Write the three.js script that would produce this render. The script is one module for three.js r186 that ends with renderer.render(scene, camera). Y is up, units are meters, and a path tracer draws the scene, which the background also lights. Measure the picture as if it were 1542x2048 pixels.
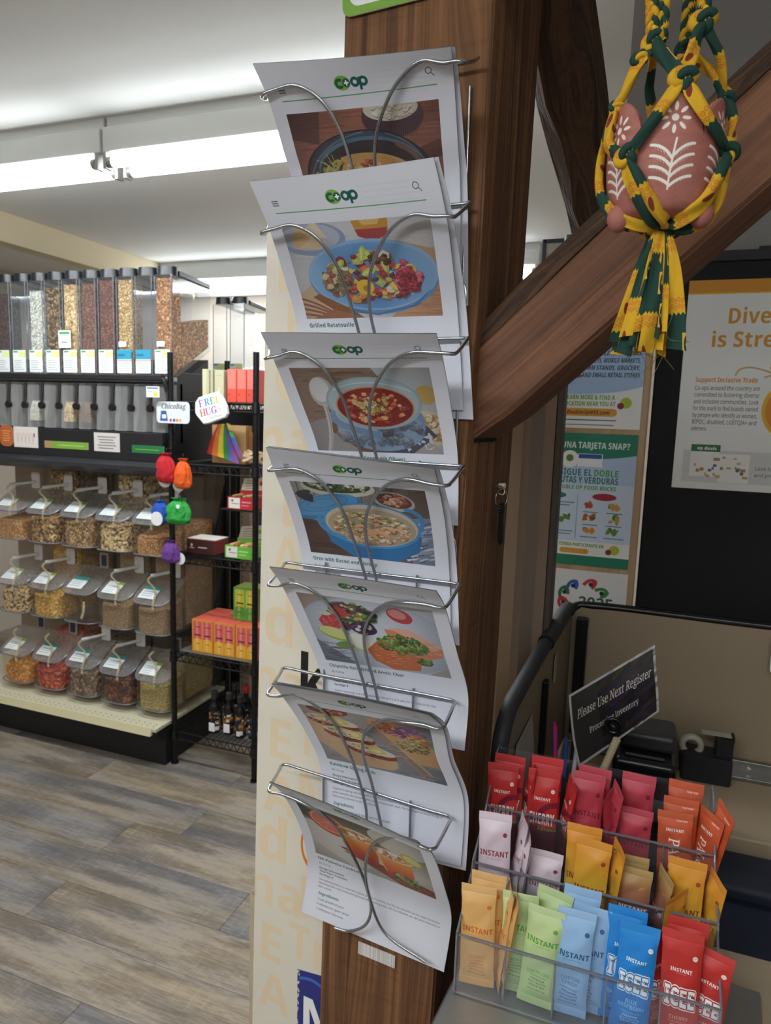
import * as THREE from 'three';
import { RoundedBoxGeometry } from 'three/addons/geometries/RoundedBoxGeometry.js';
import { mergeGeometries } from 'three/addons/utils/BufferGeometryUtils.js';
import { RectAreaLightUniformsLib } from 'three/addons/lights/RectAreaLightUniformsLib.js';

// ---------------------------------------------------------------- camera, sky, light, exposure
const scene = new THREE.Scene();
scene.background = new THREE.Color(0x0b0c0e);
const D2R = Math.PI / 180;
const camera = new THREE.PerspectiveCamera(73.15, 1542 / 2048, 0.02, 40);
camera.rotation.order = 'YXZ';
camera.position.set(0, 1.6, 0);
camera.rotation.set(-7.95 * D2R, 19.9 * D2R, 1.8 * D2R);
camera.focus = 0.75;
camera.userData.fStop = 13;
const EXPOSURE = 1.25;
const LAMP = 22;            // strength of the fluorescent fittings
const TUBE_GLOW = 12;        // glow of the tubes themselves
RectAreaLightUniformsLib.init();
const renderer = new THREE.WebGLRenderer({ antialias: true });
renderer.toneMapping = THREE.LinearToneMapping;
renderer.toneMappingExposure = EXPOSURE;
renderer.shadowMap.enabled = true;

// ---------------------------------------------------------------- helpers
function rng(seed) { let a = seed >>> 0; return () => { a = (a + 0x6d2b79f5) >>> 0; let t = a; t = Math.imul(t ^ (t >>> 15), t | 1); t ^= t + Math.imul(t ^ (t >>> 7), t | 61); return ((t ^ (t >>> 14)) >>> 0) / 4294967296; }; }
const used = {};
function numbered(n) { const k = used[n] = (used[n] ?? -1) + 1; return k ? n + '_' + String(k).padStart(3, '0') : n; }
function tag(o, label, category, group) { o.userData.label = label; o.userData.category = category; if (group) o.userData.group = group; return o; }
function thing(name, label, category, pos = [0, 0, 0], turn = 0, group) {
  const o = new THREE.Group(); o.name = numbered(name); scene.add(o); o.position.set(...pos); o.rotation.y = turn;
  return tag(o, label, category, group);
}
function part(name, geo, mat, parent, label) {
  const m = new THREE.Mesh(geo, mat); m.name = name; m.castShadow = m.receiveShadow = true; parent.add(m);
  if (label) m.userData.label = label;
  return m;
}
function struct(name, geo, mat, parent = scene) { const m = part(name, geo, mat, parent); if (parent === scene) { m.name = numbered(name); m.userData.kind = 'structure'; } return m; }
function copyOf(o, label, group) { const c = o.clone(); c.name = numbered(o.name.replace(/_\d{3}$/, '')); scene.add(c); c.userData = { ...o.userData, label }; if (group) c.userData.group = group; return c; }
const V = (x, y, z) => new THREE.Vector3(x, y, z);
const merge = (a) => mergeGeometries(a.map((g) => (g.index ? g.toNonIndexed() : g)));
function box(w, h, d, x = 0, y = 0, z = 0, r = 0) { // centred in x and z, standing on y
  const rr = Math.min(r || Math.min(w, h, d) * 0.08, Math.min(w, h, d) * 0.49);
  return new RoundedBoxGeometry(w, h, d, 1, rr).translate(x, y + h / 2, z);
}
function plain(w, h, d, x = 0, y = 0, z = 0) { return new THREE.BoxGeometry(w, h, d).translate(x, y + h / 2, z); }
function tube(pts, r, seg = 40, rad = 7, closed = false, kind = 'centripetal') {
  return new THREE.TubeGeometry(new THREE.CatmullRomCurve3(pts.map((p) => V(...p)), closed, kind), seg, r, rad, closed);
}
function rod(a, b, r, rad = 8) {
  const A = V(...a), B = V(...b), d = B.clone().sub(A), g = new THREE.CylinderGeometry(r, r, d.length(), rad);
  g.applyQuaternion(new THREE.Quaternion().setFromUnitVectors(V(0, 1, 0), d.clone().normalize()));
  return g.translate(...A.add(B).multiplyScalar(0.5).toArray());
}
function prismX(poly, w, x = 0, bevel = 0.002) { // polygon in (z, y), extruded along x
  const s = new THREE.Shape(poly.map(([z, y]) => new THREE.Vector2(-z, y)));
  const g = new THREE.ExtrudeGeometry(s, { depth: w - 2 * bevel, bevelEnabled: bevel > 0, bevelSize: bevel, bevelThickness: bevel, bevelOffset: -bevel, bevelSegments: 1 });
  return g.translate(0, 0, -(w - 2 * bevel) / 2).rotateY(Math.PI / 2).translate(x, 0, 0);
}
// uv of a box-like geometry in metres by its facing
function metricUV(g, sx = 1, sy = sx, ox = 0, oy = 0) {
  if (g.index) g = g.toNonIndexed();
  const p = g.attributes.position, n = g.attributes.normal, uv = new Float32Array(p.count * 2);
  for (let i = 0; i < p.count; i++) {
    const a = [Math.abs(n.getX(i)), Math.abs(n.getY(i)), Math.abs(n.getZ(i))];
    const k = a.indexOf(Math.max(...a)), x = p.getX(i), y = p.getY(i), z = p.getZ(i);
    const [u, v] = k === 0 ? [z, y] : k === 1 ? [x, z] : [x, y];
    uv[2 * i] = u * sx + ox; uv[2 * i + 1] = v * sy + oy;
  }
  g.setAttribute('uv', new THREE.BufferAttribute(uv, 2));
  return g;
}
// uv spread over the front (xy) extent of a geometry
function frontUV(g) {
  g.computeBoundingBox(); const b = g.boundingBox, p = g.attributes.position, uv = new Float32Array(p.count * 2);
  for (let i = 0; i < p.count; i++) { uv[2 * i] = (p.getX(i) - b.min.x) / (b.max.x - b.min.x); uv[2 * i + 1] = (p.getY(i) - b.min.y) / (b.max.y - b.min.y); }
  g.setAttribute('uv', new THREE.BufferAttribute(uv, 2)); return g;
}
function disc(r, t = 0.002, seg = 24) { return new THREE.CylinderGeometry(r, r, t, seg).rotateX(Math.PI / 2); }
function card(w, h, t = 0.0015, r = 0.003) { // a thin card with rounded corners, uv over its face, centred
  const s = new THREE.Shape(), x = w / 2, y = h / 2;
  s.moveTo(-x + r, -y); s.lineTo(x - r, -y); s.quadraticCurveTo(x, -y, x, -y + r); s.lineTo(x, y - r); s.quadraticCurveTo(x, y, x - r, y); s.lineTo(-x + r, y); s.quadraticCurveTo(-x, y, -x, y - r); s.lineTo(-x, -y + r); s.quadraticCurveTo(-x, -y, -x + r, -y);
  return frontUV(new THREE.ExtrudeGeometry(s, { depth: t, bevelEnabled: false, curveSegments: 5 }));
}
// noise
const hashN = (x, y, s) => { let h = Math.imul(x | 0, 374761393) + Math.imul(y | 0, 668265263) + Math.imul(s | 0, 974634777); h = Math.imul(h ^ (h >>> 13), 1274126177); return ((h ^ (h >>> 16)) >>> 0) / 4294967296; };
function vnoise(x, y, s) { const xi = Math.floor(x), yi = Math.floor(y), u = x - xi, v = y - yi, a = u * u * (3 - 2 * u), b = v * v * (3 - 2 * v); const l = (p, q, t) => p + (q - p) * t; return l(l(hashN(xi, yi, s), hashN(xi + 1, yi, s), a), l(hashN(xi, yi + 1, s), hashN(xi + 1, yi + 1, s), a), b); }
function fbm(x, y, s, o = 4) { let r = 0, a = 0.5; for (let i = 0; i < o; i++) { r += a * vnoise(x, y, s + i * 17); x *= 2.03; y *= 2.03; a *= 0.5; } return r / (1 - Math.pow(0.5, o)); }
function dataTex(w, h, fn, srgb = true) {
  const d = new Uint8Array(w * h * 4);
  for (let y = 0; y < h; y++) for (let x = 0; x < w; x++) { const c = fn(x, y); d.set([c[0], c[1], c[2], 255], (y * w + x) * 4); }
  const t = new THREE.DataTexture(d, w, h); t.wrapS = t.wrapT = THREE.MirroredRepeatWrapping; t.magFilter = THREE.LinearFilter; t.minFilter = THREE.LinearFilter;
  if (srgb) t.colorSpace = THREE.SRGBColorSpace; t.needsUpdate = true; return t;
}
function canvasTex(w, h, draw, srgb = true) {
  const c = document.createElement('canvas'); c.width = w; c.height = h; const g = c.getContext('2d'); draw(g, w, h);
  const t = new THREE.CanvasTexture(c); if (srgb) t.colorSpace = THREE.SRGBColorSpace; t.wrapS = t.wrapT = THREE.RepeatWrapping; return t;
}
const clamp255 = (x) => Math.max(0, Math.min(255, x));
const std = (color, roughness = 0.6, extra = {}) => new THREE.MeshStandardMaterial({ color, roughness, ...extra });
const phys = (o) => new THREE.MeshPhysicalMaterial(o);
const printed = (map, roughness = 0.55) => new THREE.MeshStandardMaterial({ map, roughness, color: 0xffffff });

// post frame: the timber post, the rack and the pages are turned a little to the room
const TH = -5.9 * D2R, PO = V(-0.2111, 0, -0.7956), PX = V(Math.cos(TH), 0, -Math.sin(TH)), PZ = V(Math.sin(TH), 0, Math.cos(TH));
const PF = (x, y, z) => PO.clone().addScaledVector(PX, x).addScaledVector(PZ, z).setY(y).toArray();

// ---------------------------------------------------------------- surface textures
function woodPixels(w, h, seed, light, dark, o = {}) { // grain runs along v
  const { fx = 34, fy = 3, saw = 0.25, knots = 0.25 } = o, H = new Float32Array(w * h);
  const tex = dataTex(w, h, (x, y) => {
    const u = x / w, v = y / h, warp = (fbm(u * 3, v * 2, seed + 5, 3) - 0.5) * knots;
    let k = fbm((u + warp) * fx, v * fy, seed, 4) * 0.62 + fbm((u + warp) * fx * 5, v * fy * 4, seed + 50, 3) * 0.38;
    const blotch = fbm(u * 2.2, v * 4, seed + 90, 3); k += (blotch - 0.5) * 0.5;
    const cut = vnoise(u * 9, v * h * 0.33, seed + 120); k -= saw * Math.max(0, cut - 0.62);
    const crack = fbm((u + warp) * fx * 1.1, v * 2.2, seed + 200, 3); if (crack < 0.26) k -= (0.26 - crack) * 5;
    k = Math.max(0, Math.min(1, k * 1.35 - 0.2)); H[y * w + x] = k;
    return [0, 1, 2].map((c) => clamp255(dark[c] + (light[c] - dark[c]) * k));
  });
  const bump = dataTex(w, h, (x, y) => { const k = H[y * w + x] * 255; return [k, k, k]; }, false);
  return { tex, bump };
}
function woodMat(w, bumpScale, rough = 0.78, color = 0xffffff) { return std(color, rough, { map: w.tex, bumpMap: w.bump, bumpScale }); }
const wPost = woodPixels(512, 1024, 11, [172, 121, 73], [76, 47, 27], { fx: 38, fy: 3.2, saw: 0.2 });
const wDark = woodPixels(512, 512, 31, [128, 92, 64], [34, 23, 17], { fx: 16, fy: 3, saw: 0.2, knots: 0.5 });
const wBrace = woodPixels(512, 768, 47, [155, 104, 70], [80, 50, 34], { fx: 13, fy: 2, saw: 0.16, knots: 0.1 });
const M = {
  post: woodMat(wPost, 0.002), dark: woodMat(wDark, 0.004, 0.85), brace: woodMat(wBrace, 0.0016, 0.72), side: woodMat(wDark, 0.003, 0.8, 0xd8c4b4),
  ceiling: std(0xe2e2df, 0.9), wall: std(0xcfc3b4, 0.9), beam: std(0xe0d2b2, 0.85), greywall: std(0x9a9896, 0.9),
  chrome: std(0xb9bcbe, 0.22, { metalness: 1 }), steel: std(0xa8a6a0, 0.36, { metalness: 0.75 }),
  black: std(0x17171a, 0.55), blackMetal: std(0x131315, 0.4, { metalness: 0.3 }), blackGloss: std(0x101012, 0.25), charcoal: std(0x2a2b2d, 0.6),
  white: std(0xf2f2f2, 0.6), paper: std(0xd4d5dd, 0.7), offwhite: std(0xe8e4d8, 0.6), tan: std(0xa7957b, 0.5), deck: std(0xd4cdb0, 0.5), cream: std(0xe2d8c2, 0.6),
  navy: std(0x131a30, 0.7), navyTop: std(0x222838, 0.6), taupe: std(0x8e7d6c, 0.55),
};
const clear = (color = 0xf4f6f8, tr = 0.94, rough = 0.06) => phys({ color, transmission: tr, roughness: rough, thickness: 0, ior: 1.45 });
M.acrylic = clear(0xf6f8fa, 0.98, 0.02); M.acrylic.specularIntensity = 0.4; M.edge = phys({ color: 0x8d9098, transmission: 0.35, roughness: 0.15, thickness: 0 });
M.bin = clear(0xfcfbf8, 0.98, 0.05); M.binLid = clear(0xf8f8f8, 0.92, 0.14); M.tower = clear(0xf6f8fa, 0.97, 0.05); M.chute = clear(0xf6f6f4, 0.86, 0.2); for (const k of ['bin', 'binLid']) M[k].specularIntensity = 0.55;

// ---------------------------------------------------------------- floor of vinyl planks
{
  const tex = (seed, a, b) => dataTex(1024, 192, (x, y) => {
    const u = x / 1024, v = y / 192;
    const g = fbm(u * 5, v * 5, seed, 3), s = fbm(u * 9 + fbm(u * 3, v * 2, seed + 3, 2) * 2, v * 46, seed + 9, 4), f = fbm(u * 60, v * 60, seed + 12, 2), saw = vnoise(u * 260, v * 3, seed + 21);
    const k = Math.max(0, Math.min(1, (g - 0.5) * 1.9 + 0.5 + (s - 0.5) * 0.7 + (f - 0.5) * 0.75 + (saw > 0.8 ? 0.16 : 0)));
    const warm = fbm(u * 3, v * 4, seed + 33, 2) - 0.5;
    return [clamp255(a[0] + (b[0] - a[0]) * k + warm * 26), clamp255(a[1] + (b[1] - a[1]) * k + warm * 12), clamp255(a[2] + (b[2] - a[2]) * k - warm * 14)];
  });
  const mats = [[3, [106, 97, 87], [156, 145, 130]], [41, [103, 96, 88], [149, 140, 128]], [77, [110, 99, 87], [161, 148, 131]], [123, [99, 92, 85], [143, 135, 124]]].map(([s, a, b]) => {
    const t = tex(s, a, b); return std(0xffffff, 0.46, { map: t, bumpMap: t, bumpScale: 0.0006 });
  });
  const floor = struct('floor', plain(5.2, 0.04, 6.2, -1.55, -0.046, -1.2), std(0x3a3632, 0.8));
  const W = 0.181, Lp = 1.22, r = rng(5);
  const geos = [0, 1, 2].map((i) => { const g = box(Lp - 0.0012, 0.006, W - 0.0012, 0, -0.006, 0, 0.0008); const p = g.attributes.position, uv = g.attributes.uv; for (let k = 0; k < p.count; k++) uv.setXY(k, p.getX(k) / Lp * 0.92 + 0.5, (p.getZ(k) / W) * 0.9 + 0.5); return i === 1 ? g.clone().rotateY(Math.PI) : g; });
  let row = 0;
  for (let z = 0.6; z > -4.1; z -= W, row++) {
    const off = (row * 0.47 + (row % 3) * 0.13) % Lp;
    for (let x = -4.3 + off; x < 1.0; x += Lp) {
      const m = part('plank', geos[Math.floor(r() * 2)], mats[Math.floor(r() * 4)], floor); m.position.set(x, 0, z);
    }
  }
}
// ---------------------------------------------------------------- walls, ceiling, beam
struct('ceiling', plain(5.6, 0.08, 6.4, -1.6, 2.5, -1.3), M.ceiling);
struct('wall_back', plain(5.6, 2.5, 0.1, -1.6, 0, -4.2), M.wall);
struct('wall_left', plain(0.1, 2.5, 6.4, -4.2, 0, -1.3), M.wall);
struct('wall_right', plain(0.1, 2.5, 6.4, 1.0, 0, -1.3), M.greywall);
struct('wall_front', plain(5.6, 2.5, 0.1, -1.6, 0, 1.9), M.wall);
struct('wall_register', merge([plain(0.96, 1.9, 0.08, 0.5, 0, -1.6), plain(1.055, 0.6, 0.08, 0.4525, 1.9, -1.6)]), M.greywall);
struct('trim_1', plain(3.4, 0.06, 0.03, -1.3, 2.36, -4.13), M.white);
struct('beam', box(0.1, 0.14, 2.9, -2.95, 2.36, -2.7, 0.004), M.beam);

// ---------------------------------------------------------------- fluorescent fittings
const bodyMat = std(0xd9dad6, 0.5), tubeMat = std(0xffffff, 0.4, { emissive: 0xf4fbff, emissiveIntensity: TUBE_GLOW }), capMat = std(0xb4b4b0, 0.4, { metalness: 0.6 });
function fitting(x, z, label, len = 1.22, lamp = LAMP) {
  const t = thing('fluorescent_light', label, 'light', [x, 2.465, z]);
  part('housing', merge([box(len, 0.04, 0.07, 0, -0.002, 0, 0.004), box(len, 0.075, 0.11, 0, -0.075, 0, 0.004), prismX([[-0.055, -0.07], [0.055, -0.07], [0.025, -0.085], [-0.025, -0.085]], len - 0.01, 0, 0.001)]), bodyMat, t);
  for (const dz of [-0.045, 0.045]) {
    part('tube', new THREE.CylinderGeometry(0.0165, 0.0165, len - 0.07, 14).rotateZ(Math.PI / 2).translate(0, -0.104, dz), tubeMat, t);
    for (const s of [-1, 1]) part('lamp_holder', merge([box(0.012, 0.05, 0.03, s * (len / 2 - 0.012), -0.125, dz), new THREE.CylinderGeometry(0.0165, 0.0165, 0.016, 14).rotateZ(Math.PI / 2).translate(s * (len / 2 - 0.028), -0.104, dz)]), capMat, t);
  }
  const l = new THREE.RectAreaLight(0xf2f8ff, lamp, len - 0.06, 0.13); l.name = 'fluorescent_glow'; l.position.set(x, 2.337, z); l.lookAt(x, 0, z); scene.add(l);
  return t;
}
fitting(-1.04, -1.9, 'long twin-tube ceiling light partly behind the topmost recipe sheets');
fitting(-2.27, -1.9, 'twin-tube ceiling light running from the joint out of the photo');
fitting(-1.16, -3.76, 'distant twin-tube ceiling light whose end shows between the timber post and the diagonal brace', 1.22, LAMP * 0.7);
fitting(-2.39, -3.76, 'distant twin-tube ceiling light above the bulk bins at the back', 1.22, LAMP * 0.7);
fitting(-0.75, 0.7, 'twin-tube ceiling light above the aisle behind the viewer', 1.22, LAMP * 1.4);
fitting(-1.98, 0.7, 'twin-tube ceiling light behind the viewer at the far end of the aisle', 1.22, LAMP * 0.85);
fitting(0.48, 0.7, 'twin-tube ceiling light behind the viewer on the register side', 0.98, LAMP * 0.27);


// ---------------------------------------------------------------- timber post and braces
function hewn(sections, uvScale = [3, 1], rough = 0.0012, seed = 1) { // sections: rings of [x,y,z] points, closed loops of equal count
  const pos = [], uv = [], n = sections[0].length, L = sections.length;
  const P = sections.map((ring, i) => ring.map((p, j) => [p[0] + (fbm(i * 0.9, j * 3.1, seed, 2) - 0.5) * rough * 2, p[1], p[2] + (fbm(i * 0.8 + 40, j * 2.7, seed, 2) - 0.5) * rough * 2]));
  const per = [0]; for (let j = 0; j < n; j++) per.push(per[j] + V(...P[0][j]).distanceTo(V(...P[0][(j + 1) % n])));
  const len = [0]; for (let i = 1; i < L; i++) len.push(len[i - 1] + V(...P[i][0]).distanceTo(V(...P[i - 1][0])));
  for (let i = 0; i < L - 1; i++) for (let j = 0; j < n; j++) {
    const a = P[i][j], b = P[i][(j + 1) % n], c = P[i + 1][(j + 1) % n], d = P[i + 1][j];
    const ua = [per[j] * uvScale[0], len[i] * uvScale[1]], ub = [per[j + 1] * uvScale[0], len[i] * uvScale[1]], uc = [per[j + 1] * uvScale[0], len[i + 1] * uvScale[1]], ud = [per[j] * uvScale[0], len[i + 1] * uvScale[1]];
    pos.push(...a, ...b, ...c, ...a, ...c, ...d); uv.push(...ua, ...ub, ...uc, ...ua, ...uc, ...ud);
  }
  for (const [i, flip] of [[0, true], [L - 1, false]]) for (let j = 1; j < n - 1; j++) {
    const t = flip ? [P[i][0], P[i][j + 1], P[i][j]] : [P[i][0], P[i][j], P[i][j + 1]];
    for (const q of t) { pos.push(...q); uv.push(q[0] * uvScale[0], q[2] * uvScale[1]); }
  }
  const g = new THREE.BufferGeometry(); g.setAttribute('position', new THREE.Float32BufferAttribute(pos, 3)); g.setAttribute('uv', new THREE.Float32BufferAttribute(uv, 2)); g.computeVertexNormals(); return g;
}
const lerp = THREE.MathUtils.lerp;
{
  const t = thing('timber_post', 'heavy old square timber post that carries the wire rack of recipe sheets', 'post', PF(0, 0, 0), TH);
  const rings = [];
  for (let i = 0; i <= 16; i++) {
    const y = 2.5 * i / 16, xl = lerp(-0.166, -0.155, y / 2.2), xr = lerp(-0.002, 0.031, Math.pow(y / 2.1, 0.8)), c = 0.004;
    rings.push([[xl + c, y, 0], [xr - c, y, 0], [xr, y, -c], [xr, y, -0.185], [xr - 0.008, y, -0.192], [xl, y, -0.192], [xl, y, -c]]);
  }
  part('shaft', hewn(rings, [3.2, 0.55], 0.0016, 3), M.post, t);
  // a short cross peg end and the dark mortise at the brace
  part('mortise', plain(0.003, 0.005, 0.085, 0.0228, 1.571, -0.065), std(0x0d0a08, 0.95), t);
}
{ // the diagonal brace, its front a little behind the front of the post
  const t = thing('timber_brace', 'wide sawn diagonal timber brace rising from the post behind the hanging pot', 'brace', PF(0.024, 1.62, -0.02), TH);
  const rings = [], dir = V(0.735, 0.678, 0), nrm = V(-0.678, 0.735, 0);
  for (let i = 0; i <= 14; i++) {
    const s = -0.03 + i * 0.052, w = (k) => (fbm(i * 0.7, k, 8, 2) - 0.5) * 0.006, c = dir.clone().multiplyScalar(s);
    const pt = (a, z) => [c.x + nrm.x * a, c.y + nrm.y * a, z];
    // the two lower points of the first ring lie against the post
    rings.push([pt(-0.033, 0), pt(0.043, 0), pt(0.045, -0.003), pt(0.068 + w(1), -0.014 + w(2)), pt(0.071 + w(3), -0.03), pt(0.06, -0.1), pt(-0.04, -0.1), pt(-0.038, -0.004)]);
  }
  for (const p of rings[0]) { const over = -0.012 - p[0]; p[0] += over; p[1] += over * 0.2; }
  part('timber', hewn(rings, [6, 1.1], 0.0005, 9), M.brace, t);
  part('bark_edge', hewn(rings.map((r) => [r[2], [r[3][0], r[3][1], r[3][2] + 0.004], r[3], r[2]].map((p) => [p[0] - 0.001, p[1] + 0.001, p[2] + 0.0006])), [10, 2], 0.003, 12), M.dark, t, 'dark rough waney edge');
}
{
  const t = thing('timber_brace', 'dark rough-hewn timber slanting down from the ceiling behind the hanging pot', 'brace', [-0.149, 2.215, -1.058]);
  const A = V(-0.056, 0.13, 0.09), B = V(0.078, -0.39, -0.235), rings = [], n = 12;
  const d = B.clone().sub(A).normalize(), right = V(0.938, 0.031, -0.344).addScaledVector(d, -V(0.938, 0.031, -0.344).dot(d)).normalize(), back = V().crossVectors(right, d).normalize();
  for (let i = 0; i <= n; i++) {
    const k = i / n, c = A.clone().lerp(B, k), w = lerp(0.06, 0.036, k), rag = (q, m) => (fbm(i * 1.7, q * 5, 21, 2) - 0.5) * m;
    const pt = (a, b) => c.clone().addScaledVector(right, a).addScaledVector(back, b).toArray();
    rings.push([pt(w, -0.03), pt(w * 0.35 + rag(1, 0.01), -0.045), pt(-w + 0.01 + rag(2, 0.014), -0.035), pt(-w + rag(3, 0.014), 0.0), pt(-w + 0.02, 0.035), pt(w, 0.05)].reverse());
  }
  part('timber', hewn(rings, [5, 1.6], 0.002, 14), M.dark, t);
}

// ---------------------------------------------------------------- recipe prints
const PW = 816, PH = 1056, IX = 62, IY = 192, IW = 686, IH = 440;
function painter(g) {
  const E = (x, y, rx, ry, fill, rot = 0, lw = 0) => { g.beginPath(); g.ellipse(x, y, rx, ry, rot, 0, 6.2832); if (lw) { g.lineWidth = lw; g.strokeStyle = fill; g.stroke(); } else { g.fillStyle = fill; g.fill(); } };
  const Rr = (x, y, w, h, fill, rot = 0) => { g.save(); g.translate(x, y); g.rotate(rot); g.fillStyle = fill; g.fillRect(-w / 2, -h / 2, w, h); g.restore(); };
  const poly = (pts, fill) => { g.beginPath(); pts.forEach((p, i) => (i ? g.lineTo(...p) : g.moveTo(...p))); g.closePath(); g.fillStyle = fill; g.fill(); };
  const line = (pts, col, w) => { g.beginPath(); pts.forEach((p, i) => (i ? g.lineTo(...p) : g.moveTo(...p))); g.strokeStyle = col; g.lineWidth = w; g.lineCap = 'round'; g.lineJoin = 'round'; g.stroke(); };
  const curve = (x0, y0, x1, y1, x2, y2, col, w) => { g.beginPath(); g.moveTo(x0, y0); g.quadraticCurveTo(x1, y1, x2, y2); g.strokeStyle = col; g.lineWidth = w; g.lineCap = 'round'; g.stroke(); };
  const grad = (x0, y0, x1, y1, ...st) => { const q = g.createLinearGradient(x0, y0, x1, y1); st.forEach((c, i) => q.addColorStop(i / (st.length - 1), c)); return q; };
  const rad = (x, y, r0, r1, ...st) => { const q = g.createRadialGradient(x, y, r0, x, y, r1); st.forEach((c, i) => q.addColorStop(i / (st.length - 1), c)); return q; };
  const chunks = (r, n, cx, cy, rx, ry, pal, s0, s1, flat = 0.8) => {
    for (let i = 0; i < n; i++) {
      const a = r() * 6.2832, q = Math.sqrt(r()), x = cx + Math.cos(a) * q * rx, y = cy + Math.sin(a) * q * ry, s = s0 + (s1 - s0) * r(), k = 4 + Math.floor(r() * 4), ph = r() * 6, c = pal[Math.floor(r() * pal.length)], pts = [], hi = [];
      for (let j = 0; j < k; j++) { const b = ph + j / k * 6.2832, m = s * (0.7 + 0.5 * r()); pts.push([x + Math.cos(b) * m, y + Math.sin(b) * m * flat]); hi.push([x - s * 0.15 + Math.cos(b) * m * 0.5, y - s * 0.2 + Math.sin(b) * m * flat * 0.45]); }
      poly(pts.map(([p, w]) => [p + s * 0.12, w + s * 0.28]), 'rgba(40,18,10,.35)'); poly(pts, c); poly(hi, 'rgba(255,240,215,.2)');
    }
  };
  const noise = (r, n, x, y, w, h, cols, l0, l1, lw) => { for (let i = 0; i < n; i++) { const px = x + r() * w, py = y + r() * h, l = l0 + (l1 - l0) * r(); line([[px, py], [px + l, py + (r() - 0.5) * l * 0.06]], cols[Math.floor(r() * cols.length)], lw * (0.4 + r())); } };
  return { E, Rr, poly, line, curve, grad, rad, chunks, noise };
}
const W4 = 670, H4 = 447;
const food = [
  (g, r) => { // curry in a dark skillet
    const { E, Rr, poly, line, curve, grad, rad, chunks, noise } = painter(g);
    g.fillStyle = grad(0, 0, W4, H4, '#6b4038', '#9c5f4a', '#7a4637', '#8d5544'); g.fillRect(0, 0, W4, H4);
    noise(r, 120, 0, 0, W4, H4, ['rgba(60,25,20,.25)', 'rgba(190,120,90,.2)'], 60, 240, 7);
    Rr(40, 40, 200, 160, 'rgba(50,25,30,.55)', 0.2); Rr(600, 190, 150, 60, 'rgba(50,20,20,.5)', -0.3);
    E(470, 45, 135, 78, '#4a3038'); for (let i = -12; i < 13; i++) line([[470 + i * 10, 50], [470 + i * 8, 120]], 'rgba(20,10,14,.5)', 3);
    E(465, 12, 118, 48, '#d8cfc0'); chunks(r, 60, 465, 12, 100, 36, ['#efe9da', '#e3dac6', '#d8cbb2'], 9, 16);
    poly([[600, 330], [670, 300], [670, 447], [560, 447]], '#4d76ad'); noise(r, 60, 590, 320, 90, 120, ['rgba(30,50,100,.4)', 'rgba(160,190,225,.4)'], 10, 40, 3);
    E(330, 290, 305, 205, '#20191c'); E(330, 282, 292, 192, rad(330, 282, 60, 300, '#2b2b35', '#39465a', '#2a2529')); E(345, 262, 255, 150, '#4b6d80'); E(352, 285, 262, 158, '#352a2c'); curve(480, 150, 600, 200, 590, 320, '#6a4a44', 20); E(330, 310, 240, 132, '#c79a5c'); E(330, 312, 226, 122, rad(330, 310, 20, 230, '#deb878', '#c9964f', '#a8763c'));
    chunks(r, 110, 350, 310, 200, 100, ['#b9603a', '#d8a766', '#c4472c', '#e6c98c', '#7b3526', '#cf8b4c', '#e3b874'], 6, 17);
    E(250, 330, 66, 44, '#dfe3a0', 0.1); E(250, 330, 58, 37, '#eef0c4', 0.1); for (let i = 0; i < 9; i++) line([[250, 330], [250 + Math.cos(i * 0.7) * 54, 330 + Math.sin(i * 0.7) * 34]], '#cfd58a', 2); E(250, 330, 66, 44, '#a9bd5e', 0.1, 5);
    for (let i = 0; i < 130; i++) { const t = r() * 6.28, q = r(), x = 140 + Math.cos(t) * q * 80 + r() * 60, y = 300 + Math.sin(t) * q * 110; E(x, y, 4 + r() * 8, 3 + r() * 5, ['#2c3a24', '#4d6a2e', '#7fa03f', '#38281f', '#1f2a1c', '#98b452'][Math.floor(r() * 6)], r() * 3); }
    for (let i = 0; i < 7; i++) curve(170, 330, 120 + r() * 110, 250, 90 + i * 26, 170 + r() * 70, '#9fbb5c', 3);
    curve(55, 260, 140, 120, 330, 95, 'rgba(190,200,215,.35)', 6); curve(430, 105, 600, 150, 610, 300, 'rgba(150,160,175,.35)', 6);
  },
  (g, r) => { // vegetables in a blue bowl
    const { E, Rr, poly, line, curve, grad, rad, chunks, noise } = painter(g);
    g.fillStyle = grad(0, 0, W4, H4, '#bfc4c8', '#d5d6d8', '#c9c3bb'); g.fillRect(0, 0, W4, H4); noise(r, 60, 0, 60, W4, 190, ['rgba(150,160,170,.25)', 'rgba(240,240,240,.35)'], 40, 160, 8);
    poly([[0, 330], [70, 280], [300, 447], [0, 447]], '#d2b491'); poly([[430, 447], [670, 270], [670, 447]], '#c79068'); poly([[500, 95], [670, 150], [670, 290], [520, 200]], '#c49a74');
    noise(r, 90, 380, 330, 300, 110, ['rgba(120,70,40,.3)', 'rgba(230,190,150,.3)'], 30, 140, 3);
    E(125, 70, 160, 78, '#8d9fc0'); E(120, 62, 140, 62, '#b7c1d4'); poly([[30, 60], [70, 10], [150, 30], [190, 90], [160, 118], [40, 110]], '#ecd2a4'); poly([[30, 62], [70, 12], [120, 70], [44, 112]], '#e2b981'); poly([[110, 15], [160, -5], [200, 70], [160, 60]], '#f1dfbd');
    poly([[325, 0], [490, 0], [478, 70], [420, 95], [345, 70]], '#c98a2c'); poly([[335, 40], [482, 38], [470, 70], [410, 96], [345, 70]], '#a93a3e'); poly([[360, 0], [455, 0], [440, 22], [375, 22]], '#e5ba6a');
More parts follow.
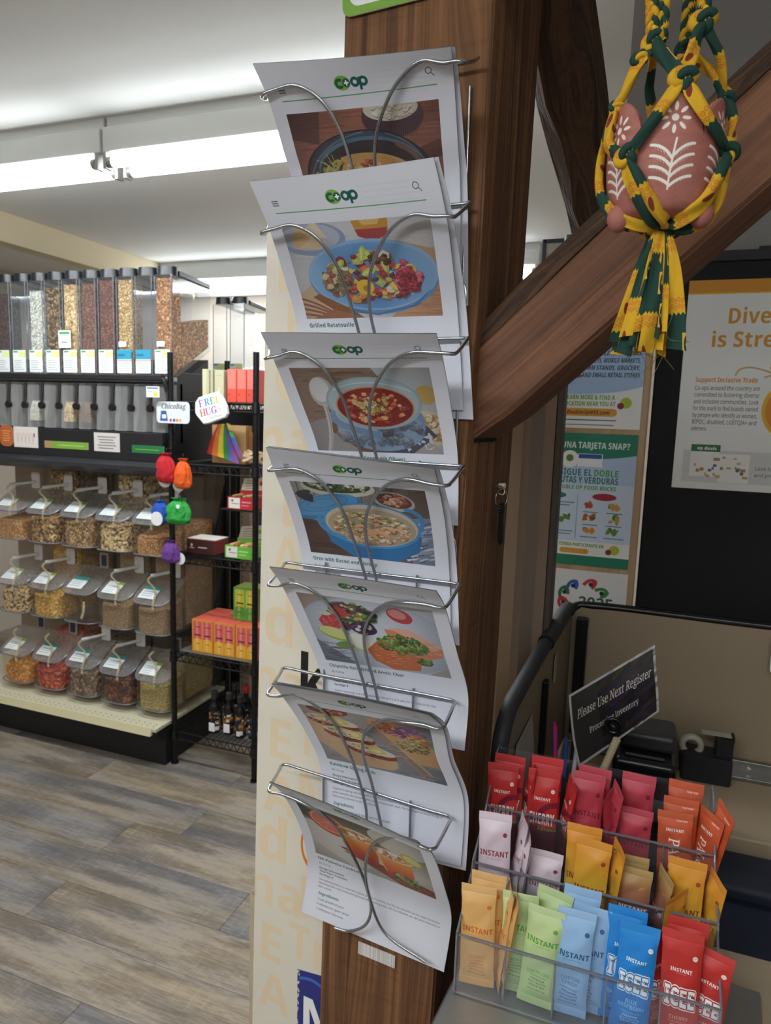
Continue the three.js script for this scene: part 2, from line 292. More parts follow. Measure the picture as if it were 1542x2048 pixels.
    E(370, 262, 305, 172, '#5f93c8'); E(370, 248, 303, 166, '#8fbbe4'); E(370, 252, 290, 155, rad(370, 270, 60, 300, '#4f86c0', '#6da3d8', '#86b7e3')); poly([[90, 330], [200, 395], [370, 430], [540, 395], [640, 320], [560, 400], [370, 438], [180, 405]], '#3f74ad');
    chunks(r, 150, 365, 262, 215, 112, ['#b8323a', '#8d2733', '#e2b036', '#f0cf5a', '#7d8c3c', '#b9c266', '#5a2a3c', '#d9604a', '#e8e0b8', '#6d4a33', '#c24458', '#d8903a'], 13, 30);
    chunks(r, 60, 200, 270, 60, 70, ['#5b4a35', '#7c6a4b', '#8c7656', '#cdbb8a', '#9c4f44'], 12, 24); chunks(r, 50, 540, 275, 55, 60, ['#8c1f30', '#b83040', '#6a1a2c', '#d8596a'], 12, 26);
    E(330, 305, 42, 36, '#f1c631'); E(336, 312, 18, 14, '#c07f22'); for (const [x, y, a] of [[345, 150, 0.2], [380, 165, -0.5], [225, 200, 0.8], [360, 235, 1.2], [440, 205, -0.2]]) { E(x, y, 17, 36, '#bccb58', a); E(x - 4, y, 7, 30, '#dbe38c', a); }
    chunks(r, 14, 420, 175, 60, 30, ['#2e2a22', '#4b3420', '#7a4a28'], 10, 20);
    poly([[60, 345], [95, 330], [230, 400], [300, 447], [210, 447]], '#8a4f2c'); for (let i = 0; i < 4; i++) curve(0, 352 + i * 24, 60, 366 + i * 22, 165, 428 + i * 7, '#96573a', 10); poly([[150, 405], [310, 447], [40, 447]], '#9c5f3e');
  },
  (g, r) => { // red soup in a blue pot
    const { E, Rr, poly, line, curve, grad, rad, chunks, noise } = painter(g);
    g.fillStyle = grad(0, 0, W4, H4, '#8d7260', '#7c614e', '#b9b6b4'); g.fillRect(0, 0, W4, H4); noise(r, 90, 0, 0, 400, 300, ['rgba(50,30,20,.25)', 'rgba(190,150,120,.22)'], 60, 240, 8);
    poly([[400, 0], [670, 0], [670, 447], [560, 300]], '#b8bcbe'); poly([[0, 300], [140, 260], [330, 447], [0, 447]], '#8f8b8a'); poly([[120, 290], [420, 447], [250, 447], [90, 330]], '#6b4a38');
    E(125, 130, 62, 82, '#b4b4b0', 0.15); E(118, 120, 48, 66, '#dedede', 0.15); curve(120, 210, 120, 320, 70, 447, '#c3c3c0', 22); curve(124, 210, 124, 320, 76, 447, '#8f8f8c', 5);
    E(640, 320, 120, 80, '#ddc9a2', 0.4); chunks(r, 60, 640, 315, 90, 60, ['#efe0bd', '#c99d5c', '#e4d0a4', '#b7833f'], 9, 22); E(630, 150, 50, 50, '#c9a24f'); E(520, 90, 70, 60, '#a9bfca', 0, 20);
    poly([[330, 430], [600, 300], [650, 360], [520, 447], [330, 447]], '#3c4254'); for (let i = 0; i < 34; i++) E(380 + r() * 240, 350 + r() * 80, 6 + r() * 12, 3 + r() * 5, '#d8dce4', r() * 3);
    E(375, 290, 230, 150, '#6f8fae'); E(370, 330, 225, 110, '#7c9ab8'); chunks(r, 60, 370, 330, 210, 80, ['rgba(150,180,205,.35)', 'rgba(80,110,145,.3)'], 14, 40); E(370, 190, 236, 140, '#94aebc'); E(370, 185, 222, 126, '#aabfc6'); curve(150, 250, 110, 320, 360, 355, '#6f8fb4', 34); curve(165, 245, 150, 300, 350, 336, '#a5bccb', 8);
    E(372, 212, 196, 108, '#c8906a'); E(372, 214, 188, 102, '#7a1a16'); E(372, 214, 184, 98, rad(350, 210, 10, 190, '#a8362a', '#8e2219', '#6c1411'));
    chunks(r, 120, 372, 216, 160, 78, ['#b8402c', '#d98a54', '#93231c', '#c95a3a', '#e0b070', '#7c1a18'], 7, 20); chunks(r, 34, 360, 205, 70, 44, ['#e9d49a', '#d9b04a', '#f0e3b8', '#c98f4c'], 9, 18);
    for (let i = 0; i < 140; i++) { const x = 360 + (r() - 0.5) * 150, y = 215 + (r() - 0.5) * 95; line([[x, y], [x + (r() - 0.5) * 20, y + (r() - 0.5) * 14]], ['#4d5e2a', '#2f3d20', '#7d7440'][Math.floor(r() * 3)], 2.5); }
    curve(190, 120, 370, 40, 560, 130, 'rgba(225,238,240,.6)', 7);
  },
  (g, r) => { // orzo in a blue oval pot
    const { E, Rr, poly, line, curve, grad, rad, chunks, noise } = painter(g);
    g.fillStyle = grad(0, 0, W4, H4, '#a9a6a2', '#8f8a86', '#5c4a40', '#6b645e'); g.fillRect(0, 0, W4, H4); for (let i = 0; i < 9; i++) Rr(30 + i * 80, 60, 8, 160, 'rgba(70,66,64,.6)', 0.05);
    poly([[0, 220], [260, 300], [430, 447], [0, 447]], '#4c352a'); noise(r, 60, 0, 250, 300, 190, ['rgba(20,10,8,.35)', 'rgba(130,90,70,.3)'], 60, 200, 6);
    E(240, 20, 190, 60, '#d4d2c6'); E(240, 8, 170, 48, '#32481f'); chunks(r, 60, 240, 10, 150, 36, ['#2f4a1e', '#4f7030', '#a9b98a', '#e0e4d2', '#1e2f14'], 9, 20);
    E(510, 85, 100, 58, '#c7bcb0', 0.15); E(510, 80, 86, 44, '#5d2f26', 0.15); chunks(r, 44, 510, 78, 66, 32, ['#c26a4a', '#dfa07c', '#9a4330', '#e7bca0'], 9, 16);
    poly([[520, 190], [670, 170], [670, 447], [560, 447], [520, 330]], '#7b8ca8'); for (let i = 0; i < 90; i++) Rr(530 + r() * 140, 200 + r() * 240, 20 + r() * 30, 7, ['#dfe6ee', '#41557c', '#a9b8cc'][Math.floor(r() * 3)], -0.5 + r() * 0.3);
    E(150, 150, 200, 70, '#2f78b8', -0.28); E(145, 138, 190, 60, '#4f9ad2', -0.28); E(140, 130, 140, 42, '#3c86c2', -0.28, 8); E(140, 130, 90, 26, '#3c86c2', -0.28, 8); poly([[10, 95], [60, 60], [100, 80], [90, 130], [50, 120]], '#20262e'); E(50, 70, 46, 16, '#2a3038', -0.3);
    E(365, 300, 250, 150, '#1f6cb0'); poly([[118, 270], [130, 370], [250, 447], [480, 447], [600, 380], [612, 270]], '#2173b6'); E(365, 248, 252, 138, '#3f93d2'); E(365, 246, 238, 126, '#cfc4b0'); E(365, 256, 226, 112, '#b5a286');
    curve(100, 215, 70, 300, 210, 340, '#3a8fd0', 26); curve(560, 130, 660, 150, 615, 250, '#3a8fd0', 22);
    chunks(r, 210, 365, 262, 200, 96, ['#e6d2a2', '#f0e2bc', '#d6b87a', '#c98a5a', '#efdcae', '#a85a3c', '#ecd8a8', '#7d8f3c', '#e8a878'], 7, 20, 0.6); chunks(r, 36, 360, 250, 170, 80, ['#5f8530', '#7da044', '#466a24'], 6, 11); for (let i = 0; i < 8; i++) { const x = 260 + r() * 230, y = 240 + r() * 70; curve(x, y, x + 34, y - 26, x + 62, y + 10, '#eda070', 15); curve(x, y - 3, x + 34, y - 29, x + 58, y + 4, '#f6cbae', 4); }
  },
  (g, r) => { // char with green topping and salad
    const { E, Rr, poly, line, curve, grad, rad, chunks, noise } = painter(g);
    g.fillStyle = grad(0, 0, W4, H4, '#a58e7c', '#c5cdd8', '#cfd6e0'); g.fillRect(0, 0, W4, H4); E(350, 230, 400, 240, '#b4c2d4'); E(350, 220, 380, 222, rad(340, 210, 40, 380, '#d7dee8', '#c5d0de', '#b0bfd2'));
    poly([[0, 300], [190, 447], [0, 447]], '#6e7888'); poly([[560, 447], [670, 380], [670, 447]], '#b8b2a4'); noise(r, 40, 0, 320, 150, 120, ['rgba(40,50,70,.5)'], 20, 90, 4);
    chunks(r, 110, 250, 110, 120, 85, ['#2f5a28', '#3e7a34', '#5b2a4a', '#3c1e38', '#6b9a3e', '#2a1c30', '#8a3a58', '#24481f'], 12, 34); chunks(r, 30, 230, 110, 90, 60, ['#c89a68', '#e0c498', '#b04a3a'], 7, 15); E(290, 190, 70, 40, '#332040'); chunks(r, 24, 285, 185, 60, 36, ['#4a2c54', '#2a1836', '#dcd8e0'], 9, 18);
    poly([[60, 170], [110, 110], [180, 130], [205, 185], [150, 215], [70, 205]], '#c8303a'); for (let i = 0; i < 34; i++) E(80 + r() * 110, 140 + r() * 60, 2, 3, '#f0b0a0'); E(110, 120, 30, 14, '#d6dcb4'); E(190, 95, 48, 30, '#b8403c', 0.4); E(500, 70, 62, 46, '#c03440', 0.3); E(490, 60, 44, 30, '#e08a84', 0.3);
    E(130, 250, 95, 42, '#9cb440', 0.2); E(125, 244, 84, 33, '#d8e08a', 0.2); E(160, 320, 60, 24, '#5f8f3a', -0.2); E(255, 290, 76, 58, '#dfe8c8', 0.5); E(248, 284, 62, 48, '#f0f3e2', 0.5); curve(200, 330, 260, 370, 340, 330, '#b9cc66', 12);
    poly([[270, 330], [360, 240], [560, 320], [520, 430], [380, 446], [290, 400]], '#cf6a38'); poly([[400, 170], [560, 180], [670, 260], [660, 310], [560, 350], [420, 270]], '#e08a60'); poly([[420, 160], [520, 150], [668, 240], [640, 270]], '#efb49a'); noise(r, 150, 300, 290, 240, 130, ['rgba(240,180,130,.5)', 'rgba(150,60,20,.4)', 'rgba(250,220,190,.4)'], 6, 26, 4); noise(r, 40, 520, 210, 130, 90, ['rgba(250,220,200,.6)', 'rgba(180,80,50,.4)'], 10, 40, 4);
    chunks(r, 190, 470, 262, 130, 62, ['#3e6a24', '#5a8a30', '#78a43e', '#2c4f1c', '#8fb850', '#476f28'], 7, 16); chunks(r, 30, 560, 360, 40, 22, ['#3e6a24', '#6f9a3a', '#2c4f1c'], 6, 12);
  },
  (g, r) => { // spring rolls on a board
    const { E, Rr, poly, line, curve, grad, rad, chunks, noise } = painter(g);
    g.fillStyle = grad(0, 0, W4, H4, '#b4aca0', '#8d9094', '#6f757c'); g.fillRect(0, 0, W4, H4); noise(r, 90, 0, 0, W4, H4, ['rgba(60,66,74,.3)', 'rgba(210,214,218,.3)'], 20, 140, 9);
    poly([[0, 90], [200, 60], [420, 330], [380, 430], [160, 447], [0, 300]], '#d9b38a'); E(350, 360, 80, 70, '#d5ab80', 0.4); poly([[350, 20], [470, 0], [670, 180], [670, 330], [560, 330]], '#cfa067'); E(150, 15, 110, 40, '#7a3426'); chunks(r, 30, 150, 10, 90, 28, ['#b85a38', '#5a281c', '#d58a58'], 8, 18);
    chunks(r, 90, 520, 80, 120, 50, ['#7a3a7c', '#a85aa0', '#5b2a62', '#c98ac0', '#8d4a92'], 8, 22, 0.4); chunks(r, 60, 430, 70, 60, 50, ['#e07a2c', '#d45a24', '#f0a050'], 6, 20, 0.4); chunks(r, 60, 600, 140, 60, 40, ['#e0b040', '#d8502c', '#e87a3a', '#f0d068'], 8, 20, 0.5); chunks(r, 160, 560, 190, 90, 50, ['#8d8a48', '#b5b070', '#66642f', '#d2cc96', '#4d4d28'], 5, 14, 0.4);
    for (const [x, y] of [[150, 110], [210, 200], [300, 300]]) { E(x, y + 12, 140, 44, '#8a3a2a', 0.12); chunks(r, 40, x, y + 14, 120, 24, ['#b0442c', '#7a2c24', '#d8703c', '#5a2436'], 8, 16); E(x, y - 10, 136, 34, '#e6d9c8', 0.12); E(x, y - 14, 90, 26, '#d8cf62', 0.12); E(x + 6, y - 12, 54, 18, '#eee69a', 0.12); chunks(r, 18, x - 60, y - 6, 70, 24, ['#f0ece2', '#8a9a4a', '#c95a7a'], 7, 14); }
    line([[330, 60], [560, 430]], '#c58a4e', 15); line([[365, 50], [600, 400]], '#d9a263', 14); line([[330, 60], [560, 430]], 'rgba(90,50,20,.4)', 3);
  },
  (g, r) => { // orange cocktails on a tray
    const { E, Rr, poly, line, curve, grad, rad, chunks, noise } = painter(g);
    g.fillStyle = grad(0, 0, 0, H4, '#4c4a34', '#8d8574', '#c9c4bc', '#a9a49c'); g.fillRect(0, 0, W4, H4); E(60, 60, 120, 70, '#3a3a26'); E(540, 60, 160, 90, '#c8c6ba'); poly([[0, 150], [150, 130], [330, 400], [230, 447], [0, 330]], '#cfcbc6');
    E(150, 120, 112, 92, '#b8442e', 0.35); E(146, 112, 92, 74, '#d8604a', 0.35); E(146, 112, 92, 74, '#e8b09a', 0.35, 8); for (let i = 0; i < 10; i++) line([[146, 112], [146 + Math.cos(i * 0.63) * 80, 112 + Math.sin(i * 0.63) * 64]], '#e9a08c', 3);
    poly([[180, 330], [670, 447], [670, 380], [300, 300]], '#7a3424'); poly([[160, 300], [240, 285], [670, 400], [670, 447], [500, 447]], '#8d422c');
    const glass = (x, y, s) => { poly([[x - 110 * s, y], [x + 110 * s, y], [x + 95 * s, y + 190 * s], [x - 60 * s, y + 200 * s]], grad(0, y, 0, y + 200 * s, '#e2b46a', '#e08a3a', '#cf5a2a', '#b8402a')); E(x + 18 * s, y + 192 * s, 80 * s, 22 * s, '#b0402a'); E(x, y, 112 * s, 40 * s, '#d8c7a8'); E(x, y + 4, 100 * s, 32 * s, '#d99a52'); chunks(r, 24, x, y, 80 * s, 24 * s, ['#efe4d0', '#c98a50', '#f3ead8', '#b06a3a'], 10, 22); E(x, y, 112 * s, 40 * s, 'rgba(255,250,240,.6)', 0, 5); curve(x - 90 * s, y + 30, x - 80 * s, y + 110, x - 60 * s, y + 170 * s, 'rgba(255,235,200,.5)', 9); };
    glass(290, 130, 1); glass(480, 190, 0.95); E(590, 160, 60, 40, '#b8b04a', 0.4); E(590, 160, 46, 28, '#d8d488', 0.4);
    for (let i = 0; i < 46; i++) E(470 + r() * 130, 350 + r() * 60, 9 + r() * 14, 5 + r() * 6, ['#4a6a30', '#6f8f44', '#2f4a22', '#98a86a'][Math.floor(r() * 4)], r() * 3);
  },
];
const GREEN = '#1f5d4c';
const pageText = [
  ['Creamy Bean Curry', '', '', []],
  ['Grilled Ratatouille', 'Total Time: 35 minutes', 'Servings: 6', []],
  ['Solyanka (Kielbasa Soup with Olives)', 'Total Time: 50 minutes', 'Servings: 6', []],
  ['Orzo with Bacon and Shrimp', 'Total Time: 35 minutes', 'Servings: 4', ['This is a simple dish, easy enough for a weeknight.']],
  ['Chipotle-lime Grilled Arctic Char', 'Total Time: 1 1/2 hours, 30 minutes active', 'Servings: 4', ['Simple seasonings and a few minutes on the grill is all it takes for this tasty Arctic char.']],
  ['Rainbow Spring Rolls', 'Total Time: 25 minutes', 'Servings: 4-6', ['Vegetarian spring rolls filled with a colorful assortment of shredded cabbage, orange carrots,', 'green avocado and sprouts make a perfect hand-held salad. The hoisin peanut sauce brings a', 'little savory richness to the crunchy rolls.'], '1 teaspoon lemon juice (plus more for avocado)'],
  ['NA Paloma Cocktail', 'Total Time: 5 minutes', 'Servings: 4', ['The traditional Paloma is made with tequila, grapefruit and lime, but this non-alcoholic version skips the tequila.', 'Sweetened with a little honey and lightened with sparkling water, this is a refresher you can serve at brunch or', 'after school.'], '2 cups grapefruit juice', '2 tablespoons agave nectar', '1 tablespoon lime juice'],
];
function coopLogo(g, x, y, s) {
  g.save(); g.translate(x, y); g.scale(s, s); g.rotate(-0.02);
  g.fillStyle = '#7db241'; g.beginPath(); g.ellipse(0, 0, 27, 22, 0, 0, 6.3); g.fill();
  g.strokeStyle = '#14594c'; g.lineWidth = 8.5;
  g.beginPath(); g.arc(-9, 1, 11, 0.75, 5.5); g.stroke();
  g.beginPath(); g.arc(14, 1, 13, 0, 6.3); g.fillStyle = '#14594c'; g.fill(); g.fillStyle = '#fff'; g.fillRect(6, -1.5, 16, 5); g.fillRect(11.5, -7, 5, 16);
  g.beginPath(); g.arc(43, 1, 11, 0, 6.3); g.stroke();
  g.beginPath(); g.arc(71, 1, 11, 0, 6.3); g.stroke(); g.beginPath(); g.moveTo(60, -12); g.lineTo(60, 26); g.stroke();
  g.restore();
}
function pageTex(i) {
  return canvasTex(PW, PH, (g) => {
    const r = rng(100 + i), [title, time, serv, body, ...ing] = pageText[i];
    g.fillStyle = '#d6d7df'; g.fillRect(0, 0, PW, PH);
    g.globalAlpha = 0.05; g.fillStyle = '#667'; // print showing through from the back
    for (let k = 0; k < 9; k++) g.fillRect(470 + r() * 40, 60 + k * 22 + (k > 4 ? 560 : 0), 190 + r() * 90, 6);
    g.globalAlpha = 1;
    g.fillStyle = '#4a4d55'; for (let k = 0; k < 3; k++) g.fillRect(62, 88 + k * 9, 30, 4);
    coopLogo(g, 352, 92, 1.3);
    g.strokeStyle = '#4a4d55'; g.lineWidth = 3; g.beginPath(); g.arc(718, 84, 12, 0, 6.3); g.moveTo(727, 93); g.lineTo(740, 106); g.stroke();
    g.fillStyle = '#58945a'; g.fillRect(62, 138, 686, 4);
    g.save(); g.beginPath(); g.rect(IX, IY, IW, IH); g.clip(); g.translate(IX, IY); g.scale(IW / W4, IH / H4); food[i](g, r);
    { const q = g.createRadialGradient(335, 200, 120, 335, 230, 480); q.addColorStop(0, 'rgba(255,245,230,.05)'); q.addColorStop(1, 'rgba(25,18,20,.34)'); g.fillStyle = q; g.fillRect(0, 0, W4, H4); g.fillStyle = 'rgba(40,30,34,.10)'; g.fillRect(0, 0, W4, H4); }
    g.globalAlpha = 0.07; for (let k = 0; k < 2600; k++) { g.fillStyle = r() > 0.5 ? '#fff' : '#000'; g.fillRect(r() * W4, r() * H4, 3, 3); }
    g.restore();
    g.fillStyle = GREEN; g.font = 'bold 27px sans-serif'; g.fillText(title, 70, 672);
    g.font = '16px sans-serif'; g.fillStyle = '#33363c'; g.fillText('By: Co+op', 74, 706);
    g.font = 'bold 16px sans-serif'; let y = 740; if (time) { g.fillText('Recipe Information', 74, y); g.fillText(time, 74, y + 21); g.fillText(serv, 74, y + 42); y += 74; }
    g.font = '15px sans-serif'; for (const l of body) { g.fillText(l, 72, y, 690); y += 21; }
    if (body.length) { y += 20; g.fillStyle = GREEN; g.font = 'bold 22px sans-serif'; g.fillText('Ingredients', 80, y); y += 30; g.fillStyle = '#33363c'; g.font = '16px sans-serif'; for (const l of ing) { g.fillText(l, 78, y); y += 27; } }
  });
}
function catmull(rows, t) { // rows of equal-length arrays
  const n = rows.length - 1, s = Math.min(Math.max(t, 0), 1) * n, i = Math.min(Math.floor(s), n - 1), f = s - i, g = (k) => rows[Math.max(0, Math.min(n, k))], a = g(i - 1), b = g(i), c = g(i + 1), d = g(i + 2);
  return b.map((_, k) => 0.5 * (2 * b[k] + (c[k] - a[k]) * f + (2 * a[k] - 5 * b[k] + 4 * c[k] - d[k]) * f * f + (3 * b[k] - a[k] - 3 * c[k] + d[k]) * f * f * f));
}
// a sheet: rows run down the page as [xl, yl, xr, yr, zl, zr]; thickness to the back; face carries the print
function sheetGeo(rows, { thick = 0.0012, nu = 10, nv = 30, length = 0.279, bulge = () => 0, fit = false } = {}) {
  const F = [], vv = []; let arc = 0, prev = null;
  for (let j = 0; j <= nv; j++) {
    const q = catmull(rows, j / nv), row = [];
    for (let i = 0; i <= nu; i++) { const u = i / nu; row.push(V(lerp(q[0], q[2], u), lerp(q[1], q[3], u), lerp(q[4], q[5], u) + bulge(u, j / nv))); }
    const mid = row[nu >> 1]; if (prev) arc += mid.distanceTo(prev); prev = mid; vv.push(arc); F.push(row);
  }
  if (fit) length = arc;
  const N = F.map((row, j) => row.map((p, i) => { const a = F[j][Math.min(i + 1, nu)].clone().sub(F[j][Math.max(i - 1, 0)]), b = F[Math.max(j - 1, 0)][i].clone().sub(F[Math.min(j + 1, nv)][i]); return a.cross(b).normalize(); }));
  const B = F.map((row, j) => row.map((p, i) => p.clone().addScaledVector(N[j][i], -thick)));
  const pos = [], uv = [], nor = [], idx = [], back = [], at = (j, i) => j * (nu + 1) + i;
  for (const [G, s] of [[F, 1], [B, -1]]) for (let j = 0; j <= nv; j++) for (let i = 0; i <= nu; i++) { pos.push(...G[j][i].toArray()); nor.push(...N[j][i].clone().multiplyScalar(s).toArray()); uv.push(i / nu, 1 - vv[j] / length); }
  const o = (nu + 1) * (nv + 1);
  for (let j = 0; j < nv; j++) for (let i = 0; i < nu; i++) { const a = at(j, i), b = at(j, i + 1), c = at(j + 1, i + 1), d = at(j + 1, i); idx.push(a, d, c, a, c, b); back.push(o + a, o + c, o + d, o + a, o + b, o + c); }
  const edge = (a, b) => back.push(a, b, o + b, a, o + b, o + a);
  for (let i = 0; i < nu; i++) { edge(at(0, i), at(0, i + 1)); edge(at(nv, i + 1), at(nv, i)); }
  for (let j = 0; j < nv; j++) { edge(at(j + 1, 0), at(j, 0)); edge(at(j, nu), at(j + 1, nu)); }
  const g = new THREE.BufferGeometry(); g.setAttribute('position', new THREE.Float32BufferAttribute(pos, 3)); g.setAttribute('normal', new THREE.Float32BufferAttribute(nor, 3)); g.setAttribute('uv', new THREE.Float32BufferAttribute(uv, 2)); g.setIndex([...idx, ...back]);
  g.addGroup(0, idx.length, 0); g.addGroup(idx.length, back.length, 1); return g;
}
const pageLabels = ['topmost recipe sheet, bean curry with a lime slice in a dark skillet', 'recipe sheet headed Grilled Ratatouille with a big light blue bowl of vegetables', 'recipe sheet for Solyanka with red soup in a pale blue pot', 'recipe sheet for Orzo with Bacon and Shrimp in a bright blue pot', 'recipe sheet for Chipotle-lime Grilled Arctic Char on a white plate', 'recipe sheet for Rainbow Spring Rolls on a wooden board', 'lowest recipe sheet, orange Paloma cocktails, held by the flared wire ends'];
const pageRows = [
  [[-0.203, 1.973, 0.024, 1.951, 0.112, 0.104], [-0.202, 1.946, 0.017, 1.935, 0.083, 0.075], [-0.209, 1.91, 0.01, 1.892, 0.045, 0.04], [-0.212, 1.865, 0.006, 1.845, 0.014, 0.014], [-0.21, 1.755, 0.009, 1.735, 0.007, 0.008]],
  [[-0.204, 1.851, 0.015, 1.849, 0.116, 0.115], [-0.2, 1.809, 0.018, 1.804, 0.084, 0.084], [-0.206, 1.766, 0.013, 1.762, 0.046, 0.046], [-0.207, 1.707, 0.01, 1.705, 0.012, 0.012], [-0.2, 1.61, 0.019, 1.609, 0.006, 0.008]],
  [[-0.188, 1.688, 0.025, 1.682, 0.115, 0.115], [-0.192, 1.662, 0.021, 1.661, 0.085, 0.085], [-0.195, 1.615, 0.016, 1.619, 0.045, 0.045], [-0.188, 1.55, 0.016, 1.554, 0.011, 0.011], [-0.18, 1.475, 0.019, 1.474, 0.006, 0.008]],
  [[-0.18, 1.559, 0.029, 1.547, 0.115, 0.115], [-0.188, 1.528, 0.022, 1.528, 0.085, 0.085], [-0.193, 1.476, 0.017, 1.479, 0.045, 0.045], [-0.196, 1.412, 0.012, 1.415, 0.011, 0.011], [-0.19, 1.335, 0.017, 1.338, 0.006, 0.009]],
  [[-0.17, 1.421, 0.038, 1.421, 0.12, 0.118], [-0.175, 1.389, 0.037, 1.393, 0.085, 0.085], [-0.171, 1.325, 0.039, 1.333, 0.045, 0.047], [-0.163, 1.256, 0.043, 1.268, 0.011, 0.011], [-0.16, 1.19, 0.041, 1.198, 0.007, 0.009]],
  [[-0.166, 1.279, 0.036, 1.285, 0.119, 0.118], [-0.171, 1.247, 0.04, 1.257, 0.085, 0.085], [-0.166, 1.19, 0.036, 1.2, 0.045, 0.046], [-0.161, 1.122, 0.044, 1.132, 0.011, 0.011], [-0.163, 1.03, 0.044, 1.046, 0.008, 0.01]],
  [[-0.168, 1.154, 0.031, 1.135, 0.12, 0.119], [-0.17, 1.118, 0.034, 1.104, 0.085, 0.085], [-0.169, 1.049, 0.037, 1.035, 0.045, 0.045], [-0.177, 0.972, 0.037, 0.972, 0.014, 0.015], [-0.183, 0.905, 0.032, 0.902, 0.018, 0.02]],
];
{
  pageRows.forEach((rows, i) => {
    const top = rows[4], base = PF(0, top[1], 0);
    const local = rows.map((q) => [q[0], q[1] - top[1], q[2], q[3] - top[1], q[4], q[5]]);
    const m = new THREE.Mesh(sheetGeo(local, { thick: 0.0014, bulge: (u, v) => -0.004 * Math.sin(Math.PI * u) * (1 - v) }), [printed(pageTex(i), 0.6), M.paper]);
    m.name = numbered('recipe_sheet'); m.castShadow = m.receiveShadow = true; m.position.set(...base); m.rotation.y = TH; scene.add(m);
    tag(m, pageLabels[i], 'paper', 'printed recipe sheets in the wire rack');
  });
  // spare sheets that show behind the front ones
  const spare = (i, dx, low, label) => {
    const rows = pageRows[i], b = rows[4];
    const local = rows.map((q, k) => { const f = k / 4, out = k === 4 ? low : 0; return [q[0] + dx * f, q[1] - b[1] - out + 0.0015, q[2] + dx * (0.4 + f), q[3] - b[1] - out + 0.0015, Math.max(q[4] - 0.0042, 0.0025), Math.max(q[5] - 0.0042, 0.0025)]; });
    const m = new THREE.Mesh(sheetGeo(local, { thick: 0.0008, bulge: (u, v) => -0.004 * Math.sin(Math.PI * u) * (1 - v) }), [M.paper, M.paper]);
    m.name = numbered('recipe_sheet'); m.castShadow = m.receiveShadow = true; m.position.set(...PF(0, b[1], 0)); m.rotation.y = TH; scene.add(m);
    tag(m, label, 'paper', 'printed recipe sheets in the wire rack');
  };
  spare(1, 0.008, 0.012, 'plain sheet edge showing lower down behind the Grilled Ratatouille page');
  spare(0, 0.006, 0.01, 'plain sheet peeping out behind the topmost skillet recipe page');
  spare(3, 0.007, 0.012, 'plain sheet edge showing behind the Orzo recipe page');
  spare(5, 0.004, 0.008, 'second sheet showing as a double edge behind the spring rolls page');
}
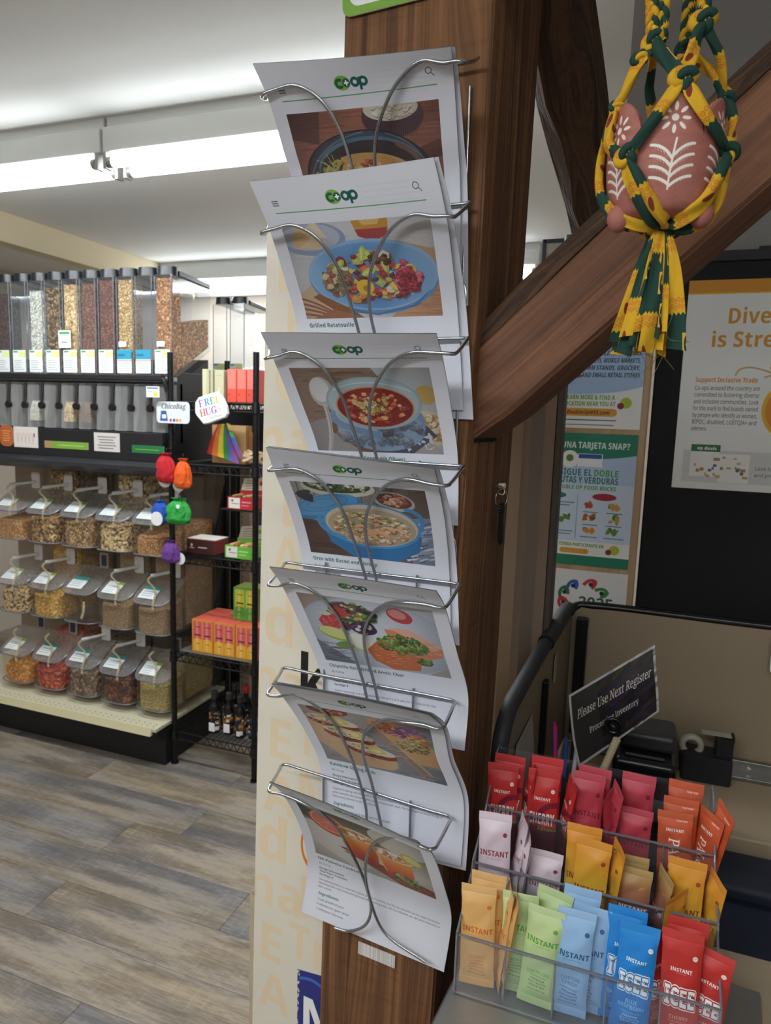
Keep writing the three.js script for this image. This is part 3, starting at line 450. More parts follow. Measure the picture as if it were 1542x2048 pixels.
// ---------------------------------------------------------------- wire rack
{
  const t = thing('wire_rack', 'tall chrome wire literature rack with seven pockets fixed to the timber post', 'rack', PF(0, 0.9, 0), TH);
  const rings = [[-0.208, 1.95, 0.032, 1.943, 0.022, 1.979], [-0.208, 1.803, 0.028, 1.8, 0.021, 1.834], [-0.201, 1.662, 0.035, 1.665, 0.025, 1.689], [-0.195, 1.531, 0.034, 1.529, 0.027, 1.545], [-0.194, 1.391, 0.037, 1.397, 0.029, 1.406], [-0.194, 1.251, 0.04, 1.26, 0.03, 1.262], [-0.191, 1.123, 0.038, 1.115, 0.032, 1.112]];
  const backLeft = [-0.24, -0.243, -0.243, -0.238, -0.216, -0.218, -0.218];
  const R = 0.0021;
  rings.forEach(([xl, yl, xr, yr, bx, by], i) => {
    const y = (yl + yr) / 2, zf = 0.093, zb = 0.016, last = i === 6, byl = by - (yr - yl) * 0.6, bl = backLeft[i];
    const left = last ? [[-0.127, -0.205, 0.032], [-0.107, -0.202, 0.032], [-0.081, -0.182, 0.033], [-0.073, -0.156, 0.034], [-0.079, -0.119, 0.04], [-0.092, -0.072, 0.055], [-0.11, -0.025, 0.074], [-0.142, 0.003, 0.093]] : [[-0.089, -0.188, 0.0175], [-0.09, -0.168, 0.018], [-0.094, -0.148, 0.02], [-0.099, -0.122, 0.025], [-0.107, -0.076, 0.043], [-0.114, -0.036, 0.064], [-0.13, -0.008, 0.083], [-0.154, 0.005, 0.094]];
    const right = last ? [[0.02, -0.001, 0.093], [-0.018, -0.01, 0.082], [-0.055, -0.044, 0.064], [-0.071, -0.09, 0.048], [-0.069, -0.14, 0.036], [-0.048, -0.182, 0.033], [0.01, -0.203, 0.031]] : [[-0.008, 0.003, 0.094], [-0.034, -0.004, 0.085], [-0.055, -0.019, 0.074], [-0.076, -0.047, 0.057], [-0.083, -0.081, 0.041], [-0.079, -0.122, 0.025], [-0.074, -0.15, 0.02], [-0.066, -0.185, 0.0175]];
    const dl = (xl + 0.2) * 0.7, dr = (xr - 0.036) * 0.7, pts = [
      ...left.map(([a, b, c]) => [a + dl, y + b, c]), [xl + 0.02, yl + 0.002, zf], [xl + 0.005, yl, zf], [xl, yl, zf - 0.005], [xl - 0.002, yl + 0.002, zf - 0.014],
      [lerp(xl, bl, 0.85), lerp(yl, byl, 0.85), zb + 0.013], [bl, byl, zb + 0.004], [bl + 0.005, byl, zb], [bl + 0.03, byl, zb], [lerp(bl, bx, 0.5), (byl + by) / 2, zb], [bx - 0.03, by, zb], [bx - 0.005, by, zb], [bx, by, zb + 0.004], [lerp(bx, xr, 0.15), lerp(by, yr, 0.15), zb + 0.013],
      [xr, lerp(yr, by, 0.12), zf - 0.014], [xr, yr, zf - 0.005], [xr - 0.005, yr, zf], [xr - 0.02, yr + 0.001, zf], ...right.map(([a, b, c]) => [a + dr, y + b, c]),
    ].map(([x, yy, z]) => [x, yy - 0.9, z]);
    part('pocket_wire', tube(pts, R, 220, 8), M.chrome, t);
  });
  rings.forEach(([xl, yl, xr, yr, bx, by], i) => { for (const x of [bx - 0.187, bx - 0.058]) part('spine_wire', rod([x, by + 0.003 - 0.9, 0.0122], [x + 0.001, (yl + yr) / 2 - 0.055 - 0.9, 0.0124], 0.0017, 8), M.chrome, t); });
  part('side_wire', tube([[0.008, 1.96 - 0.9, 0.0035], [0.011, 1.5 - 0.9, 0.0035], [0.013, 1.1 - 0.9, 0.0035]], 0.0019, 24, 7), M.chrome, t);
  part('side_wire', tube([[-0.152, 1.97 - 0.9, 0.0035], [-0.15, 1.5 - 0.9, 0.0035], [-0.148, 1.1 - 0.9, 0.0035]], 0.0019, 24, 7), M.chrome, t);
  for (const [x, y] of [[0.0085, 1.735], [0.0108, 1.441], [-0.151, 1.66]]) {
    const tab = part('fixing_tab', new THREE.SphereGeometry(1, 16, 10).scale(0.0075, 0.019, 0.0018).translate(x, y - 0.9, 0.0045), M.chrome, t);
    part('screw', merge([new THREE.SphereGeometry(0.0042, 12, 8).scale(1, 1, 0.5).translate(x, y - 0.9, 0.0065), plain(0.006, 0.0009, 0.0012, x, y - 0.9005, 0.0085)]), std(0x5a5a58, 0.4, { metalness: 1 }), tab);
  }
}
// ---------------------------------------------------------------- on the post: sign, tape, key hook
{
  const m = new THREE.Mesh(card(0.3, 0.215, 0.0015, 0.014), [printed(canvasTex(768, 550, (g, w, h) => {
    g.fillStyle = '#7fae3c'; g.fillRect(0, 0, w, h); g.fillStyle = '#f4f6f4'; g.beginPath(); g.roundRect(24, 24, w - 48, h - 48, 34); g.fill();
    g.fillStyle = '#3c4d66'; g.font = '40px sans-serif'; g.fillText('Welcome! Please ask us', 120, 200); g.fillText('about our weekly deals', 120, 300); g.fillText('on store brands', 190, h - 58);
  })), M.white]);
  m.name = 'hanging_sign'; m.castShadow = m.receiveShadow = true; m.position.set(...PF(0, 2.165, 0.003)); m.rotation.y = TH; scene.add(m); tag(m, 'white sign with a thick green border at the top of the post', 'sign');
  m.position.set(...PF(-0.005, 2.168, 0.003));
  const tp = part('tape_strip', card(0.056, 0.0185, 0.0008, 0.0005), printed(canvasTex(256, 84, (g, w, h) => { g.fillStyle = '#cfcac6'; g.fillRect(0, 0, w, h); const r = rng(4); for (let x = 0; x < w; x += 5) { g.fillStyle = r() > 0.5 ? 'rgba(240,238,236,.5)' : 'rgba(150,140,134,.35)'; g.fillRect(x, 0, 3, h); } })), scene);
  tp.position.set(...PF(-0.072, 0.871, 0.0015)); tp.rotation.y = TH; tag(tp, 'ribbed strip of whitish tape stuck on the post under the lowest sheet', 'tape');
  const k = thing('key_hook', 'small cup hook screwed into the shadowed face of the post', 'hook', PF(0.022, 1.511, -0.125), TH);
  part('hook', tube([[-0.004, 0, 0], [0.008, 0, 0.002], [0.014, -0.004, 0.004], [0.013, -0.01, 0.006], [0.007, -0.009, 0.008]], 0.0011, 24, 6), std(0xb8a888, 0.4, { metalness: 0.8 }), k);
  part('wall_plug', new THREE.CylinderGeometry(0.003, 0.004, 0.012, 10).rotateZ(1.57).translate(0.004, 0, -0.012), M.offwhite, k);
  const q = thing('key_ring', 'split ring with dark keys hanging from the hook on the post', 'keys', PF(0.033, 1.44, -0.118), TH);
  part('ring', new THREE.TorusGeometry(0.0125, 0.0008, 8, 30).rotateY(1.2).translate(0, 0.056, 0), M.chrome, q);
  for (const [a, s] of [[0.12, 1], [-0.05, 0.9], [0.3, 0.8]]) part('key', merge([box(0.0025, 0.048 * s, 0.011, 0, -0.048 * s, 0), new THREE.CylinderGeometry(0.009, 0.009, 0.003, 14).rotateZ(1.57)]).rotateX(a).translate(s * 0.002, 0.042, 0.003), a === 0.3 ? std(0x24344a, 0.4) : M.blackGloss, q);
}
// ---------------------------------------------------------------- cream cardboard display behind the post
{
  const t = thing('cardboard_display', 'tall cream printed cardboard display standing behind the post', 'display', PF(-0.23, 0, -0.032), TH);
  const X0 = -0.304, X1 = -0.168, Y1 = 1.862, Wd = X1 - X0;
  const map = canvasTex(256, 2048, (g, w, h) => {
    const px = (x) => (x - X0) / Wd * w, py = (y) => (1 - y / Y1) * h, S = h / Y1;
    g.fillStyle = '#e2dac8'; g.fillRect(0, 0, w, h);
    const L = (c, x, y, size, col, rot = 0.03) => { g.save(); g.translate(px(x), py(y)); g.rotate(rot); g.scale(w / Wd / S, 1); g.fillStyle = col; g.font = `bold ${size * S}px sans-serif`; g.textAlign = 'center'; g.textBaseline = 'middle'; g.fillText(c, 0, 0); g.restore(); };
    const tan = '#e6d2b0';
    for (const [c, x, y, s] of [['b', -0.26, 1.79, 0.09], ['E', -0.25, 1.72, 0.07], ['o', -0.258, 1.654, 0.11], ['na', -0.266, 1.56, 0.09], ['E', -0.252, 1.472, 0.085], ['A', -0.259, 1.396, 0.085], ['T', -0.205, 1.396, 0.08], ['d', -0.269, 1.303, 0.1], ['na', -0.27, 1.215, 0.08], ['E', -0.266, 1.124, 0.085], ['T', -0.214, 1.14, 0.08], ['A', -0.263, 1.037, 0.085], ['N', -0.203, 1.054, 0.085], ['d', -0.273, 0.963, 0.1], ['na', -0.268, 0.881, 0.085], ['l', -0.216, 0.885, 0.09], ['E', -0.274, 0.789, 0.085], ['Tr', -0.205, 0.81, 0.08], ['A', -0.266, 0.705, 0.085], ['E', -0.27, 0.6, 0.085], ['d', -0.268, 0.5, 0.1], ['na', -0.26, 0.4, 0.08], ['E', -0.26, 0.3, 0.08]]) L(c, x, y, s, tan);
    L('k', -0.208, 1.226, 0.098, '#1d1a18', 0);
    g.strokeStyle = '#d97a2b'; g.lineWidth = 8; g.beginPath(); g.ellipse(px(-0.192), py(0.974), 0.03 / Wd * w, 0.038 * S, 0, 0, 6.3); g.stroke();
    const lx = px(-0.226), ly = py(0.765); g.fillStyle = '#2a2f7d'; g.beginPath(); g.moveTo(lx, ly); g.lineTo(w, ly - 8); g.lineTo(w, ly + 300); g.lineTo(lx + 10, ly + 300); g.fill();
    g.fillStyle = '#3a6fc0'; g.beginPath(); g.moveTo(lx + 6, ly + 12); g.quadraticCurveTo(lx + 60, ly, w, ly + 14); g.lineTo(w, ly + 22); g.quadraticCurveTo(lx + 60, ly + 4, lx + 6, ly + 18); g.fill();
    const r = rng(9); g.fillStyle = '#ead9bd'; for (let i = 0; i < 60; i++) g.fillRect(lx - 2 + r() * 6, ly + r() * 300, 4, 2 + r() * 3);
    L('N', -0.183, 0.688, 0.1, '#f4f2ee', 0);
  });
  const tilt = (g) => { const p = g.attributes.position; for (let i = 0; i < p.count; i++) { const k = Math.max(0, (X1 + 0.23 - p.getX(i)) / Wd); p.setX(i, p.getX(i) + k * lerp(-0.007, 0.021, p.getY(i) / Y1)); } g.computeVertexNormals(); return g; };
  const face = tilt(card(Wd, Y1, 0.004, 0.002).translate((X0 + X1) / 2 + 0.23, Y1 / 2, 0));
  const m = new THREE.Mesh(face, [printed(map, 0.45), M.cream]); m.name = 'front_panel'; m.castShadow = m.receiveShadow = true; t.add(m);
  part('side_panel', tilt(plain(0.004, Y1 - 0.01, 0.1, X0 + 0.23 + 0.002, 0.005, -0.05)), M.cream, t);
  part('back_panel', tilt(plain(Wd, Y1 - 0.01, 0.004, (X0 + X1) / 2 + 0.23, 0.005, -0.102)), M.cream, t);
  part('torn_edge', sheetGeo([[-0.088, 0.845, -0.074, 0.845, -0.012, -0.006], [-0.09, 0.6, -0.074, 0.6, -0.012, -0.006], [-0.088, 0.2, -0.074, 0.2, -0.012, -0.006]], { thick: 0.004, nv: 20, nu: 2, fit: true, bulge: (u, v) => 0.002 * Math.sin(v * 40) }), [std(0xb9a98c, 0.9), std(0xb9a98c, 0.9)], t);
}
// ---------------------------------------------------------------- hanging clay pot in its knotted fabric hanger
const POT = [0.001, 1.814, -0.655], POT_TURN = -1 * D2R;
{
  const t = thing('clay_pot', 'small pink clay pot with petal-shaped rim, white painted flowers and fern leaves', 'pot', [POT[0], POT[1] - 0.047, POT[2]], POT_TURN);
  const map = canvasTex(1536, 512, (g, w, h) => {
    const r = rng(77); g.fillStyle = '#a8675a'; g.fillRect(0, 0, w, h);
    for (let i = 0; i < 500; i++) { g.fillStyle = r() > 0.5 ? 'rgba(190,130,118,.10)' : 'rgba(120,62,52,.10)'; g.beginPath(); g.ellipse(r() * w, r() * h, 10 + r() * 50, 6 + r() * 26, 0, 0, 6.3); g.fill(); }
    g.strokeStyle = '#e8e2d8'; g.fillStyle = '#e8e2d8'; g.lineCap = 'round';
    const Y = (y) => h - (y + 0.047) / 0.092 * h;
    for (let k = 0; k < 6; k++) {
      const cx = 128 + k * 256, fy = Y(0.0215);
      g.beginPath(); g.arc(cx, fy, 15, 0, 6.3); g.fill();
      for (let i = 0; i < 8; i++) { const a = i * Math.PI / 4 + 0.05; g.save(); g.translate(cx + Math.cos(a) * 47, fy + Math.sin(a) * 47); g.rotate(a); g.beginPath(); g.ellipse(0, 0, 19, 8, 0, 0, 6.3); g.fill(); g.restore(); }
      g.lineWidth = 9; g.beginPath(); g.moveTo(cx + 12, Y(0.006)); g.quadraticCurveTo(cx - 6, Y(-0.014), cx - 8, Y(-0.03)); g.stroke();
      for (let i = 0; i < 4; i++) for (const s of [-1, 1]) { const y0 = Y(-0.008 - i * 0.0066), y1 = Y(0.003 - i * 0.0078); g.lineWidth = 12; g.beginPath(); g.moveTo(cx - 2, y0); g.quadraticCurveTo(cx + s * 36, y1 + 6, cx + s * 88, y1 + 2); g.stroke(); for (let q = 0; q < 5; q++) { g.globalAlpha = 0.5; g.lineWidth = 3; g.beginPath(); g.moveTo(cx + s * (18 + q * 13), y0 - (q + 1) * (y0 - y1) / 7); g.lineTo(cx + s * (26 + q * 13), y0 - (q + 2.4) * (y0 - y1) / 7 - 4); g.stroke(); g.globalAlpha = 1; } }
    }
  });
  const prof = [[-0.047, 0.025], [-0.045, 0.033], [-0.041, 0.037], [-0.03, 0.0415], [-0.014, 0.0445], [0.005, 0.0457], [0.025, 0.0448], [0.045, 0.0438], [0.07, 0.0435]];
  const R = (y) => { let i = 0; while (i < prof.length - 2 && y > prof[i + 1][0]) i++; const f = (y - prof[i][0]) / (prof[i + 1][0] - prof[i][0]); return lerp(prof[i][1], prof[i + 1][1], f); };
  const rim = (th) => { const k = (((th / (Math.PI / 3)) % 1) + 1) % 1, f = (k - 0.5) * 2; return 0.006 + 0.036 * Math.pow(Math.max(0, 1 - Math.pow(Math.abs(f), 2.3)), 0.6); };
  const nu = 144, nv = 26, pos = [], uv = [], idx = [];
  for (const s of [0, 1]) for (let j = 0; j <= nv; j++) for (let i = 0; i <= nu; i++) {
    const th = i / nu * 6.28318, top = rim(th) - (s ? 0.0015 : 0), bot = s ? -0.039 : -0.047, y = lerp(bot, top, j / nv), r = R(y) - s * 0.0062, a = th - (30 - 9) * D2R;
    pos.push(Math.sin(a) * r, y + 0.047, Math.cos(a) * r); uv.push(i / nu, s ? 0.02 : (y + 0.047) / 0.092);
  }
  const o = (nu + 1) * (nv + 1), at = (j, i) => j * (nu + 1) + i;
  for (let j = 0; j < nv; j++) for (let i = 0; i < nu; i++) { const a = at(j, i), b = at(j, i + 1), c = at(j + 1, i + 1), d = at(j + 1, i); idx.push(a, b, c, a, c, d, o + a, o + c, o + b, o + a, o + d, o + c); }
  for (let i = 0; i < nu; i++) { const a = at(nv, i), b = at(nv, i + 1); idx.push(a, b, o + b, a, o + b, o + a); }
  const g = new THREE.BufferGeometry(); g.setAttribute('position', new THREE.Float32BufferAttribute(pos, 3)); g.setAttribute('uv', new THREE.Float32BufferAttribute(uv, 2)); g.setIndex(idx); g.computeVertexNormals();
  const clay = printed(map, 0.62), bare = std(0xa8675a, 0.65);
  part('body', g, clay, t);
  part('base', new THREE.CylinderGeometry(0.0265, 0.025, 0.006, 40).translate(0, 0.003, 0), bare, t);
  for (const a of [-1.1, 1.2, 3.1]) part('foot', new THREE.SphereGeometry(0.0098, 18, 12).scale(1, 1.2, 1).translate(Math.sin(a) * 0.035, 0.004, Math.cos(a) * 0.035), bare, t);
}
{
  const t = thing('fabric_hanger', 'knotted yellow and dark green fabric hanger with ragged tassel around the clay pot', 'plant hanger', POT, POT_TURN);
  const fab = canvasTex(1024, 256, (g, w, h) => {
    const r = rng(12); g.fillStyle = '#d2a31a'; g.fillRect(0, 0, w, h);
    for (let i = 0; i < 260; i++) { g.fillStyle = r() > 0.5 ? 'rgba(240,205,70,.12)' : 'rgba(170,120,10,.12)'; g.fillRect(r() * w, r() * h, 20 + r() * 90, 2); }
    const zone = (x0, x1) => { g.fillStyle = '#123b30'; g.beginPath(); g.moveTo(x0, 0); for (let y = 0; y <= h; y += 16) g.lineTo(x0 + (y / 16 % 2 ? 12 : 0), y); for (let y = h; y >= 0; y -= 16) g.lineTo(x1 + (y / 16 % 2 ? 12 : 0), y); g.fill(); for (const x of [x0 - 22, x0 - 48, x1 + 30, x1 + 56]) for (let y = 8; y < h; y += 26) { g.strokeStyle = '#a8541c'; g.lineWidth = 4; g.beginPath(); g.ellipse(x + (y / 26 % 2) * 6, y, 8, 9, 0, 0, 6.3); g.stroke(); g.fillStyle = '#d98f24'; g.fill(); } };
    zone(170, 380); zone(640, 880);
    g.fillStyle = '#c9a53a'; g.fillRect(720, 60, 90, 60); g.fillStyle = '#1a2a22'; g.beginPath(); g.ellipse(765, 90, 36, 20, 0, 0, 6.3); g.fill(); g.fillStyle = '#d8b860'; g.beginPath(); g.arc(765, 90, 8, 0, 6.3); g.fill();
    g.fillStyle = '#7d2a1c'; g.beginPath(); g.ellipse(480, 170, 34, 16, 0.6, 0, 6.3); g.fill(); g.beginPath(); g.ellipse(520, 60, 16, 26, 0.4, 0, 6.3); g.fill();
  });
  const fabs = [0.0, 0.23, 0.41, 0.62, 0.8].map((o) => { const m = fab.clone(); m.offset.set(o, 0.13); m.repeat.set(0.9, 1); m.needsUpdate = true; return new THREE.MeshPhysicalMaterial({ map: m, roughness: 0.85, sheen: 0.4, sheenColor: new THREE.Color(0x443b20) }); });
  const r = rng(31);
  // a strap of folded cloth: pts carry a half width
  const strap = (pts, w0, w1, mi, seed = 1) => {
    const c = new THREE.CatmullRomCurve3(pts.map((p) => V(...p)), false, 'centripetal'), n = 36, k = 14, fr = c.computeFrenetFrames(n), L = c.getLength(), pos = [], uv = [], idx = [];
    for (let i = 0; i <= n; i++) {
      const s = i / n, p = c.getPointAt(s), out = V(p.x, 0, p.z).normalize(), tan = fr.tangents[i], side = V().crossVectors(tan, out).normalize(), up = V().crossVectors(side, tan).normalize();
      const pinch = Math.min(1, 0.45 + 3.2 * Math.min(s, 1 - s)), w = lerp(w0, w1, s) * pinch, th = 0.0026 + 0.0012 * (1 - pinch);
      for (let j = 0; j <= k; j++) { const a = j / k * 6.28318, fold = 1 + 0.22 * Math.sin(3 * a + seed + s * 3) + 0.12 * Math.sin(7 * a + seed * 2), q = p.clone().addScaledVector(side, Math.cos(a) * w).addScaledVector(up, Math.sin(a) * th * fold + 0.0012 * Math.sin(a * 2 + s * 6 + seed)); pos.push(q.x, q.y, q.z); uv.push(s * L / 0.16, j / k); }
    }
    for (let i = 0; i < n; i++) for (let j = 0; j < k; j++) { const a = i * (k + 1) + j, b = a + 1, d = a + k + 1, e = d + 1; idx.push(a, b, e, a, e, d); }
    const g = new THREE.BufferGeometry(); g.setAttribute('position', new THREE.Float32BufferAttribute(pos, 3)); g.setAttribute('uv', new THREE.Float32BufferAttribute(uv, 2)); g.setIndex(idx); g.computeVertexNormals();
    part('strap', g, fabs[mi], t);
  };
  const knot = (p, s, mi, rot = 0) => { const g = new THREE.TorusKnotGeometry(0.005 * s, 0.0039 * s, 60, 9, 2, 3).scale(1, 0.85, 0.9).rotateZ(rot).rotateX(0.4); for (let i = 0; i < g.attributes.uv.count; i++) g.attributes.uv.setX(i, g.attributes.uv.getX(i) * 0.35); part('knot', g.translate(...p), fabs[mi], t); };
  const braid = (a, b, mi) => { const A = V(...a), B = V(...b), len = A.distanceTo(B), d = B.clone().sub(A).normalize(), x = V(1, 0, 0).addScaledVector(d, -d.x).normalize(), z = V().crossVectors(d, x); const gs = [];
    for (let k = 0; k < 3; k++) { const pts = []; for (let i = 0; i <= 70; i++) { const s = i / 70, ph = s * len / 0.022 * 6.283 + k * 2.094; pts.push(A.clone().lerp(B, s).addScaledVector(x, Math.sin(ph) * 0.0029).addScaledVector(z, Math.sin(2 * ph) * 0.0016).toArray()); } const g = tube(pts, 0.0027, 140, 8); for (let i = 0; i < g.attributes.uv.count; i++) g.attributes.uv.setX(i, g.attributes.uv.getX(i) * 1.6 + k * 0.4); gs.push(g); }
    part('braid', merge(gs), fabs[mi], t); };
  const A = [0.0097, 0.0488, 0.043], B = [-0.0275, -0.0038, 0.043], C = [0.0478, 0.0028, 0.0145], D = [-0.0147, 0.0847, 0.03], E = [0.0209, 0.1025, 0.012], F = [-0.0394, 0.042, 0.024], G = [0.0442, 0.0538, -0.014], H = [0.0096, 0.0959, -0.012], K = [0.0025, -0.0495, 0.008];
  strap([A, [-0.0078, 0.0207, 0.0505], [-0.02, 0.005, 0.0475], B], 0.0052, 0.0046, 0, 1);
  strap([A, [0.0278, 0.0233, 0.043], [0.04, 0.011, 0.031], C], 0.006, 0.0052, 2, 2);
  strap([D, [-0.0023, 0.0656, 0.04], A], 0.0056, 0.0056, 3, 3);
  strap([E, [0.0153, 0.074, 0.03], A], 0.0054, 0.0054, 1, 4);
  strap([D, [-0.028, 0.062, 0.03], F], 0.006, 0.0046, 4, 5);
  strap([F, [-0.0435, 0.013, 0.027], B], 0.0054, 0.0048, 2, 6);
  strap([D, [-0.0161, 0.0747, -0.02], [-0.011, 0.045, -0.046], [-0.02, 0.0, -0.048], [-0.012, -0.046, -0.03], K], 0.005, 0.005, 0, 7);
  strap([H, [0.007, 0.076, 0.014], A], 0.004, 0.0036, 1, 8);
  strap([H, [0.0324, 0.0719, -0.01], G], 0.0055, 0.0046, 2, 9);
  strap([E, [0.036, 0.082, 0.0], G], 0.0064, 0.0046, 1, 10);
  strap([G, [0.0514, 0.0274, 0.0], C], 0.0052, 0.0052, 1, 11);
  strap([G, [0.034, 0.0, -0.04], [0.018, -0.045, -0.03], K], 0.005, 0.005, 3, 12);
  strap([F, [-0.05, 0.016, 0.006], [-0.0485, -0.02, 0.008], [-0.032, -0.046, 0.014], K], 0.0055, 0.005, 1, 13);
  strap([B, [-0.0225, -0.02, 0.042], [-0.0127, -0.0385, 0.037], [-0.004, -0.0485, 0.026], K], 0.0066, 0.0054, 0, 14);
  strap([B, [-0.017, -0.022, 0.0445], [-0.002, -0.043, 0.037], [0.006, -0.0505, 0.024], K], 0.005, 0.005, 1, 15);
  strap([C, [0.044, -0.017, 0.024], [0.0345, -0.0365, 0.026], [0.016, -0.0495, 0.022], K], 0.0075, 0.0056, 1, 16);
  strap([C, [0.0475, -0.016, 0.008], [0.042, -0.0425, 0.006], [0.02, -0.053, 0.01], K], 0.0055, 0.0055, 4, 17);
  strap([[-0.047, -0.022, 0.012], [-0.0308, -0.043, 0.02], [-0.012, -0.0515, 0.02], K], 0.005, 0.0046, 4, 18);
  knot(A, 1.1, 1, 0.3); knot(B, 1.0, 1, 1.1); knot(C, 1.0, 1, 2); knot(D, 0.9, 1, 0.9); knot(E, 1.1, 1, 0.5); knot(F, 0.62, 0, 0.2); knot(G, 0.85, 1, 1.9); knot(H, 0.85, 3, 0.7); knot([-0.024, 0.073, 0.03], 0.7, 0, 0.4); knot([K[0], K[1] - 0.003, K[2]], 1.25, 1, 0);
  const top = (p, dx) => [p[0] + dx, p[1] + 0.17, p[2] - 0.01];
  braid(D, [-0.03, 0.27, 0.02], 0); braid([D[0] + 0.006, D[1], D[2] - 0.003], [-0.012, 0.27, 0.02], 4); braid(E, [0.022, 0.27, 0.006], 2); braid(H, [0.0115, 0.27, -0.006], 3);
  // tassel: torn strips of cloth
  for (let i = 0; i < 20; i++) {
    const a = i * 2.4, q = 0.3 + 0.7 * r(), x1 = Math.sin(a) * 0.021 * q, z1 = Math.cos(a) * 0.016 * q, len = 0.07 + 0.034 * r(), w = 0.0035 + 0.0035 * r(), y0 = K[1] - 0.006, turn = (r() - 0.5) * 1.6, lean = -0.004;
    const rows = []; for (let k = 0; k <= 4; k++) { const s = k / 4, sp = Math.pow(s, 0.7), cx = lerp(K[0] + x1 * 0.25, K[0] + x1 * 1.25 + lean * s, sp), cz = lerp(K[2] + z1 * 0.25 + 0.004, K[2] + z1 * 1.2, sp), ww = w * lerp(0.55, 1.25, s), ca = Math.cos(turn * s), sa = Math.sin(turn * s), tear = k === 4 ? (r() - 0.5) * 0.012 : 0; rows.push([cx - ww * ca, y0 - len * s, cx + ww * ca, y0 - len * s + tear, cz - ww * sa, cz + ww * sa]); }
    const g = sheetGeo(rows, { thick: 0.0006, nu: 4, nv: 14, length: 0.15, bulge: (u, v) => 0.0014 * Math.sin(u * 5 + v * 7 + i) }); for (let k = 0; k < g.attributes.uv.count; k++) { const u = g.attributes.uv.getX(k), v = g.attributes.uv.getY(k); g.attributes.uv.setXY(k, v * 0.8 + i * 0.27, u * 0.5); }
    part('tassel_strip', g, [fabs[[1, 2, 1, 0, 4, 1, 3][i % 7]], fabs[[1, 2, 1, 0, 4, 1, 3][i % 7]]], t);
  }
  const th = []; for (let i = 0; i < 16; i++) { const x = (r() - 0.5) * 0.045, z = (r() - 0.5) * 0.03, y = -0.1 - r() * 0.05; th.push(tube([[x, y, z], [x + (r() - 0.5) * 0.02, y - 0.012 - r() * 0.02, z + 0.004], [x + (r() - 0.5) * 0.03, y - 0.02 - r() * 0.03, z]], 0.00022, 10, 4)); }
  part('loose_thread', merge(th), std(0x8a7a3c, 0.9), t);
}

// ---------------------------------------------------------------- register side: boards, posters, partition
{
  const t = thing('wood_cabinet', 'light wood cabinet end beside the black board, covered with food program posters', 'cabinet', [-0.104, 0, -1.62]);
  part('end_panel', box(0.235, 1.86, 0.2, 0, 0, 0.02, 0.004), woodMat(woodPixels(128, 512, 61, [206, 176, 138], [172, 140, 102], { fx: 8, fy: 1.4, saw: 0, knots: 0.1 }), 0.0002, 0.55), t);
  part('top_trim', box(0.241, 0.02, 0.21, 0, 1.86, 0.02, 0.003), std(0xb9976a, 0.5), t);
  const f = thing('picture_frame', 'dark blue framed picture standing on the wood cabinet behind the brace', 'picture frame', [-0.178, 1.88, -1.6]);
  part('frame', merge([plain(0.1, 0.007, 0.01, 0, 0.105, 0), plain(0.1, 0.007, 0.01), plain(0.007, 0.112, 0.01, -0.05), plain(0.007, 0.112, 0.01, 0.05)]), std(0x23264a, 0.4), f);
  part('picture', plain(0.095, 0.1, 0.004, 0, 0.005, -0.002), std(0xb9b2a6, 0.6), f);
  const bag = thing('white_bag', 'crumpled white plastic bag with a green mark standing on the wood cabinet', 'bag', [-0.125, 1.88, -1.6]);
  const bg = new THREE.SphereGeometry(0.082, 20, 14).scale(0.5, 1.15, 0.45).translate(0, 0.085, 0), bp = bg.attributes.position;
  for (let i = 0; i < bp.count; i++) { const y = bp.getY(i), k = y > 0.12 ? 1 - (y - 0.12) * 8 : 1, n = 1 + 0.25 * (fbm(i * 0.37, y * 60, 5, 2) - 0.5); bp.setXYZ(i, bp.getX(i) * Math.max(0.2, k) * n - (y > 0.12 ? (y - 0.12) * 0.2 : 0), Math.max(0, y), bp.getZ(i) * n); }
  bg.computeVertexNormals(); part('body', bg, std(0xe4e6e8, 0.4), bag); part('green_mark', new THREE.SphereGeometry(0.016, 12, 8).scale(1, 0.5, 0.3).translate(0.022, 0.115, 0.024), std(0x7fc241, 0.4), bag);
  const cup = thing('green_jar', 'small green jar beside the dark picture frame on the wood cabinet', 'jar', [-0.165, 1.88, -1.56]); cup.scale.setScalar(1.1);
  part('body', new THREE.LatheGeometry([[0, 0], [0.018, 0], [0.02, 0.01], [0.02, 0.06], [0.014, 0.072], [0.014, 0.085], [0, 0.085]].map((p) => new THREE.Vector2(...p)), 20), std(0x3f7a33, 0.3), cup); part('lid', new THREE.CylinderGeometry(0.0155, 0.0155, 0.014, 18).translate(0, 0.09, 0), std(0x2c5c26, 0.4), cup);
}
const flat = (name, w, h, x, y, z, mat, label, category, turn = 0) => { const m = new THREE.Mesh(card(w, h, 0.0012, 0.001), [mat, M.paper]); m.name = numbered(name); m.castShadow = m.receiveShadow = true; m.position.set(x, y, z); m.rotation.y = turn; scene.add(m); return tag(m, label, category); };
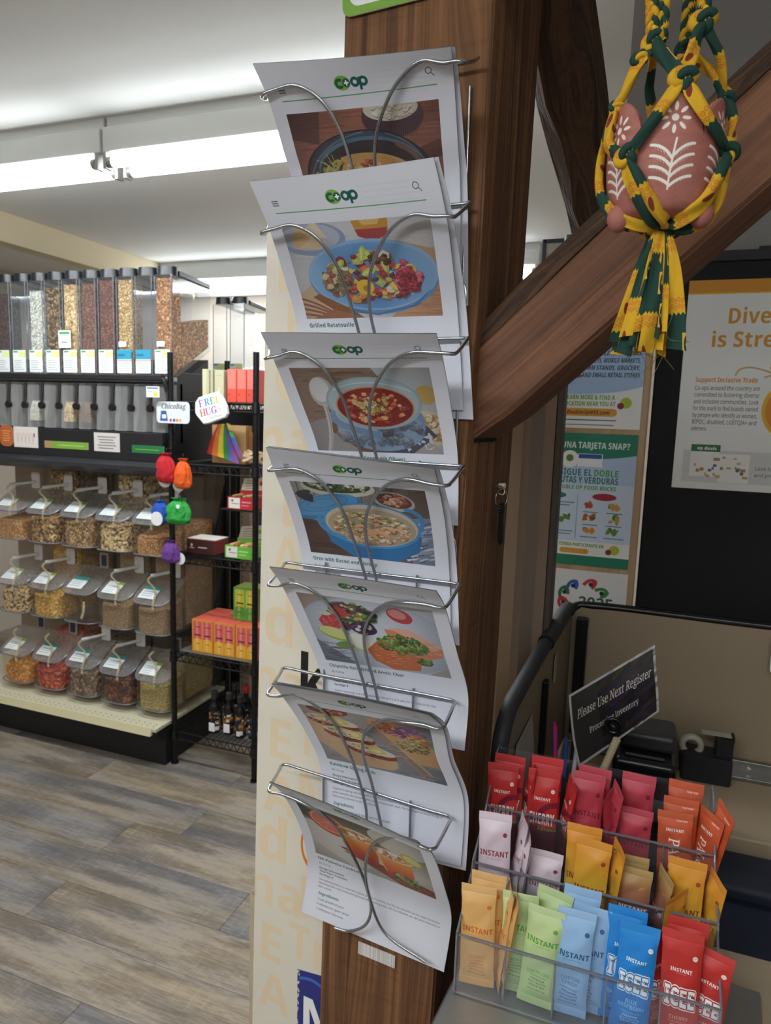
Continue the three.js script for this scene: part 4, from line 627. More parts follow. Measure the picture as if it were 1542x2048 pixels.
flat('poster', 0.216, 0.279, -0.109, 1.7265, -1.4985, printed(canvasTex(432, 558, (g, w, h) => {
  g.fillStyle = '#dbe6f4'; g.fillRect(0, 0, w, h); g.fillStyle = '#a9c8ee'; g.beginPath(); g.moveTo(0, 240); g.quadraticCurveTo(120, 190, 432, 215); g.lineTo(432, 390); g.quadraticCurveTo(200, 440, 0, 400); g.fill(); g.fillStyle = '#eef0ee'; g.beginPath(); g.moveTo(0, 410); g.quadraticCurveTo(220, 450, 432, 385); g.lineTo(432, 558); g.lineTo(0, 558); g.fill();
  g.font = 'bold 104px sans-serif'; g.fillStyle = '#5f9e3c'; g.fillText('GET FREE', 8, 110, 350); g.font = 'bold 46px sans-serif'; g.fillStyle = '#2f7a5c'; g.fillText('FRUITS & VEGGIES', 20, 168, 360); g.font = 'bold 26px sans-serif'; g.fillStyle = '#6aa84a'; g.fillText('WITH DOUBLE UP FOOD BUCKS', 20, 206, 352);
  g.fillStyle = '#8a3560'; g.beginPath(); g.moveTo(60, 290); g.lineTo(130, 270); g.lineTo(160, 262); g.lineTo(162, 330); g.lineTo(200, 345); g.lineTo(150, 360); g.lineTo(140, 330); g.lineTo(70, 330); g.fill();
  g.fillStyle = '#2a2f38'; g.font = 'italic bold 25px sans-serif'; ['AVAILABLE AT FARMERS', 'MARKETS, MOBILE MARKETS,', 'FARM STANDS, GROCERY,', 'AND SMALL RETAIL STORES'].forEach((s, i) => g.fillText(s, 190, 262 + i * 29, 226));
  g.fillStyle = '#5f9e3c'; g.font = 'bold 25px sans-serif'; g.fillText('LEARN MORE & FIND A', 128, 440, 200); g.fillText('LOCATION NEAR YOU AT', 122, 466, 210); g.fillStyle = '#e2a03c'; g.beginPath(); g.roundRect(104, 476, 236, 32, 16); g.fill(); g.fillStyle = '#3a2a10'; g.font = 'italic bold 22px sans-serif'; g.fillText('DoubleUpNYS.com', 140, 500, 170);
  g.fillStyle = '#b8c93a'; g.beginPath(); g.arc(372, 452, 22, 0, 6.3); g.fill(); g.fillStyle = '#8a2c40'; g.beginPath(); g.arc(352, 464, 13, 0, 6.3); g.fill(); g.fillStyle = '#e08a3a'; g.beginPath(); g.arc(80, 450, 22, 0, 6.3); g.fill();
  g.fillStyle = '#44485a'; g.fillRect(70, 522, 270, 4); g.fillRect(100, 542, 230, 3);
})), 'pale blue FREE fruits and veggies poster, uppermost on the wood cabinet', 'poster');
flat('poster', 0.216, 0.279, -0.11, 1.437, -1.4985, printed(canvasTex(432, 558, (g, w, h) => {
  g.fillStyle = '#b9d0ee'; g.fillRect(0, 0, w, h); g.fillStyle = '#1f8064'; g.beginPath(); g.moveTo(0, 0); g.lineTo(w, 0); g.lineTo(w, 84); g.quadraticCurveTo(220, 130, 0, 84); g.fill(); g.fillStyle = '#cfe0f3'; g.fillRect(0, 210, w, 250); g.fillStyle = '#eef2ea'; g.fillRect(0, 455, w, 70); g.fillStyle = '#1f8064'; g.fillRect(0, 515, w, 43);
  g.fillStyle = '#f2f6f0'; g.font = 'bold 36px sans-serif'; g.fillText('¿TIENES UNA TARJETA SNAP?', 14, 62, 390);
  g.fillStyle = '#f4f6f4'; g.beginPath(); g.arc(168, 108, 36, 0, 6.3); g.fill(); g.fillStyle = '#6a8a2c'; g.beginPath(); g.arc(168, 104, 15, 0, 6.3); g.fill(); g.fillStyle = '#f0f4f6'; g.fillRect(200, 84, 100, 54); g.fillStyle = '#2c58a8'; g.fillRect(204, 86, 92, 18);
  g.font = 'bold 38px sans-serif'; g.fillStyle = '#23705c'; g.fillText('CONSIGUE EL', 62, 176, 200); g.fillStyle = '#4f9a3c'; g.fillText('DOBLE', 268, 176, 100); g.fillStyle = '#23705c'; g.fillText('DE FRUTAS Y VERDURAS', 62, 208, 306); g.font = 'bold 24px sans-serif'; g.fillStyle = '#4f9a3c'; g.fillText('CON DOUBLE UP FOOD BUCKS', 62, 234, 300);
  g.fillStyle = '#1f8064'; g.beginPath(); g.ellipse(110, 262, 54, 15, 0, 0, 6.3); g.fill(); g.fillStyle = '#a8243a'; g.beginPath(); g.ellipse(318, 262, 48, 15, 0, 0, 6.3); g.fill(); g.fillStyle = '#6a7a90'; g.fillRect(210, 255, 2, 190);
  const r = rng(8); for (const [x, y, c] of [[80, 300, '#d8b030'], [160, 355, '#6a8a3a'], [70, 410, '#b83c4a'], [260, 300, '#b8503a'], [360, 300, '#d8a050'], [262, 352, '#a8642c'], [360, 352, '#c49a4a'], [264, 405, '#d8902c'], [358, 405, '#5f9a3c']]) for (let i = 0; i < 9; i++) { g.fillStyle = i % 3 ? c : ['#e8d8b8', '#7a4a2a', '#3f7a3a'][Math.floor(r() * 3)]; g.beginPath(); g.ellipse(x + (r() - 0.5) * 40, y + (r() - 0.5) * 22, 5 + r() * 9, 4 + r() * 8, r() * 3, 0, 6.3); g.fill(); }
  g.fillStyle = '#6f7c90'; for (const [x, y, n] of [[110, 290, 90], [110, 302, 70], [100, 412, 100], [100, 424, 90], [236, 326, 60], [330, 326, 64], [236, 380, 62], [330, 380, 64], [230, 432, 70], [326, 432, 80]]) g.fillRect(x, y, n, 4);
  g.fillStyle = '#4f8a3c'; g.font = 'bold 20px sans-serif'; g.fillText('ENCUENTRA UNA TIENDA PARTICIPANTE EN', 20, 477, 310); g.fillStyle = '#e2a03c'; g.beginPath(); g.roundRect(150, 486, 120, 22, 11); g.fill(); g.fillStyle = '#b8c93a'; g.beginPath(); g.arc(372, 482, 20, 0, 6.3); g.fill(); g.fillStyle = '#8a2c40'; g.beginPath(); g.arc(350, 492, 12, 0, 6.3); g.fill();
})), 'green and blue Spanish poster about a SNAP card on the wood cabinet', 'poster');
flat('poster', 0.2, 0.26, -0.1, 1.157, -1.4985, printed(canvasTex(400, 520, (g) => {
  g.fillStyle = '#e4e4e4'; g.fillRect(0, 0, 400, 520);
  const fig = (x, y, a, c) => { g.save(); g.translate(x, y); g.rotate(a); g.fillStyle = c; g.beginPath(); g.moveTo(-24, 22); g.quadraticCurveTo(-20, -26, 18, -24); g.quadraticCurveTo(34, -8, 24, 18); g.lineTo(12, 16); g.quadraticCurveTo(14, -6, 2, -8); g.quadraticCurveTo(-8, 0, -10, 22); g.fill(); g.fillStyle = '#2a2c38'; g.beginPath(); g.arc(6, 4, 9, 0, 6.3); g.fill(); g.restore(); };
  fig(140, 100, -0.3, '#2f7a4a'); fig(176, 66, 0.1, '#2c5cb4'); fig(250, 52, 0.5, '#c23a3a'); fig(300, 84, 1.0, '#3f8a48'); fig(138, 150, -0.9, '#c8323a'); g.fillStyle = '#35563c'; g.font = 'bold 66px sans-serif'; g.fillText('2025', 205, 160); g.font = '30px sans-serif'; g.fillText('International Year', 90, 260); g.fillText('of Cooperatives', 100, 300);
})), 'white 2025 poster with ring of coloured figures, lowest on the wood cabinet', 'poster');
{
  const b = thing('black_board', 'large matte black board on the register wall around the Diversity poster', 'board', [0.34, 0.9, -1.553]);
  part('panel', box(0.64, 1.02, 0.012, 0, 0, 0, 0.002), std(0x0e0f13, 0.75), b);
  part('top_rail', merge([box(0.64, 0.02, 0.02, 0, 1.02, 0), box(0.5, 0.006, 0.012, 0.1, 1.04, 0)]), M.charcoal, b);
  flat('poster', 0.27, 0.413, 0.07 + 0.135, 1.678, -1.5445, printed(canvasTex(540, 826, (g, w, h) => {
    g.fillStyle = '#eef0ee'; g.fillRect(0, 0, w, h); g.fillStyle = '#d8941f'; g.fillRect(0, 0, w, 48); g.fillStyle = '#e5b52c'; g.fillRect(0, 48, w, 6);
    g.fillStyle = '#dc9a33'; g.font = 'bold 82px sans-serif'; g.fillText('Diversity', 148, 168, 320); g.fillText('is Strength', 96, 258, 400);
    g.strokeStyle = '#d0a878'; g.lineWidth = 6; g.beginPath(); g.moveTo(198, 370); g.quadraticCurveTo(210, 310, 330, 360); g.moveTo(300, 375); g.lineTo(334, 364); g.lineTo(318, 335); g.stroke();
    g.fillStyle = '#d98a3a'; g.font = 'bold 27px sans-serif'; g.fillText('Support Inclusive Trade', 54, 396, 226); g.fillStyle = '#4a4d52'; g.font = '23px sans-serif';
    ['Co-ops around the country are', 'committed to fostering diverse', 'and inclusive communities. Look', 'for this mark to find brands owned', 'by people who identify as women,', 'BIPOC, disabled, LGBTQIA+ and', 'veterans.'].forEach((s, i) => g.fillText(s, 54, 427 + i * 27, i === 6 ? 60 : 236));
    g.fillStyle = '#e5b52c'; g.beginPath(); g.arc(420, 500, 118, 0, 6.3); g.fill(); g.fillStyle = '#df8f22'; g.beginPath(); g.arc(420, 500, 104, 0, 6.3); g.fill();
    g.fillStyle = '#d9dadb'; g.fillRect(34, 668, w - 68, 130); g.fillStyle = '#f4f4f2'; g.fillRect(170, 680, 110, 116); g.fillRect(62, 652, 108, 122); g.fillStyle = '#27733f'; g.fillRect(62, 645, 108, 28); g.fillStyle = '#fff'; g.font = 'bold 18px sans-serif'; g.fillText('op deals', 84, 666);
    const r = rng(3); for (let i = 0; i < 26; i++) { g.fillStyle = ['#b8843a', '#8a8a8a', '#c9a86a', '#5a6a8a'][Math.floor(r() * 4)]; g.fillRect(70 + r() * 190, 684 + r() * 84, 6 + r() * 14, 5 + r() * 9); }
    g.fillStyle = '#5a5c60'; g.font = '19px sans-serif'; g.fillText('Look for great deals on foods', 300, 740); g.fillText('and products with this mark', 300, 766);
  })), 'white poster headed Diversity is Strength on the black board', 'poster');
}
{ // folded screen of taupe panels between the post and the posters
  const t = thing('folding_screen', 'taupe folded screen standing between the timber post and the wood cabinet', 'screen', [-0.2, 0, -1.24]);
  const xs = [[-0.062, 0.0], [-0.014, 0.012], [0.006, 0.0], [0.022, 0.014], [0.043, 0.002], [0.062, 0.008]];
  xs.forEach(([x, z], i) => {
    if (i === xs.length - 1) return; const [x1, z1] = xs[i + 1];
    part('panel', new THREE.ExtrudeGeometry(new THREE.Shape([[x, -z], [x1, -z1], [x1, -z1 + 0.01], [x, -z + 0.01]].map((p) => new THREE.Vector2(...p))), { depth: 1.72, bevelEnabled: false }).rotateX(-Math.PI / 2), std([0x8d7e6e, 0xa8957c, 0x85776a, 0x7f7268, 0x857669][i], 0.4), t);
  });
  part('edge_strip', box(0.012, 1.72, 0.05, 0.068, 0, -0.018, 0.003), std(0x4c443c, 0.5), t);
}
// ---------------------------------------------------------------- checkout stand
{
  const t = thing('checkout_counter', 'tan checkout counter with a steel end plate and a recessed dark belt', 'counter', [0.26, 0, -1.0]);
  part('cabinet', box(0.76, 0.9, 0.86, 0.02, 0, 0.02, 0.004), std(0x3a3530, 0.6), t);
  part('worktop_back', box(0.8, 0.05, 0.24, 0.04, 0.9, -0.279, 0.004), M.tan, t);
  part('worktop_front', box(0.76, 0.05, 0.66, 0.06, 0.9, 0.44, 0.004), M.tan, t, 'tan front worktop');
  part('belt', box(0.78, 0.012, 0.262, 0.05, 0.9, -0.026, 0.003), M.navy, t, 'dark navy belt lying in the counter');
  part('belt_ridge', box(0.78, 0.03, 0.1, 0.05, 0.905, -0.1, 0.012), M.navyTop, t, 'raised dark strip behind the belt');
  part('back_rail', merge([box(0.78, 0.028, 0.012, 0.05, 0.95, -0.39, 0.003), box(0.78, 0.008, 0.03, 0.05, 0.95, -0.372, 0.002)]), std(0x8c8a86, 0.35, { metalness: 0.9 }), t);
  for (const x of [-0.02, 0.08]) part('screw', new THREE.CylinderGeometry(0.004, 0.004, 0.003, 12).rotateX(1.57).translate(x, 0.967, -0.383), M.chrome, t);
  const plate = new THREE.Shape([[0, 0], [0.42, 0], [0.42, 0.6], [0, 0.6]].map((p) => new THREE.Vector2(...p)));
  const st = thing('steel_tray', 'brushed steel end tray of the counter under the clear packet holder', 'tray', [PF(0.066, 0, 0.55)[0], 0.951, PF(0.066, 0, 0.55)[2]], TH);
  part('plate', new THREE.ExtrudeGeometry(new THREE.Shape([[0, 0], [0.32, 0], [0.32, 0.62], [0, 0.62]].map((p) => new THREE.Vector2(...p))), { depth: 0.002, bevelEnabled: false }).rotateX(-Math.PI / 2).translate(0, 0, 0), M.steel, st);
  part('rim', plain(0.003, 0.1, 0.62, -0.001, -0.1, -0.31), std(0x7d7b77, 0.4, { metalness: 0.9 }), st);
}
{
  const t = thing('register_partition', 'tan partition with rounded black bumper edge around the register', 'partition', [0.1, 0, -1.4]);
  const Y = 1.236, B = 0.95;
  part('back_panel', plain(0.62, Y - B, 0.014, 0.1, B, -0.006), std(0x96856d, 0.55), t);
  { const wp = plain(0.014, Y - B - 0.01, 0.44, 0, B, 0.22); const q = wp.attributes.position; for (let i = 0; i < q.count; i++) { const k = q.getZ(i) / 0.47; q.setX(i, q.getX(i) - 0.206 - 0.046 * k); if (q.getY(i) > B + 0.01) q.setY(i, q.getY(i) - 0.055 * k); } part('wing_panel', wp, std(0x8a7a64, 0.55), t); }
  part('edge_bumper', tube([[0.42, Y, -0.006], [0.1, Y, -0.006], [-0.16, Y, -0.006], [-0.192, Y - 0.003, -0.005], [-0.206, Y - 0.014, 0.01]], 0.0085, 60, 10), M.blackGloss, t);
  part('wing_bumper', tube([[-0.206, Y - 0.012, 0.008], [-0.207, Y, 0.03], [-0.227, Y - 0.024, 0.2], [-0.244, Y - 0.046, 0.38], [-0.249, Y - 0.056, 0.43], [-0.252, Y - 0.085, 0.465], [-0.253, Y - 0.14, 0.475], [-0.253, B, 0.475]], 0.0125, 90, 10), M.charcoal, t);
  part('bumper_sleeve', tube([[-0.2105, Y - 0.004, 0.06], [-0.227, Y - 0.024, 0.2]], 0.0145, 8, 12), M.charcoal, t);
  part('bracket', merge([box(0.022, 0.24, 0.02, -0.178, B + 0.025, 0.014, 0.002), new THREE.SphereGeometry(0.0035, 10, 8).translate(-0.176, Y - 0.03, 0.026)]), M.blackMetal, t);
  part('hinge', box(0.01, 0.18, 0.02, -0.218, B + 0.03, 0.24, 0.002), M.blackMetal, t);
  part('notice', sheetGeo([[-0.236, 1.12, -0.228, 1.13, 0.42, 0.32], [-0.234, 1.07, -0.222, 1.07, 0.43, 0.32], [-0.232, 1.0, -0.222, 1.0, 0.43, 0.32]], { fit: true, nu: 4, nv: 10 }), [std(0x9a9488, 0.7), M.paper], t, 'worn paper notice taped inside the wing');
  part('outlet_plate', box(0.003, 0.05, 0.035, -0.212, 1.13, 0.15, 0.001), std(0x968a78, 0.5), t);
  const p = thing('white_tag', 'white rounded plastic tag hanging on the partition at the edge of the view', 'tag', [0.272, 1.19, -1.387]);
  part('plate', card(0.032, 0.075, 0.003, 0.012), M.offwhite, p); part('hole', disc(0.004, 0.004).translate(-0.006, 0.026, 0.002), std(0x5a4a38, 0.7), p);
}
{
  const B = 0.951;
  const s = thing('hanging_register_sign', 'dark Please Use Next Register sign with a pale border held by a clip', 'sign', [-0.004, 1.05, -1.1]);
  const map = canvasTex(640, 440, (g, w, h) => {
    g.fillStyle = '#b8b6b2'; g.fillRect(0, 0, w, h); g.fillStyle = '#211f22'; g.fillRect(16, 16, w - 32, h - 32);
    const r = rng(15); for (let i = 0; i < 140; i++) { g.fillStyle = ['rgba(70,40,80,.25)', 'rgba(90,84,30,.22)', 'rgba(30,50,70,.25)', 'rgba(20,20,24,.4)'][Math.floor(r() * 4)]; g.save(); g.translate(230 + r() * 380, 20 + r() * 400); g.rotate(-0.5 + r() * 0.4); g.fillRect(-60, -10, 60 + r() * 120, 10 + r() * 26); g.restore(); }
    g.fillStyle = '#33312f'; g.fillRect(16, 16, 200, h - 32); g.fillStyle = '#d8d4c8'; g.font = 'italic 74px serif'; g.fillText('Please Use Next Register', 50, 170, 550); g.font = '50px serif'; g.fillText('Processing Inventory', 130, 290, 370);
  });
  const g = sheetGeo([[-0.071, 0.114, 0.05, 0.219, 0.0, 0.01], [-0.066, 0.082, 0.054, 0.188, 0.006, 0.016], [-0.058, 0.04, 0.06, 0.15, 0.01, 0.016], [-0.047, -0.001, 0.064, 0.115, 0.008, 0.01]], { thick: 0.001, fit: true, nu: 8, nv: 12 });
  const m = new THREE.Mesh(g, [printed(map, 0.3), M.black]); m.name = 'sign_sheet'; m.castShadow = m.receiveShadow = true; s.add(m);
  part('clip', merge([new THREE.TorusGeometry(0.011, 0.003, 8, 24), new THREE.SphereGeometry(0.006, 10, 8).translate(0, 0, 0.003)]).translate(0.0, 0.085, 0.022), M.blackGloss, s);
  const k = thing('dowel_stand', 'pale wooden dowel leaning up to the clip of the register sign', 'stand', [-0.04, B, -1.08]);
  part('dowel', rod([0.0, 0.02, -0.005], [0.043, 0.168, 0.012], 0.0058, 12), std(0xcdbb94, 0.6), k); part('foot', box(0.05, 0.022, 0.05, -0.002, 0, -0.004, 0.004), M.blackGloss, k);
  const pr = thing('receipt_printer', 'black boxy receipt printer behind the register sign', 'printer', [0.048, B, -1.19]);
  part('body', merge([box(0.1, 0.11, 0.12, 0, 0, 0, 0.012), prismX([[0.06, 0.0], [0.06, 0.05], [0.075, 0.02], [0.075, 0]], 0.096, 0, 0.002)]), M.blackGloss, pr);
  part('cover', box(0.092, 0.034, 0.08, 0.004, 0.108, -0.018, 0.012), std(0x2c2c2c, 0.4), pr); part('paper_slot', box(0.06, 0.003, 0.006, 0, 0.1105, 0.045, 0.001), M.charcoal, pr);
  const td = thing('tape_dispenser', 'black desk tape dispenser with a roll of clear tape against the partition', 'tape dispenser', [0.155, B, -1.345]);
  part('base', prismX([[-0.024, 0], [0.024, 0], [0.024, 0.05], [-0.024, 0.05]], 0.085, 0.006, 0.003).applyMatrix4(new THREE.Matrix4().makeRotationY(0)), M.black, td);
  part('nose', merge([prismX([[-0.012, 0.045], [0.012, 0.045], [0.012, 0.084], [-0.012, 0.08]], 0.03, 0.034, 0.002), box(0.004, 0.01, 0.024, 0.048, 0.08, 0)]), M.black, td);
  part('tape_roll', new THREE.TorusGeometry(0.016, 0.006, 10, 30).scale(1, 1, 1.3).translate(-0.02, 0.058, 0), phys({ color: 0xd9d4c4, transmission: 0.4, roughness: 0.3, thickness: 0 }), td);
  part('tape_tail', box(0.05, 0.0012, 0.018, 0.02, 0.087, 0, 0.0004), phys({ color: 0xcfcabc, transmission: 0.4, roughness: 0.25, thickness: 0 }), td);
  const pens = thing('pen_cup', 'dark cup of pens in the corner of the partition beside the register sign', 'cup', [-0.07, B, -1.12]);
  part('cup', new THREE.LatheGeometry([[0, 0], [0.026, 0], [0.028, 0.075], [0.0255, 0.075], [0.024, 0.004], [0, 0.004]].map((p) => new THREE.Vector2(...p)), 24), M.black, pens);
  [[0x2a57a8, -0.004, 0.01], [0xd08a1c, 0.012, 0.0], [0xc2378a, -0.014, 0.004], [0x333338, 0.002, -0.008], [0xdedad0, 0.006, 0.012]].forEach(([c, x, z], i) => part('pen', merge([rod([x, 0.006, z], [x * 2 + 0.004, 0.135 + i * 0.008, z * 2], 0.0036, 8), rod([x * 2 + 0.004, 0.135 + i * 0.008, z * 2], [x * 2.1 + 0.004, 0.142 + i * 0.008, z * 2.1], 0.002, 8)]), std(c, 0.4), pens));
}
// ---------------------------------------------------------------- clear holder and drink mix packets
const DX = -0.148, DW = 0.266, DZ = -0.692, DY = 0.954, COL = DW / 5, LIP = [0.071, 0.114, 0.149], FLOOR = [0.004, 0.028, 0.062], STEP = 0.07;
{
  const t = thing('packet_holder', 'clear acrylic three-tier holder full of slim drink mix packets', 'display', [DX + DW / 2, DY, DZ]);
  const T = 0.003, H = 0.2, D = 0.215, side = [[0, 0], [0, 0.074], [-0.066, 0.105], [-0.07, 0.117], [-0.135, 0.145], [-0.14, 0.152], [-0.2, 0.198], [-D, 0.198], [-D, 0]];
  for (const s of [-1, 1]) { part('side_panel', prismX(side, T, s * (DW / 2 + T / 2), 0.0005), M.acrylic, t); const e = []; for (let i = 0; i < side.length - 2; i++) e.push(rod([s * (DW / 2 + T / 2), side[i][1], side[i][0]], [s * (DW / 2 + T / 2), side[i + 1][1], side[i + 1][0]], 0.0014, 6)); part('side_edge', merge(e), M.edge, t); }
  part('base', box(DW, T, D, 0, 0, -D / 2, 0.001), M.acrylic, t); part('back_panel', box(DW, 0.198, T, 0, 0, -D + T, 0.001), M.acrylic, t);
  for (let r = 0; r < 3; r++) {
    const z = -r * STEP, y0 = r ? FLOOR[r] : 0.002;
    part('front_panel', box(DW, LIP[r] - y0, T, 0, y0, z - T / 2 - 0.0005, 0.001), M.acrylic, t);
    part('lip', plain(DW, 0.0012, T, 0, LIP[r], z - T / 2 - 0.0005), M.edge, t); part('foot_edge', plain(DW, 0.0016, 0.002, 0, y0 - 0.001, z), M.edge, t);
    if (r) part('shelf', box(DW, T, STEP - 0.004, 0, FLOOR[r] - T, z - STEP / 2, 0.001), M.acrylic, t);
    for (let c = 1; c < 5; c++) { const x = -DW / 2 + c * COL; part('divider', box(0.0022, LIP[r] - y0 + 0.014, STEP - 0.006, x, y0, z - STEP / 2, 0.0008), M.acrylic, t); part('divider_edge', rod([x, y0, z - 0.004], [x, LIP[r], z - 0.004], 0.0011, 6), M.edge, t); }
  }
}
{
  const icee = (g, y, fill) => { g.save(); g.translate(128, y); g.transform(1, 0.06, 0, 1.55, 0, 0); g.font = 'bold 104px sans-serif'; g.textAlign = 'center'; g.lineJoin = 'round'; g.strokeStyle = '#f2f2f2'; g.lineWidth = 26; g.strokeText('ICEE', 0, 0, 196); g.strokeStyle = fill; g.lineWidth = 17; g.strokeText('ICEE', 0, 0, 196); g.strokeStyle = '#f4f4f4'; g.lineWidth = 5; g.strokeText('ICEE', 0, 0, 196); g.fillStyle = '#f6f4f2'; g.fillText('ICEE', 0, 0, 196); g.strokeStyle = '#555'; g.lineWidth = 3; for (const x of [-84, -46, 8, 56]) { g.beginPath(); for (let k = 0; k < 6; k++) g.lineTo(x + k * 6, -62 + (k % 2) * 9); g.stroke(); } g.restore(); };
  const kinds = {
    orange: { bg: ['#deae6c', '#dca55c'], fg: '#c8641e', dot: '#e07a1c', name: 'ORANGE', at: 0.46, lo: 0.72, sub: '#b06a2a' },
    lime: { bg: ['#bfd196', '#b4cb88'], fg: '#4d9a28', dot: '#6aa83a', name: 'LEMON-LIME', at: 0.36, lo: 0.67, sub: '#4f7a3c' },
    cotton: { bg: ['#97bce0', '#8ab0d8'], fg: '#24507f', dot: '#2f5f9c', name: 'COTTON CANDY', two: true, at: 0.44, lo: 0.66, sub: '#2a4f7c' },
    blue: { bg: ['#1a86d6', '#1579c6'], fg: '#f4f4f4', dot: '#f2ece6', name: 'BLUE RASPBERRY', two: true, icee: 0.6, at: 0.33, small: true, lo: 0.71, sub: '#9fd0f4' },
    red: { bg: ['#c02e28', '#b32722'], fg: '#f4efe8', dot: '#efe6da', name: 'CHERRY', icee: 0.62, at: 0.33, small: true, lo: 0.74, sub: '#eab0a4' },
    pink: { bg: ['#dccad2', '#d2bdc6'], fg: '#8c2c2e', dot: '#8f3a3a', name: 'ACAI', at: 0.41, lo: 0.72, sub: '#8a4a50' },
    yellow: { bg: ['#d88a2a', '#d8aa34', '#e0a838'], fg: '#8c3218', dot: '#a8402a', name: 'MANGO', at: 0.5, lo: 0.76, sub: '#9a5a20' },
    mauve: { bg: ['#b8a05a', '#a5704e', '#8a4c4c', '#7f4450', '#7f4450'], fg: '#f4ece6', dot: '#e0961e', name: 'TROPIC', at: 0.45, lo: 0.74, sub: '#c8742c' },
    rasp: { bg: ['#bb3f4e', '#a93040'], fg: '#701726', dot: '#7a1a2a', name: 'RASPBERRY', at: 0.42, lo: 0.72, sub: '#7a2430' },
    cherry: { bg: ['#c42c2c', '#bd2626'], fg: '#f4efe8', dot: '#efe6da', at: 0.3, small: true, cherry: true },
    palo: { bg: ['#c4542f', '#b84a28'], fg: '#f4efe8', dot: null, at: 0.2, small: true, palo: true },
  };
  const tex = {}, mats = {};
  for (const [k, o] of Object.entries(kinds)) {
    tex[k] = canvasTex(256, 768, (g, w, h) => {
      const q = g.createLinearGradient(0, 0, 60, h); o.bg.forEach((c, i) => q.addColorStop(i / (o.bg.length - 1), c)); g.fillStyle = q; g.fillRect(0, 0, w, h);
      g.strokeStyle = 'rgba(255,255,255,.16)'; g.lineWidth = 2; for (let i = -80; i < 256; i += 9) { g.beginPath(); g.moveTo(i, 0); g.lineTo(i + 60, 66); g.stroke(); }
      g.strokeStyle = 'rgba(0,0,0,.07)'; for (let i = -80; i < 256; i += 9) { g.beginPath(); g.moveTo(i, h); g.lineTo(i + 40, h - 46); g.stroke(); }
      if (o.cherry) { g.strokeStyle = '#7a1d34'; g.lineWidth = 44; g.beginPath(); g.arc(240, 400, 140, 2.9, 5.2); g.stroke(); g.fillStyle = '#5a1320'; g.fillRect(0, 440, w, 328); g.fillStyle = '#f1e8dc'; g.font = 'bold 120px sans-serif'; g.save(); g.translate(128, 425); g.scale(0.62, 1.05); g.textAlign = 'center'; g.fillText('CHERRY', 0, 0, 350); g.restore(); g.fillStyle = '#b9b24a'; g.font = 'italic 44px serif'; g.fillText('Limeade', 100, 468); }
      if (o.palo) { g.save(); g.translate(84, 205); g.rotate(Math.PI / 2); g.fillStyle = '#f4ece2'; g.font = '112px serif'; g.fillText('PALOMA', 0, 0, 440); g.restore(); g.fillStyle = '#f4ece2'; g.font = '17px sans-serif'; g.fillText('◄  TEAR HERE', 120, 74); }
      const y = o.at * h; g.textAlign = 'center'; g.fillStyle = o.fg;
      g.font = `bold ${o.small ? 34 : 58}px sans-serif`; g.fillText('INSTANT', 128, y, o.small ? 140 : 232); g.font = `${o.small ? 8 : 17}px sans-serif`; g.globalAlpha = 0.75; g.fillText('H Y D R A T I O N', 128, y + (o.small ? 14 : 26), o.small ? 80 : 130); g.globalAlpha = 1;
      if (k === 'mauve') { g.fillStyle = o.dot; for (let i = 0; i < 4; i++) { g.save(); g.translate(176 + i * 9, 156 - i * 4); g.rotate(0.5); g.fillRect(-3, -14 + i * 2, 6, 26 - i * 3); g.restore(); } } else if (o.dot) { g.fillStyle = o.dot; g.beginPath(); g.arc(212, 150, 17, 0, 6.3); g.fill(); g.fillStyle = 'rgba(120,120,120,.55)'; g.fillRect(201, 148, 22, 4); }
      if (o.icee) icee(g, o.icee * h, k === 'blue' ? '#1a86d6' : '#b32722');
      if (o.lo) { g.fillStyle = k === 'blue' || k === 'red' ? o.sub : o.fg; g.globalAlpha = 1; g.font = '35px sans-serif'; let yy = o.lo * h; if (o.two) for (const s of o.name.split(' ')) { g.fillText(s, 128, yy, 180); yy += 34; } else { g.fillText(o.name, 128, yy, 170); yy += 26; } g.fillStyle = o.sub; g.globalAlpha = 0.7; g.fillRect(58, yy - 14, 140, 3); g.fillRect(70, yy - 6, 116, 3); g.globalAlpha = 1; g.font = 'bold 22px sans-serif'; if (yy < 690) for (const s of ['PREMIUM', 'ELECTROLYTE', 'DRINK MIX']) { yy += 24; g.fillText(s, 128, yy, 130); } g.fillStyle = 'rgba(30,30,30,.8)'; g.font = 'bold 14px sans-serif'; if (yy < 700) g.fillText('NET WT 0.25oz (7.0g)', 128, yy + 26, 130); g.globalAlpha = 1; }
    });
    const b = kinds[k].bg; mats[k] = [new THREE.MeshPhysicalMaterial({ map: tex[k], roughness: 0.5, sheen: 0 }), std(b[b.length - 1], 0.5)];
  }
  const geo = (len, seed, curl, v0, v1) => {
    const w = 0.02, nu = 10, nv = v1 - v0 > 0.5 ? 26 : 3, r = rng(seed), a1 = r() * 6, a2 = r() * 6, rowsF = [], rowsB = [];
    for (let j = 0; j <= nv; j++) { const v = lerp(v0, v1, j / nv), end = Math.min(1, Math.max(0, (Math.min(v, 1 - v) - 0.075) / 0.09)), e = end * end * (3 - 2 * end), F = [], B = [];
      for (let i = 0; i <= nu; i++) { const u = i / nu * 2 - 1, prof = Math.pow(Math.max(0, 1 - u * u), 0.55), th = 0.0002 + (0.0042 * prof * (0.75 + 0.35 * (1 - v))) * e, wr = 0.0011 * e * prof * (Math.sin(v * 13 + a1 + u * 2) + 0.6 * Math.sin(v * 29 + a2 + u * 5)), x = u * w * (1 - 0.05 * e), y = (1 - v) * len, cz = curl * Math.pow(1 - v, 2) * 0.012 + 0.0006 * Math.sin(u * 2.5 + a1) * (1 - e); F.push(V(x, y, th + wr + cz)); B.push(V(x, y, -th + cz)); }
      rowsF.push(F); rowsB.push(B); }
